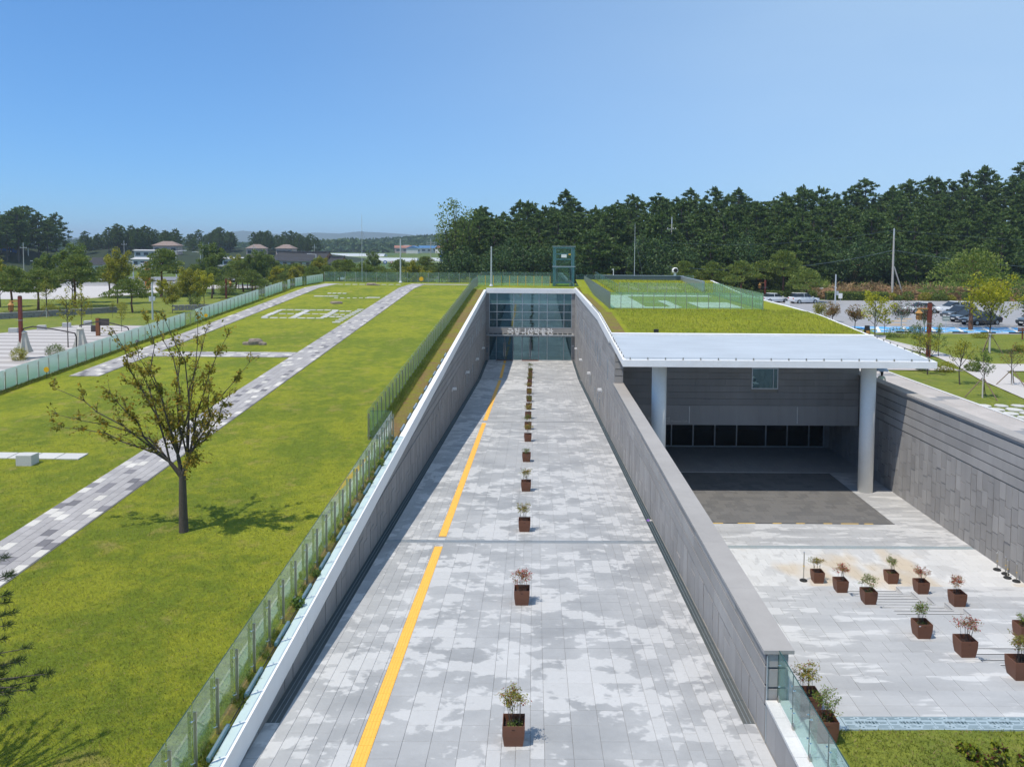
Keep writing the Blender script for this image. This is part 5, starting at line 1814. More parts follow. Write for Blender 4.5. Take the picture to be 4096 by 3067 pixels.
def layered_pine(h, R, pads, mat='pine2', lean=0.4, leaf=0.3, dens=260):
    tr = MB()
    a = rng.uniform(0, 6.28)
    ln = Vector((math.cos(a), math.sin(a), 0)) * lean
    spine = [Vector((0, 0, -0.2)), ln * 0.6 + Vector((0, 0, h * 0.25)), ln * 0.3 + Vector((0, 0, h * 0.5)), ln * 1.0 + Vector((0, 0, h * 0.78)), ln * 0.9 + Vector((0, 0, h * 0.95))]
    limb(tr, spine, 0.045 * h * 0.5 + 0.06, 0.05, 7)
    P, D = [], []
    for i in range(pads):
        t = i / max(pads - 1, 1)
        z = h * (0.50 + 0.48 * t)
        aa = i * 2.4 + rng.normal(0, 0.3)
        q = R * (0.78 - 0.62 * t) * rng.uniform(0.65, 1.1) if t < 0.95 else 0
        c = Vector((math.cos(aa) * q, math.sin(aa) * q, z)) + ln * 0.8
        st = spine[2].lerp(spine[4], min(1, max(0, t - 0.12)))
        limb(tr, bend(st, c, 0.12, 3), 0.06, 0.025, 5)
        s = R * rng.uniform(0.34, 0.5) * (1.1 - 0.3 * t)
        p, d = ellipsoid_pts(int(dens * (s / (0.42 * R))), tuple(c), (s, s, s * 0.42), 0.35)
        p[:, 2] = np.where(p[:, 2] < c.z - s * 0.12, c.z - s * 0.12 + rng.normal(0, 0.05, len(p)), p[:, 2])
        d[:, 2] = np.abs(d[:, 2]) + 0.5
        P.append(p); D.append(d)
    P, D = np.concatenate(P), np.concatenate(D)
    return Proto([('trunk', tr.mesh('trunk', 'bark_red')), ('crown', quads_mesh('crown', leaves(P, leaf, 0.4, 0.5, 0.4, D), mat))])


def broad_tree(h, R, trunk_h, mat, n_br=14, leaf=0.22, per=150, bark='bark', flat=0.8, r0=0.16, sparse=1.0, up=0.9, clump=0.42):
    tr = MB()
    fork = Vector((rng.normal(0, .05), rng.normal(0, .05), trunk_h))
    limb(tr, [Vector((0, 0, -0.3)), fork], r0, r0 * 0.75, 8)
    P = []
    cz = (h + trunk_h) / 2
    for i in range(n_br):
        a = i * 2.4 + rng.normal(0, .3)
        e = math.asin(min(1, max(-0.3, -0.2 + 1.2 * (i + .5) / n_br)))
        d = Vector((math.cos(a) * math.cos(e), math.sin(a) * math.cos(e), math.sin(e)))
        tip = Vector((d.x * R * 0.8, d.y * R * 0.8, cz + d.z * (h - cz) * 0.9))
        b = bend(fork, tip, 0.12 * R, 4)
        limb(tr, b, r0 * 0.45, 0.02, 5)
        for j in range(int(3 * sparse) + 1):
            c = b[2 + j % 3] + Vector((rng.normal(0, .25 * R * clump), rng.normal(0, .25 * R * clump), rng.normal(0, .2 * R * clump)))
            limb(tr, [b[1 + j % 3], c], 0.025, 0.01, 4)
            s = R * clump * rng.uniform(0.7, 1.15)
            p, _ = ellipsoid_pts(int(per / 2.5), tuple(c), (s, s, s * flat), 0.3)
            P.append(p)
    P = np.concatenate(P)
    return Proto([('trunk', tr.mesh('trunk', bark)), ('crown', quads_mesh('crown', leaves(P, leaf, 0.6, 0.3, 0.35), mat))])


def upright_tree(h, R, mat, trunk_h=1.0, n_br=9, leaf=0.13, per=60, bark='bark', props=False, wrap=0.0, r0=0.05):
    """young tree with rising, open branches"""
    tr = MB()
    limb(tr, [Vector((0, 0, -0.2)), Vector((rng.normal(0, .04), rng.normal(0, .04), trunk_h)), Vector((rng.normal(0, .1), rng.normal(0, .1), h * 0.9))], r0, 0.015, 7)
    P = []
    for i in range(n_br):
        a = i * 2.4 + rng.normal(0, .4)
        z = trunk_h + (h * 0.75 - trunk_h) * (i / n_br)
        L = R * rng.uniform(0.7, 1.15) * (1 - 0.35 * i / n_br)
        tip = Vector((math.cos(a) * L, math.sin(a) * L, z + L * rng.uniform(0.7, 1.5)))
        if tip.z > h: tip.z = h
        b = bend((0, 0, z), tip, 0.07 * R, 4)
        limb(tr, b, r0 * 0.45, 0.008, 5)
        for j in range(2, 5):
            s = 0.28 * R * rng.uniform(0.7, 1.2)
            p, _ = ellipsoid_pts(int(per / 3), tuple(b[j]), (s, s, s * 0.9), 0.1)
            P.append(p)
    p, _ = ellipsoid_pts(per, (0, 0, h * 0.9), (0.3 * R, 0.3 * R, 0.12 * h), 0.1); P.append(p)
    parts = [('trunk', tr.mesh('trunk', bark)), ('crown', quads_mesh('crown', leaves(np.concatenate(P), leaf, 0.6, 0.3, 0.35), mat))]
    if wrap:
        parts.append(('trunk_wrap', MB().tube((0, 0, 0.0), (0, 0, wrap), r0 * 1.25, r0 * 1.15, 10).mesh('trunk_wrap', 'bark_pale')))
    if props:
        for k in range(3):
            a = 0.5 + k * 2.094
            parts.append(('prop', MB().tube((math.cos(a) * 1.05, math.sin(a) * 1.05, -0.1), (math.cos(a) * 0.05, math.sin(a) * 0.05, wrap or 1.2), 0.03, n=6).mesh('prop', 'wood')))
        parts.append(('collar', MB().tube((0, 0, (wrap or 1.2) - 0.06), (0, 0, (wrap or 1.2) + 0.06), r0 * 1.7, n=10).mesh('collar', 'bark_pale')))
    return Proto(parts)


def shrub(w, l, h, mat, n=900, leaf=0.09):
    p, d = ellipsoid_pts(n, (0, 0, h * 0.45), (w / 2, l / 2, h * 0.55), 0.45)
    p += rng.normal(0, 0.05 * h, p.shape)
    p[:, 2] = np.maximum(p[:, 2], 0.02)
    st = MB()
    for k in range(6):
        a = k * 1.05
        st.tube((0, 0, -0.05), (math.cos(a) * w * 0.28, math.sin(a) * l * 0.28, h * 0.6), 0.015, 0.006, 4, cap=False)
    return Proto([('stems', st.mesh('stems', 'bark')), ('foliage', quads_mesh('foliage', leaves(p, leaf, 0.6, 0.4), mat))])


# --- wooded hillside: single pines
FP = [forest_pine(11.5, 3.6, 96, 50, 2), forest_pine(12.3, 3.4, 96, 50, 6), forest_pine(10.2, 4.0, 96, 50, 0), forest_pine(12.0, 3.0, 92, 48, 4), forest_pine(9.5, 3.9, 92, 50, 1), forest_pine(11.0, 3.8, 96, 50, 0)]
FO = [broad_tree(9.5, 3.6, 2.0, 'oak', 14, 0.42, 150, r0=0.2), broad_tree(8.0, 3.4, 1.5, 'oak', 12, 0.40, 150, r0=0.18), broad_tree(6.5, 3.2, 1.2, 'bushgr', 11, 0.36, 130, r0=0.14)]
cnt = 0
rows_ = [(152, 4.9), (157.5, 5.0), (163, 5.1), (169, 5.2), (176, 5.4), (183, 5.6), (191, 5.8), (200, 6.0), (209, 6.2)]
for ri, (yy, sp) in enumerate(rows_):
    x = -0.078 * yy - 2 + (ri % 2) * 3
    xmax = 0.63 * yy + 6
    while x < xmax and cnt < 298:
        xx, y2 = x + random.uniform(-1.6, 1.6), yy + random.uniform(-2.4, 2.4)
        front = ri < 2
        if front and (random.random() < (0.5 if xx > 5 else 0.7)):
            FO[random.randrange(2)].place('oak_tree', 'dark broadleaf tree at the foot of the pine covered hillside', 'tree', (xx, y2, ground_z(xx, y2) - 0.3), random.uniform(0, 6.28), random.uniform(0.95, 1.25), 'broadleaf trees at the foot of the hill')
        else:
            FP[random.randrange(6)].place('pine_tree', 'dark green pine among many on the wooded hillside behind the museum', 'tree', (xx, y2, ground_z(xx, y2) - 0.3), random.uniform(0, 6.28), random.uniform(0.98, 1.3), 'pines on the wooded hillside')
        cnt += 1
        x += sp * random.uniform(0.85, 1.15)
# tall loose tree at the left end of the wood
pop = broad_tree(18.5, 4.6, 4.0, 'bushgr', 26, 0.40, 130, r0=0.3, flat=0.7, clump=0.30)
pop.place('cottonwood_tree', 'tall loose leafed tree standing out at the left end of the wood', 'tree', (-15.6, 158, ground_z(-15.6, 158)), 0.4, 1.06)
FO[1].place('oak_tree', 'broad dark tree tucked under the tall loose tree at the wood edge', 'tree', (-11.0, 154, ground_z(-11, 154)), 1.4, 1.2)
FO[0].place('oak_tree', 'dark round tree left of the wood behind the road sign', 'tree', (-17.0, 168, ground_z(-17, 168)), 2.4, 1.0)

# undergrowth along the foot of the wood: one mass
P = []
for k in range(330):
    x = random.uniform(-14, 92); y = random.uniform(146.5, 153)
    s = random.uniform(0.9, 2.0)
    p, _ = ellipsoid_pts(75, (x, y, ground_z(x, y) + s * 0.75), (s * 1.1, s, s * 1.25), 0.45)
    P.append(p)
o = new_obj('undergrowth', quads_mesh('undergrowth', leaves(np.concatenate(P), 0.38, 0.6, 0.3), 'bushgr'))
tag(o, 'tangled green undergrowth along the foot of the wooded hill', 'undergrowth', kind='stuff')
P, D = [], []
for k in range(190):
    x = random.uniform(46, 84); y = random.uniform(130.2, 133.8)
    s = random.uniform(1.1, 2.3)
    p, d = ellipsoid_pts(130, (x, y, ground_z(x, y) + s * 0.5), (s * 1.3, s, s * 0.8), 0.3)
    d[:, 2] = np.abs(d[:, 2]) * 0.5 + 0.2; d[:, 0] *= 1.6
    P.append(p); D.append(d)
_c0 = set(COL.objects)
o = new_obj('dry_brush', quads_mesh('dry_brush', leaves(np.concatenate(P), 0.85, 0.10, 0.2, 0.5, np.concatenate(D)), 'dry'))
tag(o, 'heaps of dry straw coloured brush below the wood', 'brush', kind='stuff')
dead = upright_tree(6.5, 2.4, 'dry', 1.6, 10, 0.22, 60, r0=0.12)
dead.place('dead_tree', 'brown withered tree above the dry brush heap', 'tree', (54.5, 136, ground_z(54.5, 136)), 0.3, 1.0)
t = thing('rubble_heap', 'pale rubble heap at the left end of the dry brush', 'rubble', (49.5, 133, ground_z(49.5, 133)))
mb = MB()
for k in range(26):
    x, y = 49.5 + random.uniform(-2.4, 2.4), 132 + random.uniform(-0.6, 0.8)
    z = ground_z(x, y) + random.uniform(0.1, 1.7)
    s = random.uniform(0.2, 0.45)
    mb.hexa([(x - s, y - s, z), (x + s, y - s * 1.2, z + .1), (x + s * .9, y + s, z), (x - s, y + s, z + .1), (x - s * .8, y - s, z + s), (x + s, y - s, z + s * .7), (x + s * .7, y + s, z + s), (x - s, y + s * .8, z + s * .6)])
mb.build('rubble', 'tarp', t, kind='stuff')
# clipped hedges behind the car park
def hedge(label, x0, x1, y, w, h, mat='bushgr', n=2600, z=None):
    p = np.column_stack([rng.uniform(x0, x1, n), rng.uniform(y - w / 2, y + w / 2, n), rng.uniform(0.05, h, n)])
    top = rng.random(n) < 0.4
    p[:, 2] = np.where(top, h + rng.normal(0, 0.08, n), p[:, 2])
    p[:, 1] = np.where(~top, y - w / 2 + rng.normal(0, 0.08, n), p[:, 1])
    zz = ground_z((x0 + x1) / 2, y) if z is None else z
    t = thing('hedge', label, 'hedge', ((x0 + x1) / 2, y, zz))
    p -= np.array([(x0 + x1) / 2, y, 0])
    new_obj('foliage', quads_mesh('foliage', leaves(p, 0.24, 0.6, 0.4), mat), t)
    MB().box(x0 + .1, x1 - .1, y - w / 2 + .15, y + w / 2 - .1, zz - .1, zz + h * 0.85).build('stems', 'hill', t)


hedge('long clipped hedge behind the car park, right part', 47.5, 57.5, 128.2, 1.6, 1.3)
hedge('clipped hedge behind the car park, left part by the white cars', 33, 46.2, 129.0, 1.6, 1.3)
eb = MB()
n_ = 40
for q in range(n_ + 1):
    x = 48 + q * 0.95
    h_ = 1.6 + 0.7 * math.sin(q * 0.9) * math.sin(q * 0.37 + 1)
    for j, (dy, k_) in enumerate(((0, 0.0), (1.0, .55), (2.2, .95), (4.2, 1.1))):
        eb.v.append((x + random.uniform(-.2, .2), 129.6 + dy, 4.35 + h_ * k_ + random.uniform(-.08, .08)))
for q in range(n_):
    for j in range(3):
        a = q * 4 + j
        eb.f.append((a, a + 4, a + 5, a + 1))
MT['earth'] = M('reddish earth', (0.30, 0.17, 0.10), .95, grains=((1.2, .25), (8, .2)), bump=(3, .1))
tag(eb.build('earth_bank', 'earth', smooth=False), kind='structure')
for i in range(16):
    sx = 58 + i * 1.75 + random.uniform(-.6, .6)
    shrub(2.2, 1.6, random.uniform(.9, 1.7), 'bushgr' if i % 3 else 'ygreen', 700, 0.2).place('bush', 'loose bush along the earth bank behind the parked cars', 'bush', (sx, 128.4 + random.uniform(-.6, .6), 4.4), i, 1.0, 'loose bushes along the earth bank')
_c0b = set(COL.objects) - _c0
UB = [shrub(3.4, 2.8, 2.6, 'bushgr', 1500, 0.2), shrub(3.0, 2.6, 2.3, 'ygreen', 1300, 0.18)]

# --- garden pines and street trees
LP = [layered_pine(6.8, 3.9, 13, dens=420, leaf=0.34), layered_pine(6.0, 3.7, 12, dens=420, leaf=0.34), layered_pine(7.4, 3.7, 14, dens=420, leaf=0.34), layered_pine(5.4, 4.2, 11, dens=420, leaf=0.34)]
YT = [upright_tree(7.0, 2.2, 'ygreen', 1.4, 15, 0.26, 260, r0=0.09), upright_tree(6.0, 2.1, 'lime', 1.2, 14, 0.25, 260, r0=0.08), upright_tree(9.5, 2.6, 'bushgr', 1.8, 18, 0.30, 300, r0=0.13),
      upright_tree(9.0, 2.3, 'ygreen', 2.0, 17, 0.28, 280, r0=0.12)]


def put(pr, name, label, x, y, rz=0.0, sc=1.0, z=None, group=None, sz=None):
    return pr.place(name, label, 'tree', (x, y, ground_z(x, y) if z is None else z), rz, sc, group, sz)


put(LP[0], 'garden_pine', 'layered pine with dark bent trunk at the far left edge', -80.3, 121.8, 0.4, 1.0)
put(LP[1], 'garden_pine', 'layered pine just right of the one at the left edge', -79.0, 126.5, 2.0, 1.05)
put(YT[2], 'street_tree', 'tall narrow green tree behind the leftmost pines', -83.5, 136, 0.5, 0.95)
put(LP[2], 'garden_pine', 'tall layered pine with leaning trunk left of centre garden', -77.0, 133, 3.6, 1.15)
put(YT[2], 'street_tree', 'tall bright green tree rising above the leaning pine', -82, 141, 1.5, 1.12)
put(YT[3], 'street_tree', 'tall yellow green tree next to the bright green one', -73.5, 140, 2.5, 1.1)
put(LP[1], 'garden_pine', 'layered pine in front of the road behind the yellow green tree', -82.3, 153.5, 0.8, 1.05)
put(LP[3], 'garden_pine', 'wide low pine with dark spreading limbs in the left garden', -62.4, 123.3, 1.0, 0.92)
put(LP[2], 'garden_pine', 'layered pine beside the orange totem', -74.3, 158, 4.4, 1.25)
put(YT[1], 'street_tree', 'golden leaved tree left of the orange totem', -81.0, 165, 0.2, 0.85)
put(YT[0], 'street_tree', 'yellow green tree with pale trunk behind the small stone wall', -56.3, 129.7, 0.6, 0.95)
put(YT[1], 'street_tree', 'lime tree next to the pale trunk tree', -57.2, 137.4, 2.4, 1.0)
put(YT[0], 'street_tree', 'thin sapling left of the pale trunk tree', -56.0, 122.7, 3.3, 0.62)
put(YT[2], 'street_tree', 'tall loose tree above the far garden pines', -67.3, 166.6, 4.0, 1.15)
put(YT[2], 'street_tree', 'second tall loose tree right of the far garden lamp', -60.5, 172, 1.0, 1.0)
put(YT[3], 'street_tree', 'slim tall tree at the left edge above the road sign', -88, 131, 5.0, 0.9)
for i, (x, y, s) in enumerate(((-75.1, 200, 1.0), (-71.7, 200.5, 1.1), (-66, 196, 1.05), (-60, 190, 1.0), (-70, 186, 0.95), (-55, 182, 1.0), (-64.5, 176, 0.9), (-48, 178, 1.0), (-51.5, 190, 1.05), (-58, 163, 0.85),
                               (-42, 180, 0.95), (-36, 184, 1.0), (-30.5, 182, 1.0), (-25.5, 176, 0.9), (-63, 155, 0.8), (-20.5, 172, 0.95), (-46, 166, 0.85))):
    put(LP[i % 4], 'garden_pine', 'garden pine in the row behind the green fence', x, y, i * 1.3, s, group='garden pines behind the green fence')
for i, (x, y, s, k) in enumerate(((-40, 172, .7, 1), (-33, 165, .62, 0), (-27, 160, .6, 1), (-22, 165, .7, 0), (-16.5, 160, .75, 1), (-52, 172, .8, 0), (-68, 146, .7, 1), (-44.5, 158, .6, 0), (-12.5, 150, .8, 1), (-8.5, 140, .75, 0), (-4.5, 136, .72, 1), (0.5, 138, .7, 0), (7.8, 134, .62, 1), (12.0, 136, .7, 0), (17, 135, .75, 1), (22.5, 136, .6, 0))):
    put(YT[k], 'street_tree', 'small yellowing tree in the loose row behind the museum', x, y, i * 1.7, s, group='small yellowing trees behind the museum')
_c2 = set(COL.objects)
for i, (x, y, s) in enumerate(((38.0, 132.6, 1.0), (41.3, 130.5, 1.05), (42.2, 122.0, .9), (29.5, 131.5, .85), (34.0, 129, 1.0), (24.5, 131, .8))):
    put(LP[(i + 1) % 4], 'garden_pine', ['flat topped pine behind the right roof edge, left of a pair', 'flat topped pine behind the right roof edge, right of a pair', 'flat topped pine with bare trunk near the white parked cars', 'low pine behind the glass on the roof', 'wide pine just left of the flat topped pair', 'small pine behind the roof parapet vent'][i], x, y, i * 2.1, s)
_c2b = set(COL.objects) - _c2
for i in range(34):
    x = -76 + i * 1.95 + random.uniform(-1, 1); y = random.uniform(150, 205) - max(0, (x + 40)) * 0.5
    put((LP if i % 3 else YT)[i % 4], 'street_tree' if i % 3 == 0 else 'garden_pine', 'tree in the dense belt before the tiled hall', x, y, i * 1.9, random.uniform(.62, .95), group='tree belt before the tiled hall')
for i in range(26):
    x = -74 + i * 2.6 + random.uniform(-1, 1); y = 172 - max(0, (x + 45)) * 0.8 + random.uniform(-12, 12)
    UB[i % 2].place('bush', 'bush in the dense belt before the tiled hall', 'bush', (x, y, ground_z(x, y)), i * 1.1, random.uniform(.9, 1.35), 'bushes of the belt before the tiled hall')
for i, (x, y, s, k) in enumerate(((-10, 128, 1.0, 0), (-3, 130, .9, 1), (4, 131, 1.0, 0), (10, 130, 1.0, 1), (16, 131, 1.1, 0), (21, 130, .9, 1), (-18, 150, 1.1, 0), (-26, 152, .9, 1), (-36, 152, 1.1, 0), (-45, 148, 1.0, 1), (27, 131, 1.1, 0))):
    UB[k].place('bush', 'rounded bush in the planting strip behind the museum', 'bush', (x, y, ground_z(x, y)), i * 1.1, s, 'bushes behind the museum')
# saplings along the striped plaza
SP = upright_tree(6.2, 0.9, 'ygreen', 2.4, 10, 0.16, 60, r0=0.06)
put(SP, 'sapling', 'thin sapling behind the folded parasols', -48.3, 82.1, 0.3, 1.05)
put(SP, 'sapling', 'second thin sapling right of the folded parasols', -49.2, 86.2, 2.3, 1.05)
put(SP, 'sapling', 'small bare sapling at the end of the striped plaza', -50.5, 97.0, 1.3, 0.55)
put(SP, 'sapling', 'short sapling in the left garden bed', -60.7, 114.2, 4.3, 0.42)
put(SP, 'sapling', 'short dark sapling left of the wide low pine', -63.6, 113.9, 5.3, 0.4)
put(upright_tree(5.8, 1.3, 'ygreen', 1.6, 9, 0.15, 60, props=True, wrap=1.3, r0=0.05), 'sapling', 'propped young tree with white wrapped trunk by the low stone wall', -70.3, 114.4, 0.9, 1.0)
for i, (x, y, s) in enumerate(((-83, 110, 1.0), (-74, 121, .7), (-60, 140, .8), (-52, 133, .7), (-86, 118, 1.1), (-47.5, 73, .55), (-45.7, 75.5, .5), (-66, 127, .6))):
    UB[i % 2].place('bush', ['round bush at the far left edge of the lower garden', 'bush beside the low stone wall', 'bush under the pale trunk tree', 'small bush beyond the green fence', 'wide bush at the left picture edge', 'low shrub under the left folded parasol', 'low shrub under the right folded parasol', 'small bush beside the wide low pine'][i], 'bush', (x, y, 3.0), i * 1.1, s)

# --- right park
ZR = 4.4
K_R = 1.114
_c1 = set(COL.objects)
ST = [upright_tree(2.75, 0.75, 'bushgr', 1.15, 9, 0.10, 80, props=True, wrap=1.15, r0=0.035), upright_tree(2.6, 0.85, 'autumn', 1.0, 9, 0.08, 36, props=True, wrap=1.0, r0=0.035),
      upright_tree(2.9, 0.95, 'ygreen', 0.9, 9, 0.11, 70, r0=0.05)]
put(ST[0], 'staked_tree', 'small staked tree with white trunk on the lawn right of the court', 26.2, 45.5, 0.4, 1.0, ZR)
put(ST[2], 'park_tree', 'small yellow green tree just right of the canopy corner', 27.25, 49.9, 0.2, 1.0, ZR)
put(ST[1], 'staked_tree', 'thin staked tree with brown leaves at the right picture edge', 30.4, 49.6, 0.4, 1.0, ZR)
put(ST[2], 'park_tree', 'dark shrubby tree half hidden by the canopy corner', 27.0, 53.6, 2.2, 1.0, ZR)
put(upright_tree(6.3, 2.1, 'lime', 1.9, 16, 0.19, 170, props=True, wrap=1.6, r0=0.07), 'park_tree', 'large lime yellow staked tree on the right lawn', 37.8, 64.9, 1.0, 1.0, ZR)
put(layered_pine(8.0, 5.8, 15, leaf=0.3, dens=420), 'park_pine', 'big spreading pine beside the dark parked cars', 46.5, 83.5, 0.4, 1.0, ZR)
put(layered_pine(7.4, 4.0, 10, leaf=0.3), 'park_pine', 'dark pine at the right picture edge behind the lime tree', 52.5, 80.0, 1.6, 1.0, ZR)
put(broad_tree(6.4, 2.4, 2.0, 'oak', 12, 0.2, 130, r0=0.16), 'park_tree', 'dark broad tree at the right edge behind the lime tree', 46.5, 71.5, 1.6, 1.0, ZR)
put(upright_tree(4.4, 1.7, 'lime', 1.0, 13, 0.17, 100, r0=0.06), 'park_tree', 'lime yellow tree with forked trunks beside the sandwich board', 32.9, 75.6, 0.0, 1.0, ZR)
put(upright_tree(2.7, 0.7, 'lime', 0.8, 8, 0.15, 50, r0=0.035), 'park_tree', 'small lime sapling right of the forked lime tree', 34.7, 77.7, 0.0, 1.0, ZR)
put(broad_tree(2.5, 0.95, 0.8, 'autumn', 9, 0.12, 120, r0=0.05), 'park_tree', 'orange tinged maple left of the lime tree', 34.0, 83.2, 0.0, 1.0, ZR)
put(broad_tree(2.3, 1.0, 0.5, 'autumn', 9, 0.12, 120, r0=0.05), 'park_tree', 'orange maple above the white roof edge', 34.6, 91.0, 2.0, 1.0, ZR)
put(broad_tree(2.0, 0.9, 0.4, 'ygreen', 9, 0.12, 110, r0=0.04), 'park_tree', 'olive bush like tree left of the orange maple', 34.8, 96.0, 2.0, 1.0, ZR)
put(broad_tree(3.1, 1.1, 1.2, 'crape', 10, 0.11, 130, bark='bark_pale', r0=0.06), 'crape_myrtle', 'pink flowering crape myrtle beside the blue parking bays', 38.5, 82.3, 0.0, 1.0, ZR)
put(broad_tree(3.4, 1.25, 1.3, 'crape', 10, 0.11, 130, bark='bark_pale', r0=0.06), 'crape_myrtle', 'pink flowering crape myrtle behind the lantern post', 37.8, 75.9, 1.0, 1.0, ZR)
put(upright_tree(3.2, 1.1, 'bushgr', 0.5, 9, 0.1, 40, r0=0.04), 'park_tree', 'thin leaning tree in front of the canopy corner lamp', 29.8, 60.5, 1.0, 1.0, ZR)
put(upright_tree(2.8, 0.8, 'bushgr', 0.4, 9, 0.1, 60, r0=0.04), 'park_tree', 'slim green tree beside the lantern post foot', 32.4, 62.6, 3.0, 1.0, ZR)
for i, (x, y, w, l, h, m) in enumerate(((35.4, 76.2, 2.6, 1.8, 1.0, 'bushgr'), (38.9, 79.8, 2.2, 1.6, 0.8, 'oak'), (36.6, 74.5, 1.6, 1.2, .6, 'bushgr'), (28.9, 54.9, 1.7, 1.1, 0.75, 'ygreen'), (27.6, 55.6, 1.2, 0.9, .7, 'bushgr'), (31, 55.2, 1.2, .9, .6, 'bushgr'),
                                         (43.5, 76.0, 2.2, 1.2, .5, 'ygreen'), (41.5, 66.5, 2.0, 1.2, .5, 'ygreen'), (35.5, 96.5, 1.6, 1.4, 1.2, 'ygreen'))):
    shrub(w, l, h, m, 800, 0.1).place('shrub', ['broad low shrub beside the path kerb below the lime tree', 'dark low shrub behind the broad low shrub', 'small shrub in front of the broad low shrub', 'olive shrub under the canopy corner', 'dark shrub left of the olive shrub', 'low shrub right of the olive shrub',
                                               'pale green groundcover shrub on the right mound', 'yellow groundcover clump beside the lime tree', 'bushy shrub beyond the roof edge by the white cars'][i], 'shrub', (x, y, ZR), i)

_c1b = set(COL.objects) - _c1
# --- shrub tufts in the corner lawn and on the verges
for i, (x, y, s) in enumerate(((8.9, 15.3, 1.0), (9.0, 15.0, .9), (9.45, 15.35, 1.1), (9.3, 15.05, .9), (9.85, 15.1, 1.0), (8.8, 15.55, .7))):
    shrub(0.34, 0.3, 0.3, 'shrub_y', 110, 0.10).place('azalea', 'small bronze and green shrub in the corner lawn, %s' % ['left front', 'left rear', 'back middle', 'middle front', 'at the right picture edge', 'farthest left'][i], 'shrub', (x, y, PLAT_Z - 0.03), i, s)
for i, (y, s) in enumerate(((20.4, .3), (22.1, .22), (31.5, .3), (33.2, .28), (26.0, .15), (29.5, .2))):
    shrub(1.0, 1.0, 1.0, 'bushgr', 140, 0.28).place('weed', 'green weed growing against the white coping, number %s from the camera' % ['one', 'two', 'five', 'six', 'three', 'four'][i], 'weed', (-6.13, y, lawn_z(y) + 0.02), i, s)

# --- sparse young tree on the near lawn
TB = Vector((-11.29, 25.24, lawn_z(25.24)))
zt = MB()
fork = Vector((0.0, 0, 1.83))
limb(zt, [Vector((0.02, 0, -0.2)), Vector((0.01, 0, 0.1)), Vector((0, 0, 0.9)), fork], 0.165, 0.105, 12)
subs = [Vector((-0.16, 0.05, 2.5)), Vector((0.2, -0.05, 2.4)), Vector((-0.35, -0.1, 2.3))]
for s_ in subs: limb(zt, [fork - Vector((0, 0, 0.05)), s_], 0.085, 0.055, 8)
k = 0.00812
tips = [(233.7, 1554, 2), (242, 1717, 2), (293, 1641, 2), (467, 1541, 0), (567, 1320, 0), (462, 1342, 0), (621, 1287, 0), (701, 1277, 0), (776, 1282, 1), (845, 1327, 1), (935, 1337, 1), (994, 1451, 1), (472, 1560, 2), (804, 1826, 1), (935, 1576, 1), (660, 1400, 0), (880, 1480, 1), (740, 1380, 1), (540, 1430, 2)]
LPn, LD = [], []
for i, (px, py, sb) in enumerate(tips):
    tip = Vector(((px - 733.7) * k, rng.uniform(-1.6, 1.6) * (0.4 if px < 400 else 1), (2125 - py) * k))
    b = bend(subs[sb], tip, 0.26, 6)
    b = [q + (Vector((rng.normal(0, .05), rng.normal(0, .05), rng.normal(0, .04))) if 0 < qi < 6 else Vector()) for qi, q in enumerate(b)]
    limb(zt, b, 0.036, 0.007, 6)
    for j in range(1, 7):
        for q in range(3):
            L = rng.uniform(0.25, 0.85) * (1.15 - 0.1 * j)
            d = (tip - subs[sb]).normalized() + Vector((rng.normal(0, .5), rng.normal(0, .5), rng.normal(0.15, .4)))
            e = b[j] + d.normalized() * L
            limb(zt, [b[j], b[j].lerp(e, 0.5) + Vector((0, 0, 0.05)), e], 0.008, 0.003, 4)
            dens = 34 if (j < 6 and py > 1330) else 11
            if px < 300: dens = 20 if j > 2 else 8
            for _ in range(int(dens * rng.uniform(0.2, 1.5))):
                u = rng.uniform(0.1, 1.1)
                LPn.append(np.array(b[j].lerp(e, u)) + rng.normal(0, 0.055, 3)); LD.append(np.array(d) + rng.normal(0, .6, 3) + np.array([0, 0, -.4]))
t = thing('lawn_tree', 'slender half bare young tree with olive leaves on the near lawn', 'tree', TB)
new_obj('trunk', zt.mesh('trunk', 'bark', smooth=True), t)
new_obj('crown', quads_mesh('crown', leaves(np.array(LPn), 0.115, 0.46, 0.3, 0.3, np.array(LD)), 'zelk'), t)

# --- pine close to the camera on the left: only its right branches reach the picture
pt = thing('near_pine', 'pine whose needle tufts reach in at the lower left edge', 'tree', (-11.4, 12.9, lawn_z(12.9)))
tuft = [(-7.95, 12.19, 7.76), (-8.28, 12.55, 7.37), (-7.69, 12.34, 7.27), (-8.03, 12.62, 7.11), (-8.16, 12.65, 6.97), (-7.75, 11.98, 7.22), (-7.95, 11.92, 7.28), (-8.79, 12.9, 7.05), (-8.25, 12.21, 8.61), (-8.25, 12.18, 8.5), (-8.76, 13.09, 7.89), (-8.41, 12.46, 8.0),
        (-8.66, 12.9, 8.61), (-8.45, 12.47, 9.09), (-8.67, 12.67, 6.56), (-8.25, 12.08, 6.78), (-8.52, 12.66, 8.73), (-8.66, 12.94, 7.12), (-8.55, 12.53, 8.12), (-8.72, 12.79, 7.6), (-8.72, 12.71, 7.02), (-8.11, 11.98, 7.14), (-8.79, 12.81, 6.7)]
for i in range(120):
    a, e = rng.uniform(0, 6.28), rng.uniform(-0.5, 1.0)
    r = rng.uniform(0.8, 2.4) * (1.0 - 0.3 * max(e, 0))
    tuft.append((-11.5 + math.cos(a) * r, 12.9 + math.sin(a) * r, 7.5 + e * 1.7))
pb = MB()
base = Vector((-11.4, 12.9, lawn_z(12.9) - 0.2))
limb(pb, [base, base + Vector((0.1, 0, 1.6)), Vector((-11.5, 12.9, 6.8)), Vector((-11.45, 12.9, 9.3))], 0.17, 0.05, 9)
PP, DD = [], []
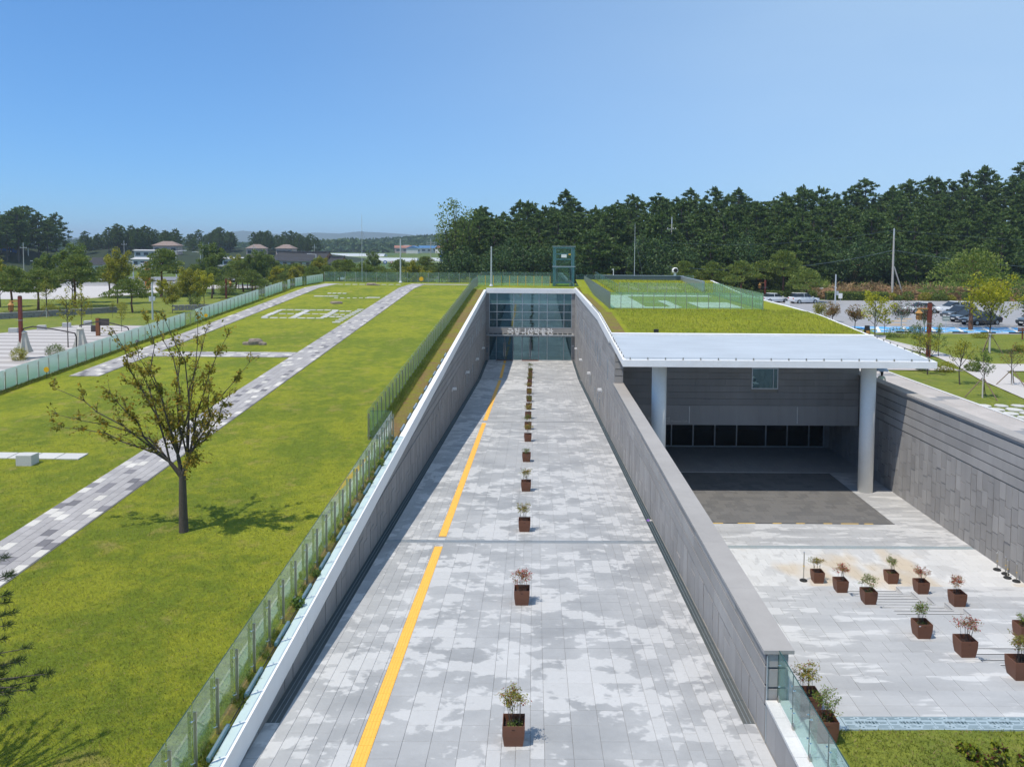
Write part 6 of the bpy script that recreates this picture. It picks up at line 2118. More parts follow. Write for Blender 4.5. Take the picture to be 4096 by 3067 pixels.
for (x, y, z) in tuft:
    c = Vector((x, y, z))
    h = min(max(z - 0.9, 5.4), 9.0)
    b = bend((-11.45, 12.9, h), c, 0.12, 4)
    limb(pb, b, 0.028, 0.006, 5)
    dr = (b[-1] - b[-2]).normalized()
    m = 75
    d = rng.normal(size=(m, 3)) * 0.75 + np.array(dr) * 0.8 + np.array([0, 0, .35])
    d /= np.linalg.norm(d, axis=1, keepdims=True)
    PP.append(np.array(c) + d * 0.055 + np.array(dr) * rng.uniform(-0.10, 0.06, (m, 1))); DD.append(d)
    for kq in (0.72, 0.86):
        cc = b[-1].lerp(b[-3], 1 - kq + 0.1)
        d2 = rng.normal(size=(26, 3)) * 0.8 + np.array(dr); d2 /= np.linalg.norm(d2, axis=1, keepdims=True)
        PP.append(np.array(cc) + d2 * 0.05); DD.append(d2)
pb.build('trunk', 'bark', pt, smooth=True)
V = leaves(np.concatenate(PP), 0.125, 0.07, 0.0, 0.2, np.concatenate(DD) * 4) - np.array(pt.location)
new_obj('crown', quads_mesh('crown', V, 'pine_near'), pt)

# --- grass blades: near lawn, verges and corner lawn, one mass each
def blades(name, n, xr, yr, zf, hgt, label, dens=None, mat='blade', wid=0.16):
    x = rng.uniform(*xr, n)
    u = rng.random(n)
    y = 1 / (1 / yr[0] + u * (1 / yr[1] - 1 / yr[0]))      # denser near the camera
    keep = np.ones(n, bool) if dens is None else dens(x, y)
    x, y = x[keep], y[keep]
    z = np.array([zf(q) for q in y])
    d = np.column_stack([rng.normal(0, .5, len(x)), rng.normal(0, .5, len(x)), np.ones(len(x))])
    P = np.column_stack([x, y, z + hgt * 0.4])
    o = new_obj(name, quads_mesh(name, leaves(P, hgt, wid, 0, 0.45, d), mat))
    return tag(o, label, 'grass', kind='stuff')


def on_lawn(x, y):
    return ~((x > -16.7) & (x < -14.6)) & (x < -6.4) & (x > -0.62 * y - 2)


blades('grass', 210000, (-24, -6.4), (13.5, 45), lawn_z, 0.055, 'short turf blades over the near lawn', on_lawn)
blades('verge_grass', 26000, (-7.42, -6.9), (35.4, 96), lawn_z, 0.24, 'longer rough grass along the ramp verge', None, wid=0.1)
blades('verge_grass', 9000, (-6.42, -6.06), (13, 36), lawn_z, 0.16, 'scrubby tufts between near fence and coping', lambda x, y: (np.sin(y * 3.1) + np.sin(y * 7.7 + x * 9)) > 0.1, wid=0.1)
blades('verge_grass', 9000, (-29.35, -28.9), (40, 108), lawn_z, 0.2, 'longer grass at the foot of the green fence', None, wid=0.1)
blades('verge_grass', 16000, (6.3, 21.8), (51.4, 64), lambda y: roof_z(y) + 0.03, 0.16, 'coarse grass on the front roof lawn', None, wid=0.08)
blades('verge_grass', 7000, (6.3, 21.8), (83, 98), lambda y: roof_z(y) + 0.03, 0.3, 'tall wispy grass on the upper roof lawn', None, wid=0.06)
blades('grass', 14000, (6.35, 12), (12, 16.2), lambda y: PLAT_Z - 0.04, 0.09, 'short turf blades in the corner lawn', None)


# ------------------------------------------------------------------ right park: promenade, paths, car park
prom = tag(MB().box(21.42, 27.4, 28, 78, 4.0, 4.42).build('promenade', 'joint'), kind='structure')
pr_ = []
for j in range(50):
    for i in range(5):
        y0 = 28 + j * 1.0 - (i % 2) * 0.5
        pr_.append((21.43 + i * 1.193, 21.43 + (i + 1) * 1.193, max(y0, 28), min(y0 + 1.0, 78)))
lay(prom, pr_, lambda y: 4.45, lambda a, b, c, d: 'prom_dk' if 27.0 > (a + b) / 2 > 23 and int((c + d) / 2) % 9 == 5 else 'prom', name='promenade_slab', th=0.04, most=220)
MB().box(27.4, 27.56, 28, 78, 4.2, 4.53).build('kerb', 'kerb', kind='structure')
grid_sheet('park_lawn', 27.56, 67, 24, 94, lambda y: 4.43, 'grass_rt', 40, 60, 0.03)
_c3 = set(COL.objects)
# paths through the park
sheet('path', [(24.25, 55.5), (30.4, 55.2), (30.2, 57.4), (24.25, 57.6)], 'prom', 0.05, zc=4.42)
sheet('path', [(30.4, 47.0), (33.5, 55.4), (34.5, 58.6), (33.2, 62.6), (33.2, 66.6), (32.0, 66.6), (32.0, 62), (31.0, 57.0), (29.6, 52), (28.2, 44)], 'plaza_lt', 0.055, zc=4.42)
sheet('path', [(34.5, 58.6), (33.4, 55.2), (40, 55.4), (40, 58.6)], 'plaza_lt', 0.06, zc=4.42)
sheet('path', [(32.0, 66.6), (33.3, 66.6), (32.8, 73.2), (34.6, 77), (33.4, 77.5), (30.2, 74)], 'plaza_lt', 0.06, zc=4.42)
MB().hexa([(33.3, 62.6, 4.42), (33.42, 62.6, 4.42), (33.42, 66.6, 4.42), (33.3, 66.6, 4.42), (33.3, 62.6, 4.54), (33.42, 62.6, 4.54), (33.42, 66.6, 4.54), (33.3, 66.6, 4.54)]).hexa([(33.3, 66.62, 4.42), (33.42, 66.62, 4.42), (32.95, 73.2, 4.42), (32.83, 73.2, 4.42), (33.3, 66.62, 4.54), (33.42, 66.62, 4.54), (32.95, 73.2, 4.54), (32.83, 73.2, 4.54)]).build('kerb', 'kerb', kind='structure')
# stepping stones
for i in range(14):
    x = 24.9 + (i % 4) * 0.95 + (i // 4) * 0.12; y = 43.0 - (i // 4) * 1.0
    mb = MB()
    n = 7
    w = random.uniform(0.36, 0.46)
    pts = [(x + math.cos(6.283 * q / n) * w * random.uniform(.85, 1.15), y + math.sin(6.283 * q / n) * w * random.uniform(.85, 1.1)) for q in range(n)]
    for a, b in pts: mb.v.append((a, b, 4.4))
    for a, b in pts: mb.v.append((a, b, 4.49))
    mb.f.append(tuple(range(n, 2 * n)))
    for q in range(n): mb.f.append((q, (q + 1) % n, n + (q + 1) % n, n + q))
    o = mb.build('stepping_stone', 'stone_w')
    tag(o, 'white irregular stepping stone on the lawn right of the court wall', 'stone', 'stepping stones on the right lawn')
# car park
sheet('car_park', [(33.0, 79.3), (66, 79.3), (84, 128), (28, 128), (30, 96)], 'asphalt', 0.03)
sheet('bay_paint', [(35.0, 80.2), (60, 80.2), (60, 85.6), (34.6, 85.8)], 'blue_paint', 0.04)
wb = MB()
for k in range(9):
    x = 35.2 + k * 2.9
    z = ground_z(40, 82) + 0.046
    wb.poly((x, 80.3, z), (x + 0.35, 80.3, z), (x + 2.4, 85.6, z), (x + 2.0, 85.6, z))
    wb.poly((x + 2.2, 80.3, z + .002), (x + 2.55, 80.3, z + .002), (x + 0.6, 85.6, z + .002), (x + 0.25, 85.6, z + .002))
wb.poly((35, 80.2, z + .003), (60, 80.2, z + .003), (60, 80.45, z + .003), (35, 80.45, z + .003))
wb.poly((35, 82.9, z + .003), (60, 82.9, z + .003), (60, 83.15, z + .003), (35, 83.15, z + .003))
wb.build('bay_lines', 'white_paint', kind='structure')
ob = MB()
for x, y in ((42, 92), (44, 95), (41, 99), (45, 103), (40, 88)):
    ob.poly((x, y, z + .004), (x + 1.8, y, z + .004), (x + 2.0, y + 0.8, z + .004), (x + .2, y + .8, z + .004))
ob.build('road_arrows', 'orange_paint', kind='structure')
for i in range(8):
    x = 37.0 + i * 2.9
    o = MB().box(x, x + 1.5, 80.02, 80.16, ZR + 0.02, ZR + 0.16).build('wheel_stop', 'black')
    tag(o, 'black wheel stop along the front of the blue parking bays', 'wheel stop', 'wheel stops of the blue bays')


def car_parts(paint, L=4.5, Wd=1.85, H=1.5, suv=False):
    hw = Wd / 2
    belt = 0.92 if not suv else 1.02
    st = [(-L / 2, 0.45, belt - 0.12, .86), (-L / 2 + 0.12, 0.30, belt, .95), (-L * 0.28, 0.24, belt + 0.02, 1.0), (L * 0.12, 0.24, belt, 1.0), (L * 0.30, 0.24, belt - 0.06, .98), (L / 2 - 0.2, 0.28, belt - 0.16, .92), (L / 2, 0.42, belt - 0.30, .80)]
    body = MB()
    for x, z0, z1, k in st:
        w = hw * k
        body.v += [(x, -w * .94, z0), (x, -w, (z0 + z1) / 2), (x, -w * .92, z1), (x, w * .92, z1), (x, w, (z0 + z1) / 2), (x, w * .94, z0)]
    for j in range(len(st) - 1):
        for i in range(6):
            k = (i + 1) % 6
            body.f.append((j * 6 + i, j * 6 + k, j * 6 + 6 + k, j * 6 + 6 + i))
    body.f.append((5, 4, 3, 2, 1, 0)); m = 6 * (len(st) - 1)
    body.f.append(tuple(m + i for i in range(6)))
    tail = -L * 0.44 if suv else -L * 0.36
    g = MB()
    prof = [(tail, belt + 0.0, .88), (tail + (0.28 if suv else 0.62), H - 0.05, .74), (L * 0.04, H - 0.05, .74), (L * 0.24, belt - 0.02, .86)]
    for x, z, k in prof:
        g.v += [(x, -hw * k, z), (x, hw * k, z)]
    g.f += [(0, 1, 3, 2), (2, 3, 5, 4), (4, 5, 7, 6), (0, 2, 4, 6), (1, 7, 5, 3)]
    roof = MB().hexa([(prof[1][0] - .02, -hw * .75, H - .06), (L * .05, -hw * .75, H - .06), (L * .05, hw * .75, H - .06), (prof[1][0] - .02, hw * .75, H - .06),
                      (prof[1][0] + .1, -hw * .66, H), (L * .0, -hw * .66, H), (L * .0, hw * .66, H), (prof[1][0] + .1, hw * .66, H)])
    parts = [('body', body.mesh('body', paint, smooth=False)), ('windows', g.mesh('windows', 'car_glass')), ('roof', roof.mesh('roof', paint))]
    pl = MB()
    for s in (-1, 1):
        for xx, zt in ((L * -.10, H - .06), ):
            pl.hexa([(xx - .03, s * hw * .87 - .012, belt), (xx + .03, s * hw * .87 - .012, belt), (xx + .03, s * hw * .87 + .012, belt), (xx - .03, s * hw * .87 + .012, belt),
                     (xx - .03, s * hw * .75 - .012, zt), (xx + .03, s * hw * .75 - .012, zt), (xx + .03, s * hw * .75 + .012, zt), (xx - .03, s * hw * .75 + .012, zt)])
    parts.append(('pillars', pl.mesh('pillars', paint)))
    for x in (-L * .30, L * .31):
        for s in (-1, 1):
            parts.append(('tyre', MB().tube((x, s * (hw - .20), .33), (x, s * (hw + .01), .33), .33, n=18).mesh('tyre', 'rubber')))
            parts.append(('rim', MB().tube((x, s * (hw - .02), .33), (x, s * (hw + .02), .33), .20, n=10).mesh('rim', 'alu')))
    for s in (-1, 1):
        parts.append(('headlight', MB().box(L / 2 - .22, L / 2 - .02, s * hw * .68 - .17, s * hw * .68 + .17, belt - .33, belt - .19).mesh('headlight', 'lamp_wh')))
        parts.append(('tail_light', MB().box(-L / 2 - .01, -L / 2 + .12, s * hw * .7 - .16, s * hw * .7 + .16, belt - .28, belt - .12).mesh('tail_light', 'lamp_red')))
        parts.append(('mirror', MB().box(L * .18, L * .22, s * (hw + .09) - .07, s * (hw + .09) + .07, belt, belt + .12).mesh('mirror', paint)))
    parts.append(('number_plate', MB().box(L / 2 - .02, L / 2 + .015, -.26, .26, .42, .53).mesh('number_plate', 'sign_white')))
    return Proto(parts)


CARS = {k: car_parts(p, *a) for k, p, a in (('white', 'car_white', (4.5, 1.85, 1.48)), ('grey_suv', 'car_grey', (4.7, 1.9, 1.68, True)), ('black', 'car_black', (4.8, 1.88, 1.46)), ('white_suv', 'car_white', (4.5, 1.86, 1.65, True)))}
for kind, lab, x, y, rz in (('white', 'white car parked behind the pink flowering tree', 51.5, 104.5, 3.3), ('white_suv', 'white car mostly hidden behind the pink blossoms and lantern', 55.5, 104.0, 3.3), ('grey_suv', 'dark grey sport utility car parked facing the lantern post', 52.2, 96.2, 3.45),
                            ('black', 'black saloon parked behind the small grey sign', 51.2, 92.4, 3.45), ('black', 'nearest black saloon with pale number plate in the parked row', 50.8, 89.2, 3.45), ('grey_suv', 'dark car half hidden behind the lime yellow tree', 56.5, 88.0, 3.45),
                            ('white', 'white car roof showing over the right roof edge, left of two', 37.2, 122.0, 0.3), ('white_suv', 'white car roof showing over the right roof edge, right of two', 41.3, 120.5, 0.25),
                            ('white', 'white car on the road beyond the far fence', -41.5, 250, 0.2)):
    CARS[kind].place('parked_car', lab, 'car', (x, y, ground_z(x, y) + 0.04), rz)


def lantern_post(label, x, y, z, h, side=-1):
    t = thing('lantern_post', label, 'lamp post', (x, y, z))
    MB().box(x - .13, x + .13, y - .13, y + .13, z - .1, z + h).build('post', 'red_wood', t)
    MB().box(x - .10, x + .10, y - .10, y + .10, z + h + 0.002, z + h + .07).build('cap', 'bronze', t)
    a, b = sorted((x + side * .14, x + side * 1.0))
    MB().box(a, b, y - .05, y + .05, z + h - .50, z + h - .40).build('arm', 'lantern', t)
    lx = x + side * .85
    l = MB().lathe(lx, y, [(.05, z + h - .52), (.30, z + h - .78), (.32, z + h - .80)], 6).build('lantern_roof', 'lantern', t)
    MB().lathe(lx, y, [(.2, z + h - 1.32), (.22, z + h - .802)], 6).build('lantern_body', 'lantern', t)
    fr = MB()
    for q in range(6):
        ang = 6.283 * q / 6
        fr.tube((lx + .21 * math.cos(ang), y + .21 * math.sin(ang), z + h - 1.33), (lx + .225 * math.cos(ang), y + .225 * math.sin(ang), z + h - .8), .02, n=4)
    for zz in (1.32, 1.15, .98):
        fr.lathe(lx, y, [(.235, z + h - zz - .012), (.235, z + h - zz + .012)], 6)
    fr.build('lantern_frame', 'rust', t)
    MB().box(x - .15, x + .15, y - .15, y + .15, z + h * .62, z + h * .62 + .04).build('band', 'steel_lt', t)
    MB().tube((x - .5, y, z + h * .62 + .02), (x + .5, y, z + h * .62 + .02), .012, n=4).build('banner_rod', 'steel_lt', t)


lantern_post('red brown lantern post with wooden lantern on the right lawn', 31.5, 62.5, ZR, 4.3)
lantern_post('red brown lantern post above the folded parasols at far left', -47.9, 74.0, 3.0, 5.9)
lantern_post('distant lantern post behind the roof pines', 43.1, 150, ground_z(43.1, 150), 4.2)
lantern_post('red lamp post behind the green fence in the garden', -59.9, 154.2, 3.0, 3.9, 1)
lantern_post('lantern post standing before the pines right of the roof', 37.5, 128, ZR, 3.2)


def sign_on_post(label, x, y, z, h, w, hh, mat='alu_dk', name='sign'):
    t = thing(name, label, 'sign', (x, y, z))
    MB().tube((x, y, z - .1), (x, y, z + h - hh), .03, n=8).build('post', 'pole', t)
    MB().box(x - w / 2, x + w / 2, y - .02, y + .02, z + h - hh, z + h).build('panel', mat, t)
    MB().box(x - w / 2 + .06, x + w / 2 - .06, y - .026, y - .0205, z + h - hh * .6, z + h - hh * .45).build('text_bar', 'sign_white', t)
    return t


sign_on_post('grey parking sign seen through the small lime sapling', 34.5, 79.2, ZR, 2.2, .6, .5, 'alu')
sign_on_post('grey parking sign standing before the dark saloon', 42.5, 80.9, ZR, 1.65, .75, .5, 'alu')
t = thing('sandwich_board', 'black sandwich board beside the forked lime tree', 'sandwich board', (33.2, 78.1, ZR))
MB().hexa([(32.95, 77.95, ZR), (33.45, 77.95, ZR), (33.45, 77.99, ZR), (32.95, 77.99, ZR), (32.97, 78.13, ZR + .9), (33.43, 78.13, ZR + .9), (33.43, 78.17, ZR + .9), (32.97, 78.17, ZR + .9)]).build('front_board', 'black', t)
MB().hexa([(32.95, 78.35, ZR), (33.45, 78.35, ZR), (33.45, 78.39, ZR), (32.95, 78.39, ZR), (32.97, 78.175, ZR + .9), (33.43, 78.175, ZR + .9), (33.43, 78.21, ZR + .9), (32.97, 78.21, ZR + .9)]).build('back_board', 'black', t)
MB().hexa([(33.03, 77.945, ZR + .1), (33.37, 77.945, ZR + .1), (33.37, 77.95, ZR + .1), (33.03, 77.95, ZR + .1), (33.03, 78.0, ZR + .4), (33.37, 78.0, ZR + .4), (33.37, 78.01, ZR + .4), (33.03, 78.01, ZR + .4)]).build('poster', 'lantern', t)
t = thing('signpost', 'small wooden finger post on the right lawn mound', 'signpost', (46.8, 75.0, ZR))
MB().box(46.75, 46.85, 74.95, 75.05, ZR, ZR + 1.1).build('post', 'rust', t)
MB().box(46.3, 47.2, 74.9, 74.95, ZR + .75, ZR + .92).build('finger', 'rust', t)
MB().box(46.4, 47.3, 75.05, 75.1, ZR + .95, ZR + 1.08).build('finger', 'rust', t)
t = thing('sensor_pole', 'slim pale pole with small box behind the car park', 'pole', (44.9, 117.3, ZR))
MB().tube((44.9, 117.3, ZR), (44.9, 117.3, ZR + 4.6), .11, .10, 10).build('shaft', 'pole', t)
MB().box(45.02, 45.35, 117.2, 117.4, ZR + 1.5, ZR + 2.1).build('control_box', 'pole', t)
for i, (x, y) in enumerate(((47.5, 122), (33.5, 104))):
    o = sign_on_post(['small white notice board beyond the car park entry', 'white and red notice left of the maples'][i], x, y, ground_z(x, y), 1.5, .6, .8, 'sign_white')


# utility poles with wires
def utility(label, x, y, z, h, arms=((0.0, 1.1),), strut=False, r=.17):
    t = thing('utility_pole', label, 'utility pole', (x, y, z))
    MB().tube((x, y, z - .3), (x, y, z + h), r, r * .6, 12).build('shaft', 'concrete', t)
    MB().tube((x, y, z + h + .001), (x, y, z + h + 1.2), r * .62, r * .5, 8).build('top_tube', 'pole', t)
    for dz, w in arms:
        MB().box(x - w, x + w, y - .05, y + .05, z + h - dz - .06, z + h - dz + .06).build('cross_arm', 'pole', t)
        ins = MB()
        for s in (-w + .1, 0.25, w - .1):
            ins.tube((x + s, y, z + h - dz + .061), (x + s, y, z + h - dz + .3), .05, n=6)
        ins.build('insulators', 'sign_white', t)
    if strut:
        MB().tube((x + 2.3, y + .3, z - .2), (x + .18, y, z + h * .52), .13, .11, 8).build('strut', 'concrete', t)
    return t


def wire(label, a, b, sag, r=.018, n=14):
    a, b = Vector(a), Vector(b)
    pts = [a.lerp(b, q) - Vector((0, 0, sag * 4 * q * (1 - q))) for q in np.linspace(0, 1, n + 1)]
    mb = MB()
    for p, q in zip(pts[:-1], pts[1:]): mb.tube(p, q, r, n=4, cap=False)
    return tag(mb.build('wire', 'alu_dk'), label, 'wire')


utility('concrete utility pole with leaning strut before the wood', 59.3, 130.3, ground_z(59.3, 130.3), 10.6, (), True, .22)
wire('upper thin wire running left from the strutted pole', (59.3, 130.3, 15.9), (22, 134, 13.6), 1.2)
wire('upper thin wire running right from the strutted pole', (59.3, 130.3, 15.9), (110, 132, 14.4), 0.8)
wire('lower thick cable running left from the strutted pole', (59.2, 130.3, 12.6), (22, 131, 9.6), 1.6, .04)
wire('lower thick cable running right from the strutted pole', (59.4, 130.3, 12.6), (110, 132, 9.9), 1.4, .04)
utility('tall utility pole at the left end of the wood', -30.5, 277, 3.2, 13.5, ((.6, 1.3), (1.6, 1.0)))
utility('utility pole with transformer arms left of the wood', -37.5, 287, 3.2, 11.5, ((.4, 1.5), (1.2, 1.5)))
utility('utility pole beside the lift tower in the wood edge', 24.5, 141.5, ground_z(24.5, 141.5), 12.0, ((1.0, .8),))
for i, (x, y, h) in enumerate(((-192.8, 297, 12.0), (-168, 326, 10.0), (-133, 325, 9.5), (-150, 360, 9), (-120, 340, 9), (-168, 262, 9), (-108, 390, 9))):
    utility('distant utility pole before the left pine groves, %s from the left' % ['first', 'third', 'fifth', 'fourth', 'sixth', 'second', 'seventh'][i], x, y, 3, h, ((.5, 1.1),))


_c3b = set(COL.objects) - _c3
# the park was laid out at a smaller scale: bring it to its real size and distance
for o in _c0b | _c1b | _c2b | _c3b:
    if o.parent is not None:
        continue
    if o.type == 'EMPTY':
        if o.location.x > 18:
            o.location.x *= K_R; o.location.y *= K_R
            o.scale = tuple(q * K_R for q in o.scale)
            o.location.z = ground_z(o.location.x, o.location.y) + (0.03 if o.location.y < 94 else 0.0)
    elif o.type == 'MESH' and o.location.length < 1e-6:
        if max(v.co.x for v in o.data.vertices) > 18:
            o.scale = (K_R, K_R, K_R); o.location.z = 4.4 * (1 - K_R)


# ------------------------------------------------------------------ person with umbrella on the promenade
def skin_body():
    v = [(0, 0, .95), (0, 0, 1.15), (0, .01, 1.38), (0, 0, 1.48), (0, -.01, 1.56), (0, -.02, 1.68),
         (-.09, 0, .92), (-.10, -.02, .50), (-.10, .03, .08), (-.10, -.10, .03), (.09, 0, .92), (.10, .05, .50), (.10, .14, .08), (.10, .02, .03),
         (-.18, 0, 1.38), (-.23, .02, 1.12), (-.20, -.14, .93), (.18, 0, 1.38), (.24, -.02, 1.14), (.13, -.24, 1.22)]
    e = [(0, 1), (1, 2), (2, 3), (3, 4), (4, 5), (0, 6), (6, 7), (7, 8), (8, 9), (0, 10), (10, 11), (11, 12), (12, 13), (2, 14), (14, 15), (15, 16), (2, 17), (17, 18), (18, 19)]
    r = [.14, .12, .14, .05, .075, .085, .09, .06, .04, .035, .09, .06, .04, .035, .055, .04, .028, .055, .04, .028]
    me = bpy.data.meshes.new('b'); me.from_pydata(v, e, [])
    o = bpy.data.objects.new('b', me); COL.objects.link(o)
    m = o.modifiers.new('s', 'SKIN'); s2 = o.modifiers.new('ss', 'SUBSURF'); s2.levels = 2; s2.render_levels = 2
    for i, d in enumerate(me.skin_vertices[0].data):
        d.radius = (r[i], r[i] * (.75 if i < 3 else 1)); d.use_root = (i == 0)
    dg = bpy.context.evaluated_depsgraph_get(); dg.update()
    out = bpy.data.meshes.new_from_object(o.evaluated_get(dg))
    bpy.data.objects.remove(o)
    for m_ in ('skin', 'shirt', 'trouser'): out.materials.append(MT[m_])
    for p in out.polygons:
        c = p.center
        p.material_index = 2 if c.z < .93 else (1 if c.z < 1.45 and abs(c.x) < .27 and not (c.y < -.16) else 0)
        p.use_smooth = True
    return out


pp = thing('person', 'person in pale green top walking under a grey umbrella by the court wall', 'person', (22.35, 50.2, 4.45))
pp.rotation_euler = (0, 0, math.pi - 0.2)
new_obj('body', skin_body(), pp)
hm = MB().ball((0, .015, 1.70), (.105, .115, .12), 12, 8)
hm.ball((0, .07, 1.60), (.09, .06, .12), 10, 6)
new_obj('hair', hm.mesh('hair', 'hair', smooth=True), pp)
um = thing('umbrella', 'open grey umbrella held over the walking person', 'umbrella', (22.35, 50.2, 4.45))
um.rotation_euler = (0, 0, math.pi - 0.2)
cn = MB()
n = 8
tip = (.10, -.10, 2.08)
for j, (rr, zz) in enumerate(((.02, 2.06), (.22, 2.02), (.42, 1.92), (.56, 1.78))):
    for q in range(n * 2):
        a = 6.283 * q / (n * 2)
        k = 1.0 if q % 2 == 0 else 0.955
        cn.v.append((.10 + rr * k * math.cos(a), -.10 + rr * k * math.sin(a), zz + (0 if q % 2 == 0 else .012 * j)))
for j in range(3):
    for q in range(2 * n):
        cn.f.append((j * 2 * n + q, j * 2 * n + (q + 1) % (2 * n), (j + 1) * 2 * n + (q + 1) % (2 * n), (j + 1) * 2 * n + q))
new_obj('canopy', cn.mesh('canopy', 'umb'), um)
new_obj('shaft', MB().tube((.12, -.22, 1.12), (.10, -.10, 2.14), .008, n=6).mesh('shaft', 'stainless'), um)
rb = MB()
for q in range(n):
    a = 6.283 * q / n
    rb.path([(.10, -.10, 2.045), (.10 + .22 * math.cos(a), -.10 + .22 * math.sin(a), 2.005), (.10 + .42 * math.cos(a), -.10 + .42 * math.sin(a), 1.905), (.10 + .555 * math.cos(a), -.10 + .555 * math.sin(a), 1.765)], .004, 4)
new_obj('ribs', rb.mesh('ribs', 'alu'), um)

# ------------------------------------------------------------------ left side: plaza, garden, road
sheet('garden_lawn', [(-100, 60), (-29.8, 60), (-29.8, 168), (-100, 150)], 'grass_rt', 0.02, zc=3.0)
pl = tag(MB().hexa([(-84, 40, 2.9), (-29.9, 40, 2.9), (-29.9, 104, 2.9), (-60, 104, 2.9), (-84, 40, 3.05), (-29.9, 40, 3.05), (-29.9, 104, 3.05), (-60, 104, 3.05)]).build('plaza', 'plaza'), kind='structure')
for k in range(16):
    y = 58 + k * 2.9
    xl = -84 + (y - 40) * 0.375 + 0.3
    MB().hexa([(xl, y, 3.0), (-30.2, y, 3.0), (-30.2, y + 1.25, 3.0), (xl + .47, y + 1.25, 3.0), (xl, y, 3.054), (-30.2, y, 3.054), (-30.2, y + 1.25, 3.054), (xl + .47, y + 1.25, 3.054)]).build('paving_stripe', 'plaza_lt', pl)
for i, y in enumerate((88, 91.5, 95, 98.4, 101.6, 104.5)):
    x = -84 + (y - 40) * 0.375 + 1.0
    o = new_obj('stone_bench', chamfer_mesh(0.9, 0.6, 0.55, 0.02, 'stone_w'), None, (x, y, 3.6))
    o.rotation_euler = (0, 0, 0.3)
    tag(o, 'white block bench along the edge of the striped plaza', 'bench', 'block benches of the striped plaza')


def folded_parasol(label, x, y, px, py, z):
    t = thing('parasol', label, 'parasol', (px, py, z))
    MB().path([(px, py, z), (px, py, z + 2.0), (px - .15, py, z + 2.35), (px + (x - px) * .5, py, z + 2.72), (x + .2, py, z + 2.95), (x, y, z + 2.85), (x, y, z + 2.6)], .06, 8).build('cantilever_pole', 'bronze', t)
    MB().box(px - .45, px + .45, py - .45, py + .45, z, z + .09).build('base_plate', 'bronze', t)
    mb = MB()
    n = 14
    prof = [(.08, 2.66), (.32, 2.5), (.42, 2.0), (.56, 1.3), (.74, .62)]
    for j, (r, zz) in enumerate(prof):
        for q in range(n):
            a = 6.283 * q / n
            rr = r * (1.0 if q % 2 else .62) * (1 + .08 * math.sin(q * 3.1 + j))
            mb.v.append((x + rr * math.cos(a), y + rr * math.sin(a), z + zz + (.06 * math.sin(q * 2.2) if j == 4 else 0)))
    for j in range(4):
        for q in range(n):
            mb.f.append((j * n + q, j * n + (q + 1) % n, j * n + n + (q + 1) % n, j * n + n + q))
    mb.build('folded_canopy', 'canvas', t)
    MB().lathe(x, y, [(.31, z + 2.44), (.34, z + 2.52), (.05, z + 2.72)], 14).build('top_flap', 'canvas', t)


folded_parasol('folded beige cantilever parasol under the lantern post, left of two', -47.8, 74.2, -43.5, 75.3, 3.0)
folded_parasol('folded beige cantilever parasol right of the lantern post', -44.4, 77.5, -41.2, 80.6, 3.0)
t = thing('direction_sign', 'rust brown totem with two dark sign boards on the striped plaza', 'sign', (-50.9, 92.5, 3.0))
MB().box(-51.1, -50.7, 92.35, 92.65, 3.0, 5.1).build('post', 'rust', t)
MB().box(-50.69, -49.6, 92.45, 92.55, 4.25, 5.05).build('board', 'bronze', t)
MB().box(-51.7, -51.11, 92.45, 92.55, 3.5, 4.25).build('board', 'bronze', t)
t = thing('cctv_pole', 'tall pale pole with small boxes beyond the green fence', 'pole', (-54.0, 112.2, 3.0))
MB().tube((-54, 112.2, 3), (-54, 112.2, 8.3), .13, .1, 12).build('shaft', 'pole', t)
MB().box(-54.45, -54.14, 112.1, 112.3, 5.6, 6.3).box(-53.86, -53.6, 112.1, 112.3, 5.7, 6.3).build('boxes', 'pole', t)
for i, (x0, y0, x1, y1) in enumerate(((-75, 111, -64.5, 123.5), (-57.6, 127.2, -50, 131))):
    t = thing('stone_wall', ['low dark stone garden wall in the left garden', 'low dark stone wall behind the green fence'][i], 'wall', (x0, y0, 3))
    d = Vector((x1 - x0, y1 - y0)); n = int(d.length / .9)
    for j in range(3):
        for k in range(n):
            a = Vector((x0, y0)) + d * ((k + (j % 2) * .4) / n)
            s = MB().box(-.42, .42, -.2, .2, -.14, .14)
            o = new_obj('stone', chamfer_mesh(.86, .4, .28, .03, 'wall_dk'), t, (a.x - x0, a.y - y0, .3 + j * .3))
            o.rotation_euler = (0, 0, math.atan2(d.y, d.x))
# road and far pavements
sheet('road', [(-260, 188), (-29, 225), (60, 262), (60, 280), (-29, 245), (-260, 215)], 'road', 0.05)
sheet('pavement', [(-170, 140), (-86, 150), (-78, 182), (-200, 176)], 'plaza_lt', 0.045)
sheet('pavement', [(-110, 176), (-75, 186), (-60, 196), (-66, 206), (-140, 192)], 'plaza_lt', 0.047)
st_ = thing('road_steps', 'long pale steps along the far side of the plaza', 'steps', (-120, 195, 3))
for k in range(5):
    MB().hexa([(-150, 183 + k * 2.4, 3), (-92, 197 + k * 2.6, 3), (-92, 198.4 + k * 2.6, 3), (-150, 184.4 + k * 2.4, 3), (-150, 183 + k * 2.4, 3.15 + .12 * k), (-92, 197 + k * 2.6, 3.15 + .12 * k), (-92, 198.4 + k * 2.6, 3.15 + .12 * k), (-150, 184.4 + k * 2.4, 3.15 + .12 * k)]).build('step', 'plaza_lt', st_)
t = thing('orange_totem', 'tall orange totem sign standing by the road', 'totem', (-89.5, 184, 3))
MB().box(-90.1, -89.0, 183.8, 184.3, 3, 9.3).build('panel', 'orange', t)
MB().box(-91.2, -90.12, 183.9, 184.2, 3, 9.0).build('side_panel', 'pole', t)


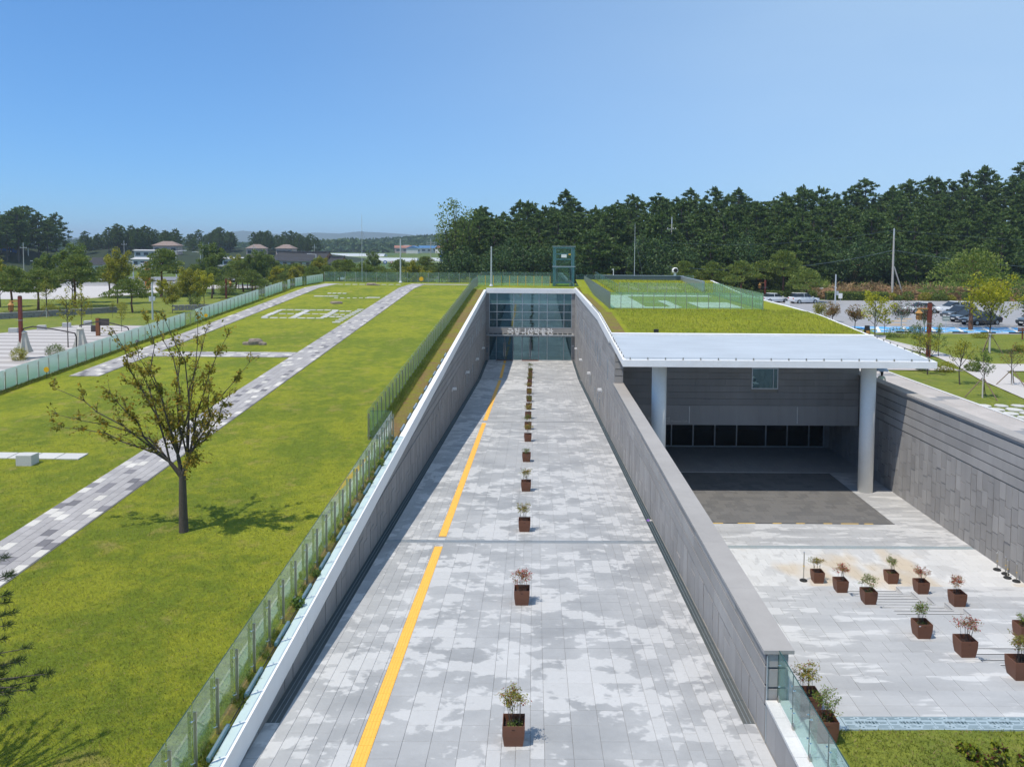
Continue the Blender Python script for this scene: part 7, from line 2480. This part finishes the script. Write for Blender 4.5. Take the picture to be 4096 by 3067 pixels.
def street_lamp(label, x, y, h, arms=1, z=3.0, sgn=-1):
    t = thing('street_lamp', label, 'street lamp', (x, y, z))
    MB().tube((x, y, z), (x, y, z + h), .16, .10, 10).build('shaft', 'pole', t)
    for k in range(arms):
        s = sgn if k == 0 else -sgn
        MB().tube((x, y, z + h - .12), (x + s * 1.6, y, z + h + .1), .06, .05, 6).build('arm', 'pole', t)
        a, b = sorted((x + s * 1.5, x + s * 2.7))
        MB().box(a, b, y - .2, y + .2, z + h + .04, z + h + .2).build('lamp_head', 'pole', t)


for i, (x, y, h, a) in enumerate(((-151, 243, 4.6, 1), (-168, 296, 6.8, 1), (-115, 228, 5.2, 1), (-91.7, 203.6, 8.6, 2), (-66, 240, 7.5, 1), (-110, 262, 7.5, 1), (-185, 270, 7.5, 1))):
    street_lamp('grey street lamp near the road, %s' % ['second from the left edge', 'tall one above the left garden', 'short one left of the orange totem', 'double armed one right of the orange totem', 'far one behind the garden pines', 'slender far one by the houses', 'leftmost one by the blue sign'][i], x, y, h, a)
# road signs
t = thing('gantry_sign', 'blue road direction sign on a gantry at the far left edge', 'road sign', (-194, 296, 3))
MB().tube((-188, 296, 3), (-188, 296, 11.5), .2, n=8).tube((-202, 296, 11.2), (-188, 296, 11.2), .12, n=6).build('gantry', 'pole', t)
MB().box(-201, -192, 295.7, 295.9, 8.2, 10.8).build('panel', 'sign_blue', t)
MB().box(-200, -194, 295.62, 295.69, 9.6, 9.9).box(-200, -196, 295.62, 295.69, 8.8, 9.1).build('text_bars', 'sign_white', t)
MB().box(-197, -193, 295.7, 295.9, 11.4, 12.8).build('upper_panel', 'sign_blue', t)
t = thing('road_sign', 'blue direction sign before the left end of the wood', 'road sign', (-30.8, 288, 3.2))
MB().tube((-28.6, 288, 3.2), (-28.6, 288, 12), .2, n=8).build('post', 'pole', t)
MB().box(-34.2, -28.9, 287.7, 287.9, 7.6, 12.2).build('panel', 'sign_blue', t)
MB().box(-33.6, -31.0, 287.62, 287.69, 11.0, 11.4).box(-33.6, -31.4, 287.62, 287.69, 10.1, 10.5).box(-31.2, -30.7, 287.62, 287.69, 8.2, 9.8).box(-32.6, -29.4, 287.62, 287.69, 9.0, 9.4).build('text_bars', 'sign_white', t)
MB().box(-31.4, -28.9, 287.7, 287.9, 12.5, 13.9).build('upper_panel', 'sign_blue', t)
for i, (x, m) in enumerate(((-47, 'sign_blue'), (-45, 'lamp_red'))):
    t = thing('traffic_sign', ['round blue roundabout sign beyond the far fence', 'triangular red bordered sign beside the roundabout sign'][i], 'road sign', (x, 250, 3))
    MB().tube((x, 250, 3), (x, 250, 8), .06, n=6).build('post', 'pole', t)
    MB().tube((x, 249.85, 8), (x, 249.93, 8), .55, n=24 if i == 0 else 3).build('disc', m, t)
    MB().tube((x, 249.8, 8), (x, 249.845, 8), .28, n=8 if i == 0 else 3).build('symbol', 'sign_white', t)
t = thing('cabinet_wall', 'white cabinet and wall beside the blue sign at the wood end', 'cabinet', (-27.5, 262, 3.2))
MB().box(-30.5, -27.5, 262, 264, 3, 7.2).box(-27.45, -24.5, 262.2, 264, 3, 5.6).build('wall', 'house_w', t)
MB().box(-29.6, -28.6, 261.9, 261.99, 3.1, 5.2).build('door', 'alu', t)


# ------------------------------------------------------------------ houses and fields far behind
def house(label, x, y, w, d, h, roof, wall, rh=2.2, rz=0.0, hip=False, z=3.0, wins=3, name='house', eave=.6):
    t = thing(name, label, 'house', (x, y, z))
    t.rotation_euler = (0, 0, rz)
    def add(nm, mb, m, par=t):
        return new_obj(nm, mb.mesh(nm, m), par)
    add('wall', MB().box(-w / 2, w / 2, -d / 2, d / 2, -.5, h), wall)
    e = eave
    r = MB()
    rx = w / 2 + e - (d / 2 if hip else 0)
    r.v = [(-w / 2 - e, -d / 2 - e, h), (w / 2 + e, -d / 2 - e, h), (w / 2 + e, d / 2 + e, h), (-w / 2 - e, d / 2 + e, h), (-rx, 0, h + rh), (rx, 0, h + rh)]
    r.f = [(0, 1, 5, 4), (2, 3, 4, 5), (1, 2, 5), (3, 0, 4), (3, 2, 1, 0)]
    add('roof', r, roof)
    for k in range(wins):
        xx = -w / 2 + w * (k + .5) / wins
        o = add('window', MB().box(xx - w * .1, xx + w * .1, -d / 2 - .08, -d / 2 - .001, h * .38, h * .78), 'alu')
        add('pane', MB().box(xx - w * .1 + .08, xx + w * .1 - .08, -d / 2 - .11, -d / 2 - .081, h * .41, h * .75), 'window', o)
    return t


def hanok(label, x, y, w, d, h, rz, rh=3.4):
    t = thing('tiled_hall', label, 'building', (x, y, 3))
    t.rotation_euler = (0, 0, rz)
    def add(nm, mb, m, par=t):
        return new_obj(nm, mb.mesh(nm, m, smooth=False), par)
    add('wall', MB().box(-w / 2, w / 2, -d / 2, d / 2, -.5, h), 'house_w')
    r = MB()
    n = 10
    for i in range(n + 1):          # curved roof sections along the ridge
        u = -1 + 2 * i / n
        X = u * (w / 2 + 1.3)
        lift = .55 * u * u
        r.v += [(X, -d / 2 - 1.4, h - .1 + lift), (X, -d / 4 - .3, h + rh * .42 + lift * .5), (X, 0, h + rh + lift * .6), (X, d / 4 + .3, h + rh * .42 + lift * .5), (X, d / 2 + 1.4, h - .1 + lift)]
    for i in range(n):
        for j in range(4):
            a = i * 5 + j
            r.f.append((a, a + 5, a + 6, a + 1))
    add('roof', r, 'tile_roof')
    for s in (-1, 1):
        X = s * (w / 2 + 1.0)
        g = MB().poly((X, -d / 4 - .3, h + rh * .42 + .2), (X, d / 4 + .3, h + rh * .42 + .2), (X, 0, h + rh + .3)).poly((X, -d / 2 - .6, h + .2), (X, d / 2 + .6, h + .2), (X, d / 4 + .3, h + rh * .42 + .2), (X, -d / 4 - .3, h + rh * .42 + .2))
        add('gable', g, 'brick')
    rd = MB()
    for i in range(n):
        u0, u1 = -1 + 2 * i / n, -1 + 2 * (i + 1) / n
        z0, z1 = h + rh + .33 * u0 * u0, h + rh + .33 * u1 * u1
        rd.hexa([(u0 * (w / 2 + 1.4), -.3, z0), (u1 * (w / 2 + 1.4), -.3, z1), (u1 * (w / 2 + 1.4), .3, z1), (u0 * (w / 2 + 1.4), .3, z0), (u0 * (w / 2 + 1.4), -.3, z0 + .6), (u1 * (w / 2 + 1.4), -.3, z1 + .6), (u1 * (w / 2 + 1.4), .3, z1 + .6), (u0 * (w / 2 + 1.4), .3, z0 + .6)])
    add('ridge', rd, 'tile_roof')
    for k in range(6):
        xx = -w / 2 + w * (k + .5) / 6
        add('window', MB().box(xx - 1, xx + 1, -d / 2 - .1, -d / 2 - .002, .6, h - .6), 'wood')


hanok('large traditional hall with dark curved tile roof and brown gable', -100, 345, 25, 10, 3.0, -0.42, 3.4)
hanok('smaller tiled building beside the large traditional hall', -84.5, 338, 7, 6, 2.4, -0.5, 2.2)
house('white house with brown hip roof below the left pine grove', -152, 330, 9.5, 7, 3.6, 'roof_br', 'house_p', 1.8, .15, True, 8.6)
house('white flat annex before the brown roofed house', -154, 318, 9, 6, 3.0, 'roof_gr', 'house_w', .4, .1, False, 7.2)
house('pink house with brown roof right of the left pine grove', -150, 430, 10, 8, 4.5, 'roof_br', 'house_p', 2.2, .2, True, 6)
house('pale house beside the pink house', -136, 436, 9, 7, 4.5, 'roof_br', 'house_p', 2.2, -.1, True, 6)
house('white open shed below the houses', -118, 310, 9, 6, 3.4, 'roof_gr', 'house_w', .6, 0, False, 4, 4)
house('low dark roofed house behind the left garden', -150, 275, 10, 7, 2.8, 'tile_roof', 'house_w', 2.4, .3)
house('white sheet roofed shed behind the left garden', -146, 300, 8, 6, 3.2, 'roof_gr', 'house_w', .8, -.1, False, 4)
for i, (x, y, w, rf, wl2) in enumerate(((-178, 900, 26, 'roof_gr', 'house_w'), (-140, 860, 22, 'roof_rd', 'house_p'), (-118, 880, 20, 'roof_bl', 'house_w'), (-98, 870, 18, 'roof_rd', 'house_w'), (-85, 890, 20, 'roof_bl', 'house_w'), (-70, 860, 16, 'roof_gr', 'house_w'), (-160, 1000, 22, 'roof_gr', 'house_w'), (-105, 980, 18, 'roof_br', 'house_p'), (-128, 840, 24, 'roof_bl', 'house_w'), (-58, 850, 15, 'roof_rd', 'house_p'))):
    house('low village house at the foot of the far wooded hills', x, y, w, 12, 5.5, rf, wl2, 2.6, i * .2, False, 3, 3)['group'] = 'far village houses'
for i, (x, y, w, l) in enumerate(((-245, 560, 46, 12), (-215, 600, 40, 12), (-82, 470, 26, 9), (-56, 480, 22, 9), (-150, 640, 60, 14), (-44, 440, 10, 7))):
    t = thing('greenhouse', ['long white greenhouse beyond the left houses, front one', 'long white greenhouse beyond the left houses, rear one', 'white greenhouse right of the tiled hall', 'low white greenhouse before the village', 'wide pale greenhouse in the far fields', 'small rounded greenhouse near the far road'][i], 'greenhouse', (x, y, 3))
    mb = MB()
    n = 8
    for X in (-w / 2, w / 2):
        for q in range(n + 1):
            a = math.pi * q / n
            mb.v.append((X, -math.cos(a) * l / 2, math.sin(a) * 2.2))
    for q in range(n): mb.f.append((q, q + n + 1, q + n + 2, q + 1))
    mb.f.append(tuple(range(n + 1))); mb.f.append(tuple(range(2 * n + 1, n, -1)))
    new_obj('film_cover', mb.mesh('film_cover', 'plastic'), t)
    new_obj('door', MB().box(w / 2 + .01, w / 2 + .1, -1, 1, 0, 2.1).mesh('door', 'alu'), t)
# dark pine groves on the left horizon: single trees
gcount = 0
for cx, cy, wx, n, s, zz, g in ((-213, 300, 60, 46, 1.0, 4.0, 'a'), (-201, 400, 52, 40, .95, 7.0, 'b'), (-190, 480, 120, 74, 1.0, 6.0, 'c')):
    for k in range(n):
        x = cx + random.uniform(-.5, .5) * wx; y = cy + random.uniform(-18, 18)
        hump = 1 - abs(x - cx) / wx * 0.9
        FP_ = LPX[k % 3] if False else (FP[k % 5])
        lab = {'a': 'dark tree in the big grove at the far left edge', 'b': 'dark pine in the second grove from the left', 'c': 'dark pine in the long grove above the houses'}[g]
        FP_.place('grove_pine', lab, 'tree', (x, y, 3 + (zz if g != 'a' else 6) * hump * (1.3 if g == 'a' else 1)), k * 1.3, s * random.uniform(.85, 1.15) * (1.25 if g == 'a' else .95), 'pines of far grove ' + g)
# their mounds
for i, (cx, cy, wx, h, ly) in enumerate(((-216, 312, 46, 11, 40), (-201, 405, 55, 8, 34), (-190, 486, 95, 8, 36), (-260, 330, 70, 12, 60), (-152, 334, 48, 6.2, 42), (-142, 434, 50, 3.4, 30))):
    mb = MB()
    n, m = 28, 10
    for j in range(m + 1):
        for q in range(n + 1):
            u, v = q / n * 2 - 1, j / m * 2 - 1
            mb.v.append((cx + u * wx, cy + v * ly, 2.5 + h * max(0, (1 - u * u)) * max(0, 1 - v * v)))
    for j in range(m):
        for q in range(n):
            a = j * (n + 1) + q
            mb.f.append((a, a + 1, a + n + 2, a + n + 1))
    mb.build('mound', 'hill', smooth=True, kind='structure')
# wooded hills in the middle distance, canopy as one mass
def ridge(name, x0, x1, y, prof, depth, mat, n=70, kind='structure', leafy=None, leaf=6.0, cnt=6000):
    xs = np.linspace(x0, x1, n + 1)
    hs = np.interp((xs - x0) / (x1 - x0), [p[0] for p in prof], [p[1] for p in prof])
    mb = MB()
    for q in range(n + 1):
        mb.v += [(xs[q], y - depth, 2.5), (xs[q], y - depth * .45, 2.5 + hs[q] * .62), (xs[q], y, 2.5 + hs[q]), (xs[q], y + depth, 2.0)]
    for q in range(n):
        for j in range(3):
            a = q * 4 + j
            mb.f.append((a, a + 4, a + 5, a + 1))
    o = mb.build(name, mat, smooth=True, kind=kind)
    if leafy:
        t = rng.random(cnt); X = x0 + (x1 - x0) * t
        Hh = np.interp(t, [p[0] for p in prof], [p[1] for p in prof])
        v = rng.random(cnt) ** 0.7
        Y = y - depth * (1 - v)
        Z = 2.5 + Hh * np.where(v < .55, v / .55 * .62, .62 + (v - .55) / .45 * .38) + rng.random(cnt) * leaf * .8
        P = np.column_stack([X, Y, Z])
        w = new_obj('far_woodland', quads_mesh('far_woodland', leaves(P, leaf, .75, .2), leafy))
        tag(w, leafy == 'oak' and 'dense far woodland covering the hill behind the village' or 'dark band of far woodland across the plain', 'woodland', kind='stuff')
    return o


ridge('hill', -330, 60, 1150, [(0, 4), (.18, 7), (.36, 13), (.5, 18), (.62, 21), (.72, 26), (.85, 34), (1, 33)], 170, 'hill', leafy='oak', leaf=7.5, cnt=15000)
ridge('hill', -640, -180, 1000, [(0, 3), (.3, 6), (.6, 9), (.8, 13), (1, 3)], 60, 'hill', leafy='oakd', leaf=6, cnt=5000) if False else None
MT['oakd'] = MT['oak']
ridge('hill', -520, -150, 900, [(0, 3), (.25, 5), (.5, 5), (.7, 8), (.85, 12), (1, 3)], 50, 'hill', leafy='oakd', leaf=5.5, cnt=6000)
ridge('hill', -1500, -500, 1500, [(0, 10), (.4, 6), (.8, 8), (1, 3)], 80, 'hill', leafy='oakd', leaf=7, cnt=7000)
# hazy mountains
ridge('mountain', -2350, -500, 4600, [(0, 14), (.1, 30), (.22, 38), (.30, 60), (.36, 74), (.43, 60), (.5, 52), (.58, 66), (.66, 62), (.72, 74), (.8, 68), (.88, 60), (1, 20)], 500, 'mountain', 120)
ridge('mountain', -5200, -1900, 5200, [(0, 20), (.3, 44), (.55, 26), (.8, 34), (1, 10)], 500, 'mountain', 100)
# far fields
for i, (x0, x1, y0, y1, m) in enumerate(((-420, -40, 300, 420, 'field_a'), (-320, -60, 520, 620, 'field_b'), (-700, -120, 640, 800, 'field_a'), (-120, -20, 420, 520, 'field_b'))):
    MT.setdefault('field_a', M('green paddy', (0.06, 0.11, 0.02), .9, grains=((.05, .15),)))
    MT.setdefault('field_b', M('pale green field', (0.13, 0.17, 0.05), .9, grains=((.05, .15),)))
    sheet('field', [(x0, y0), (x1, y0), (x1 - 15, y1), (x0 - 60, y1)], m, 0.03 + .004 * i)

# ------------------------------------------------------------------ summer haze
hz = NT('summer haze')
pv = hz.node('ShaderNodeVolumePrincipled')
pv.inputs['Color'].default_value = (0.72, 0.86, 1.0, 1)
pv.inputs['Density'].default_value = 0.00021
pv.inputs['Anisotropy'].default_value = 0.2
hz.l.new(pv.outputs[0], hz.out.inputs['Volume'])
hb = MB().box(-6900, 6900, -2900, 6900, -2.0, 92.0).build('haze', hz.m)
tag(hb, 'thin bluish summer haze over the plain', 'haze', kind='stuff')
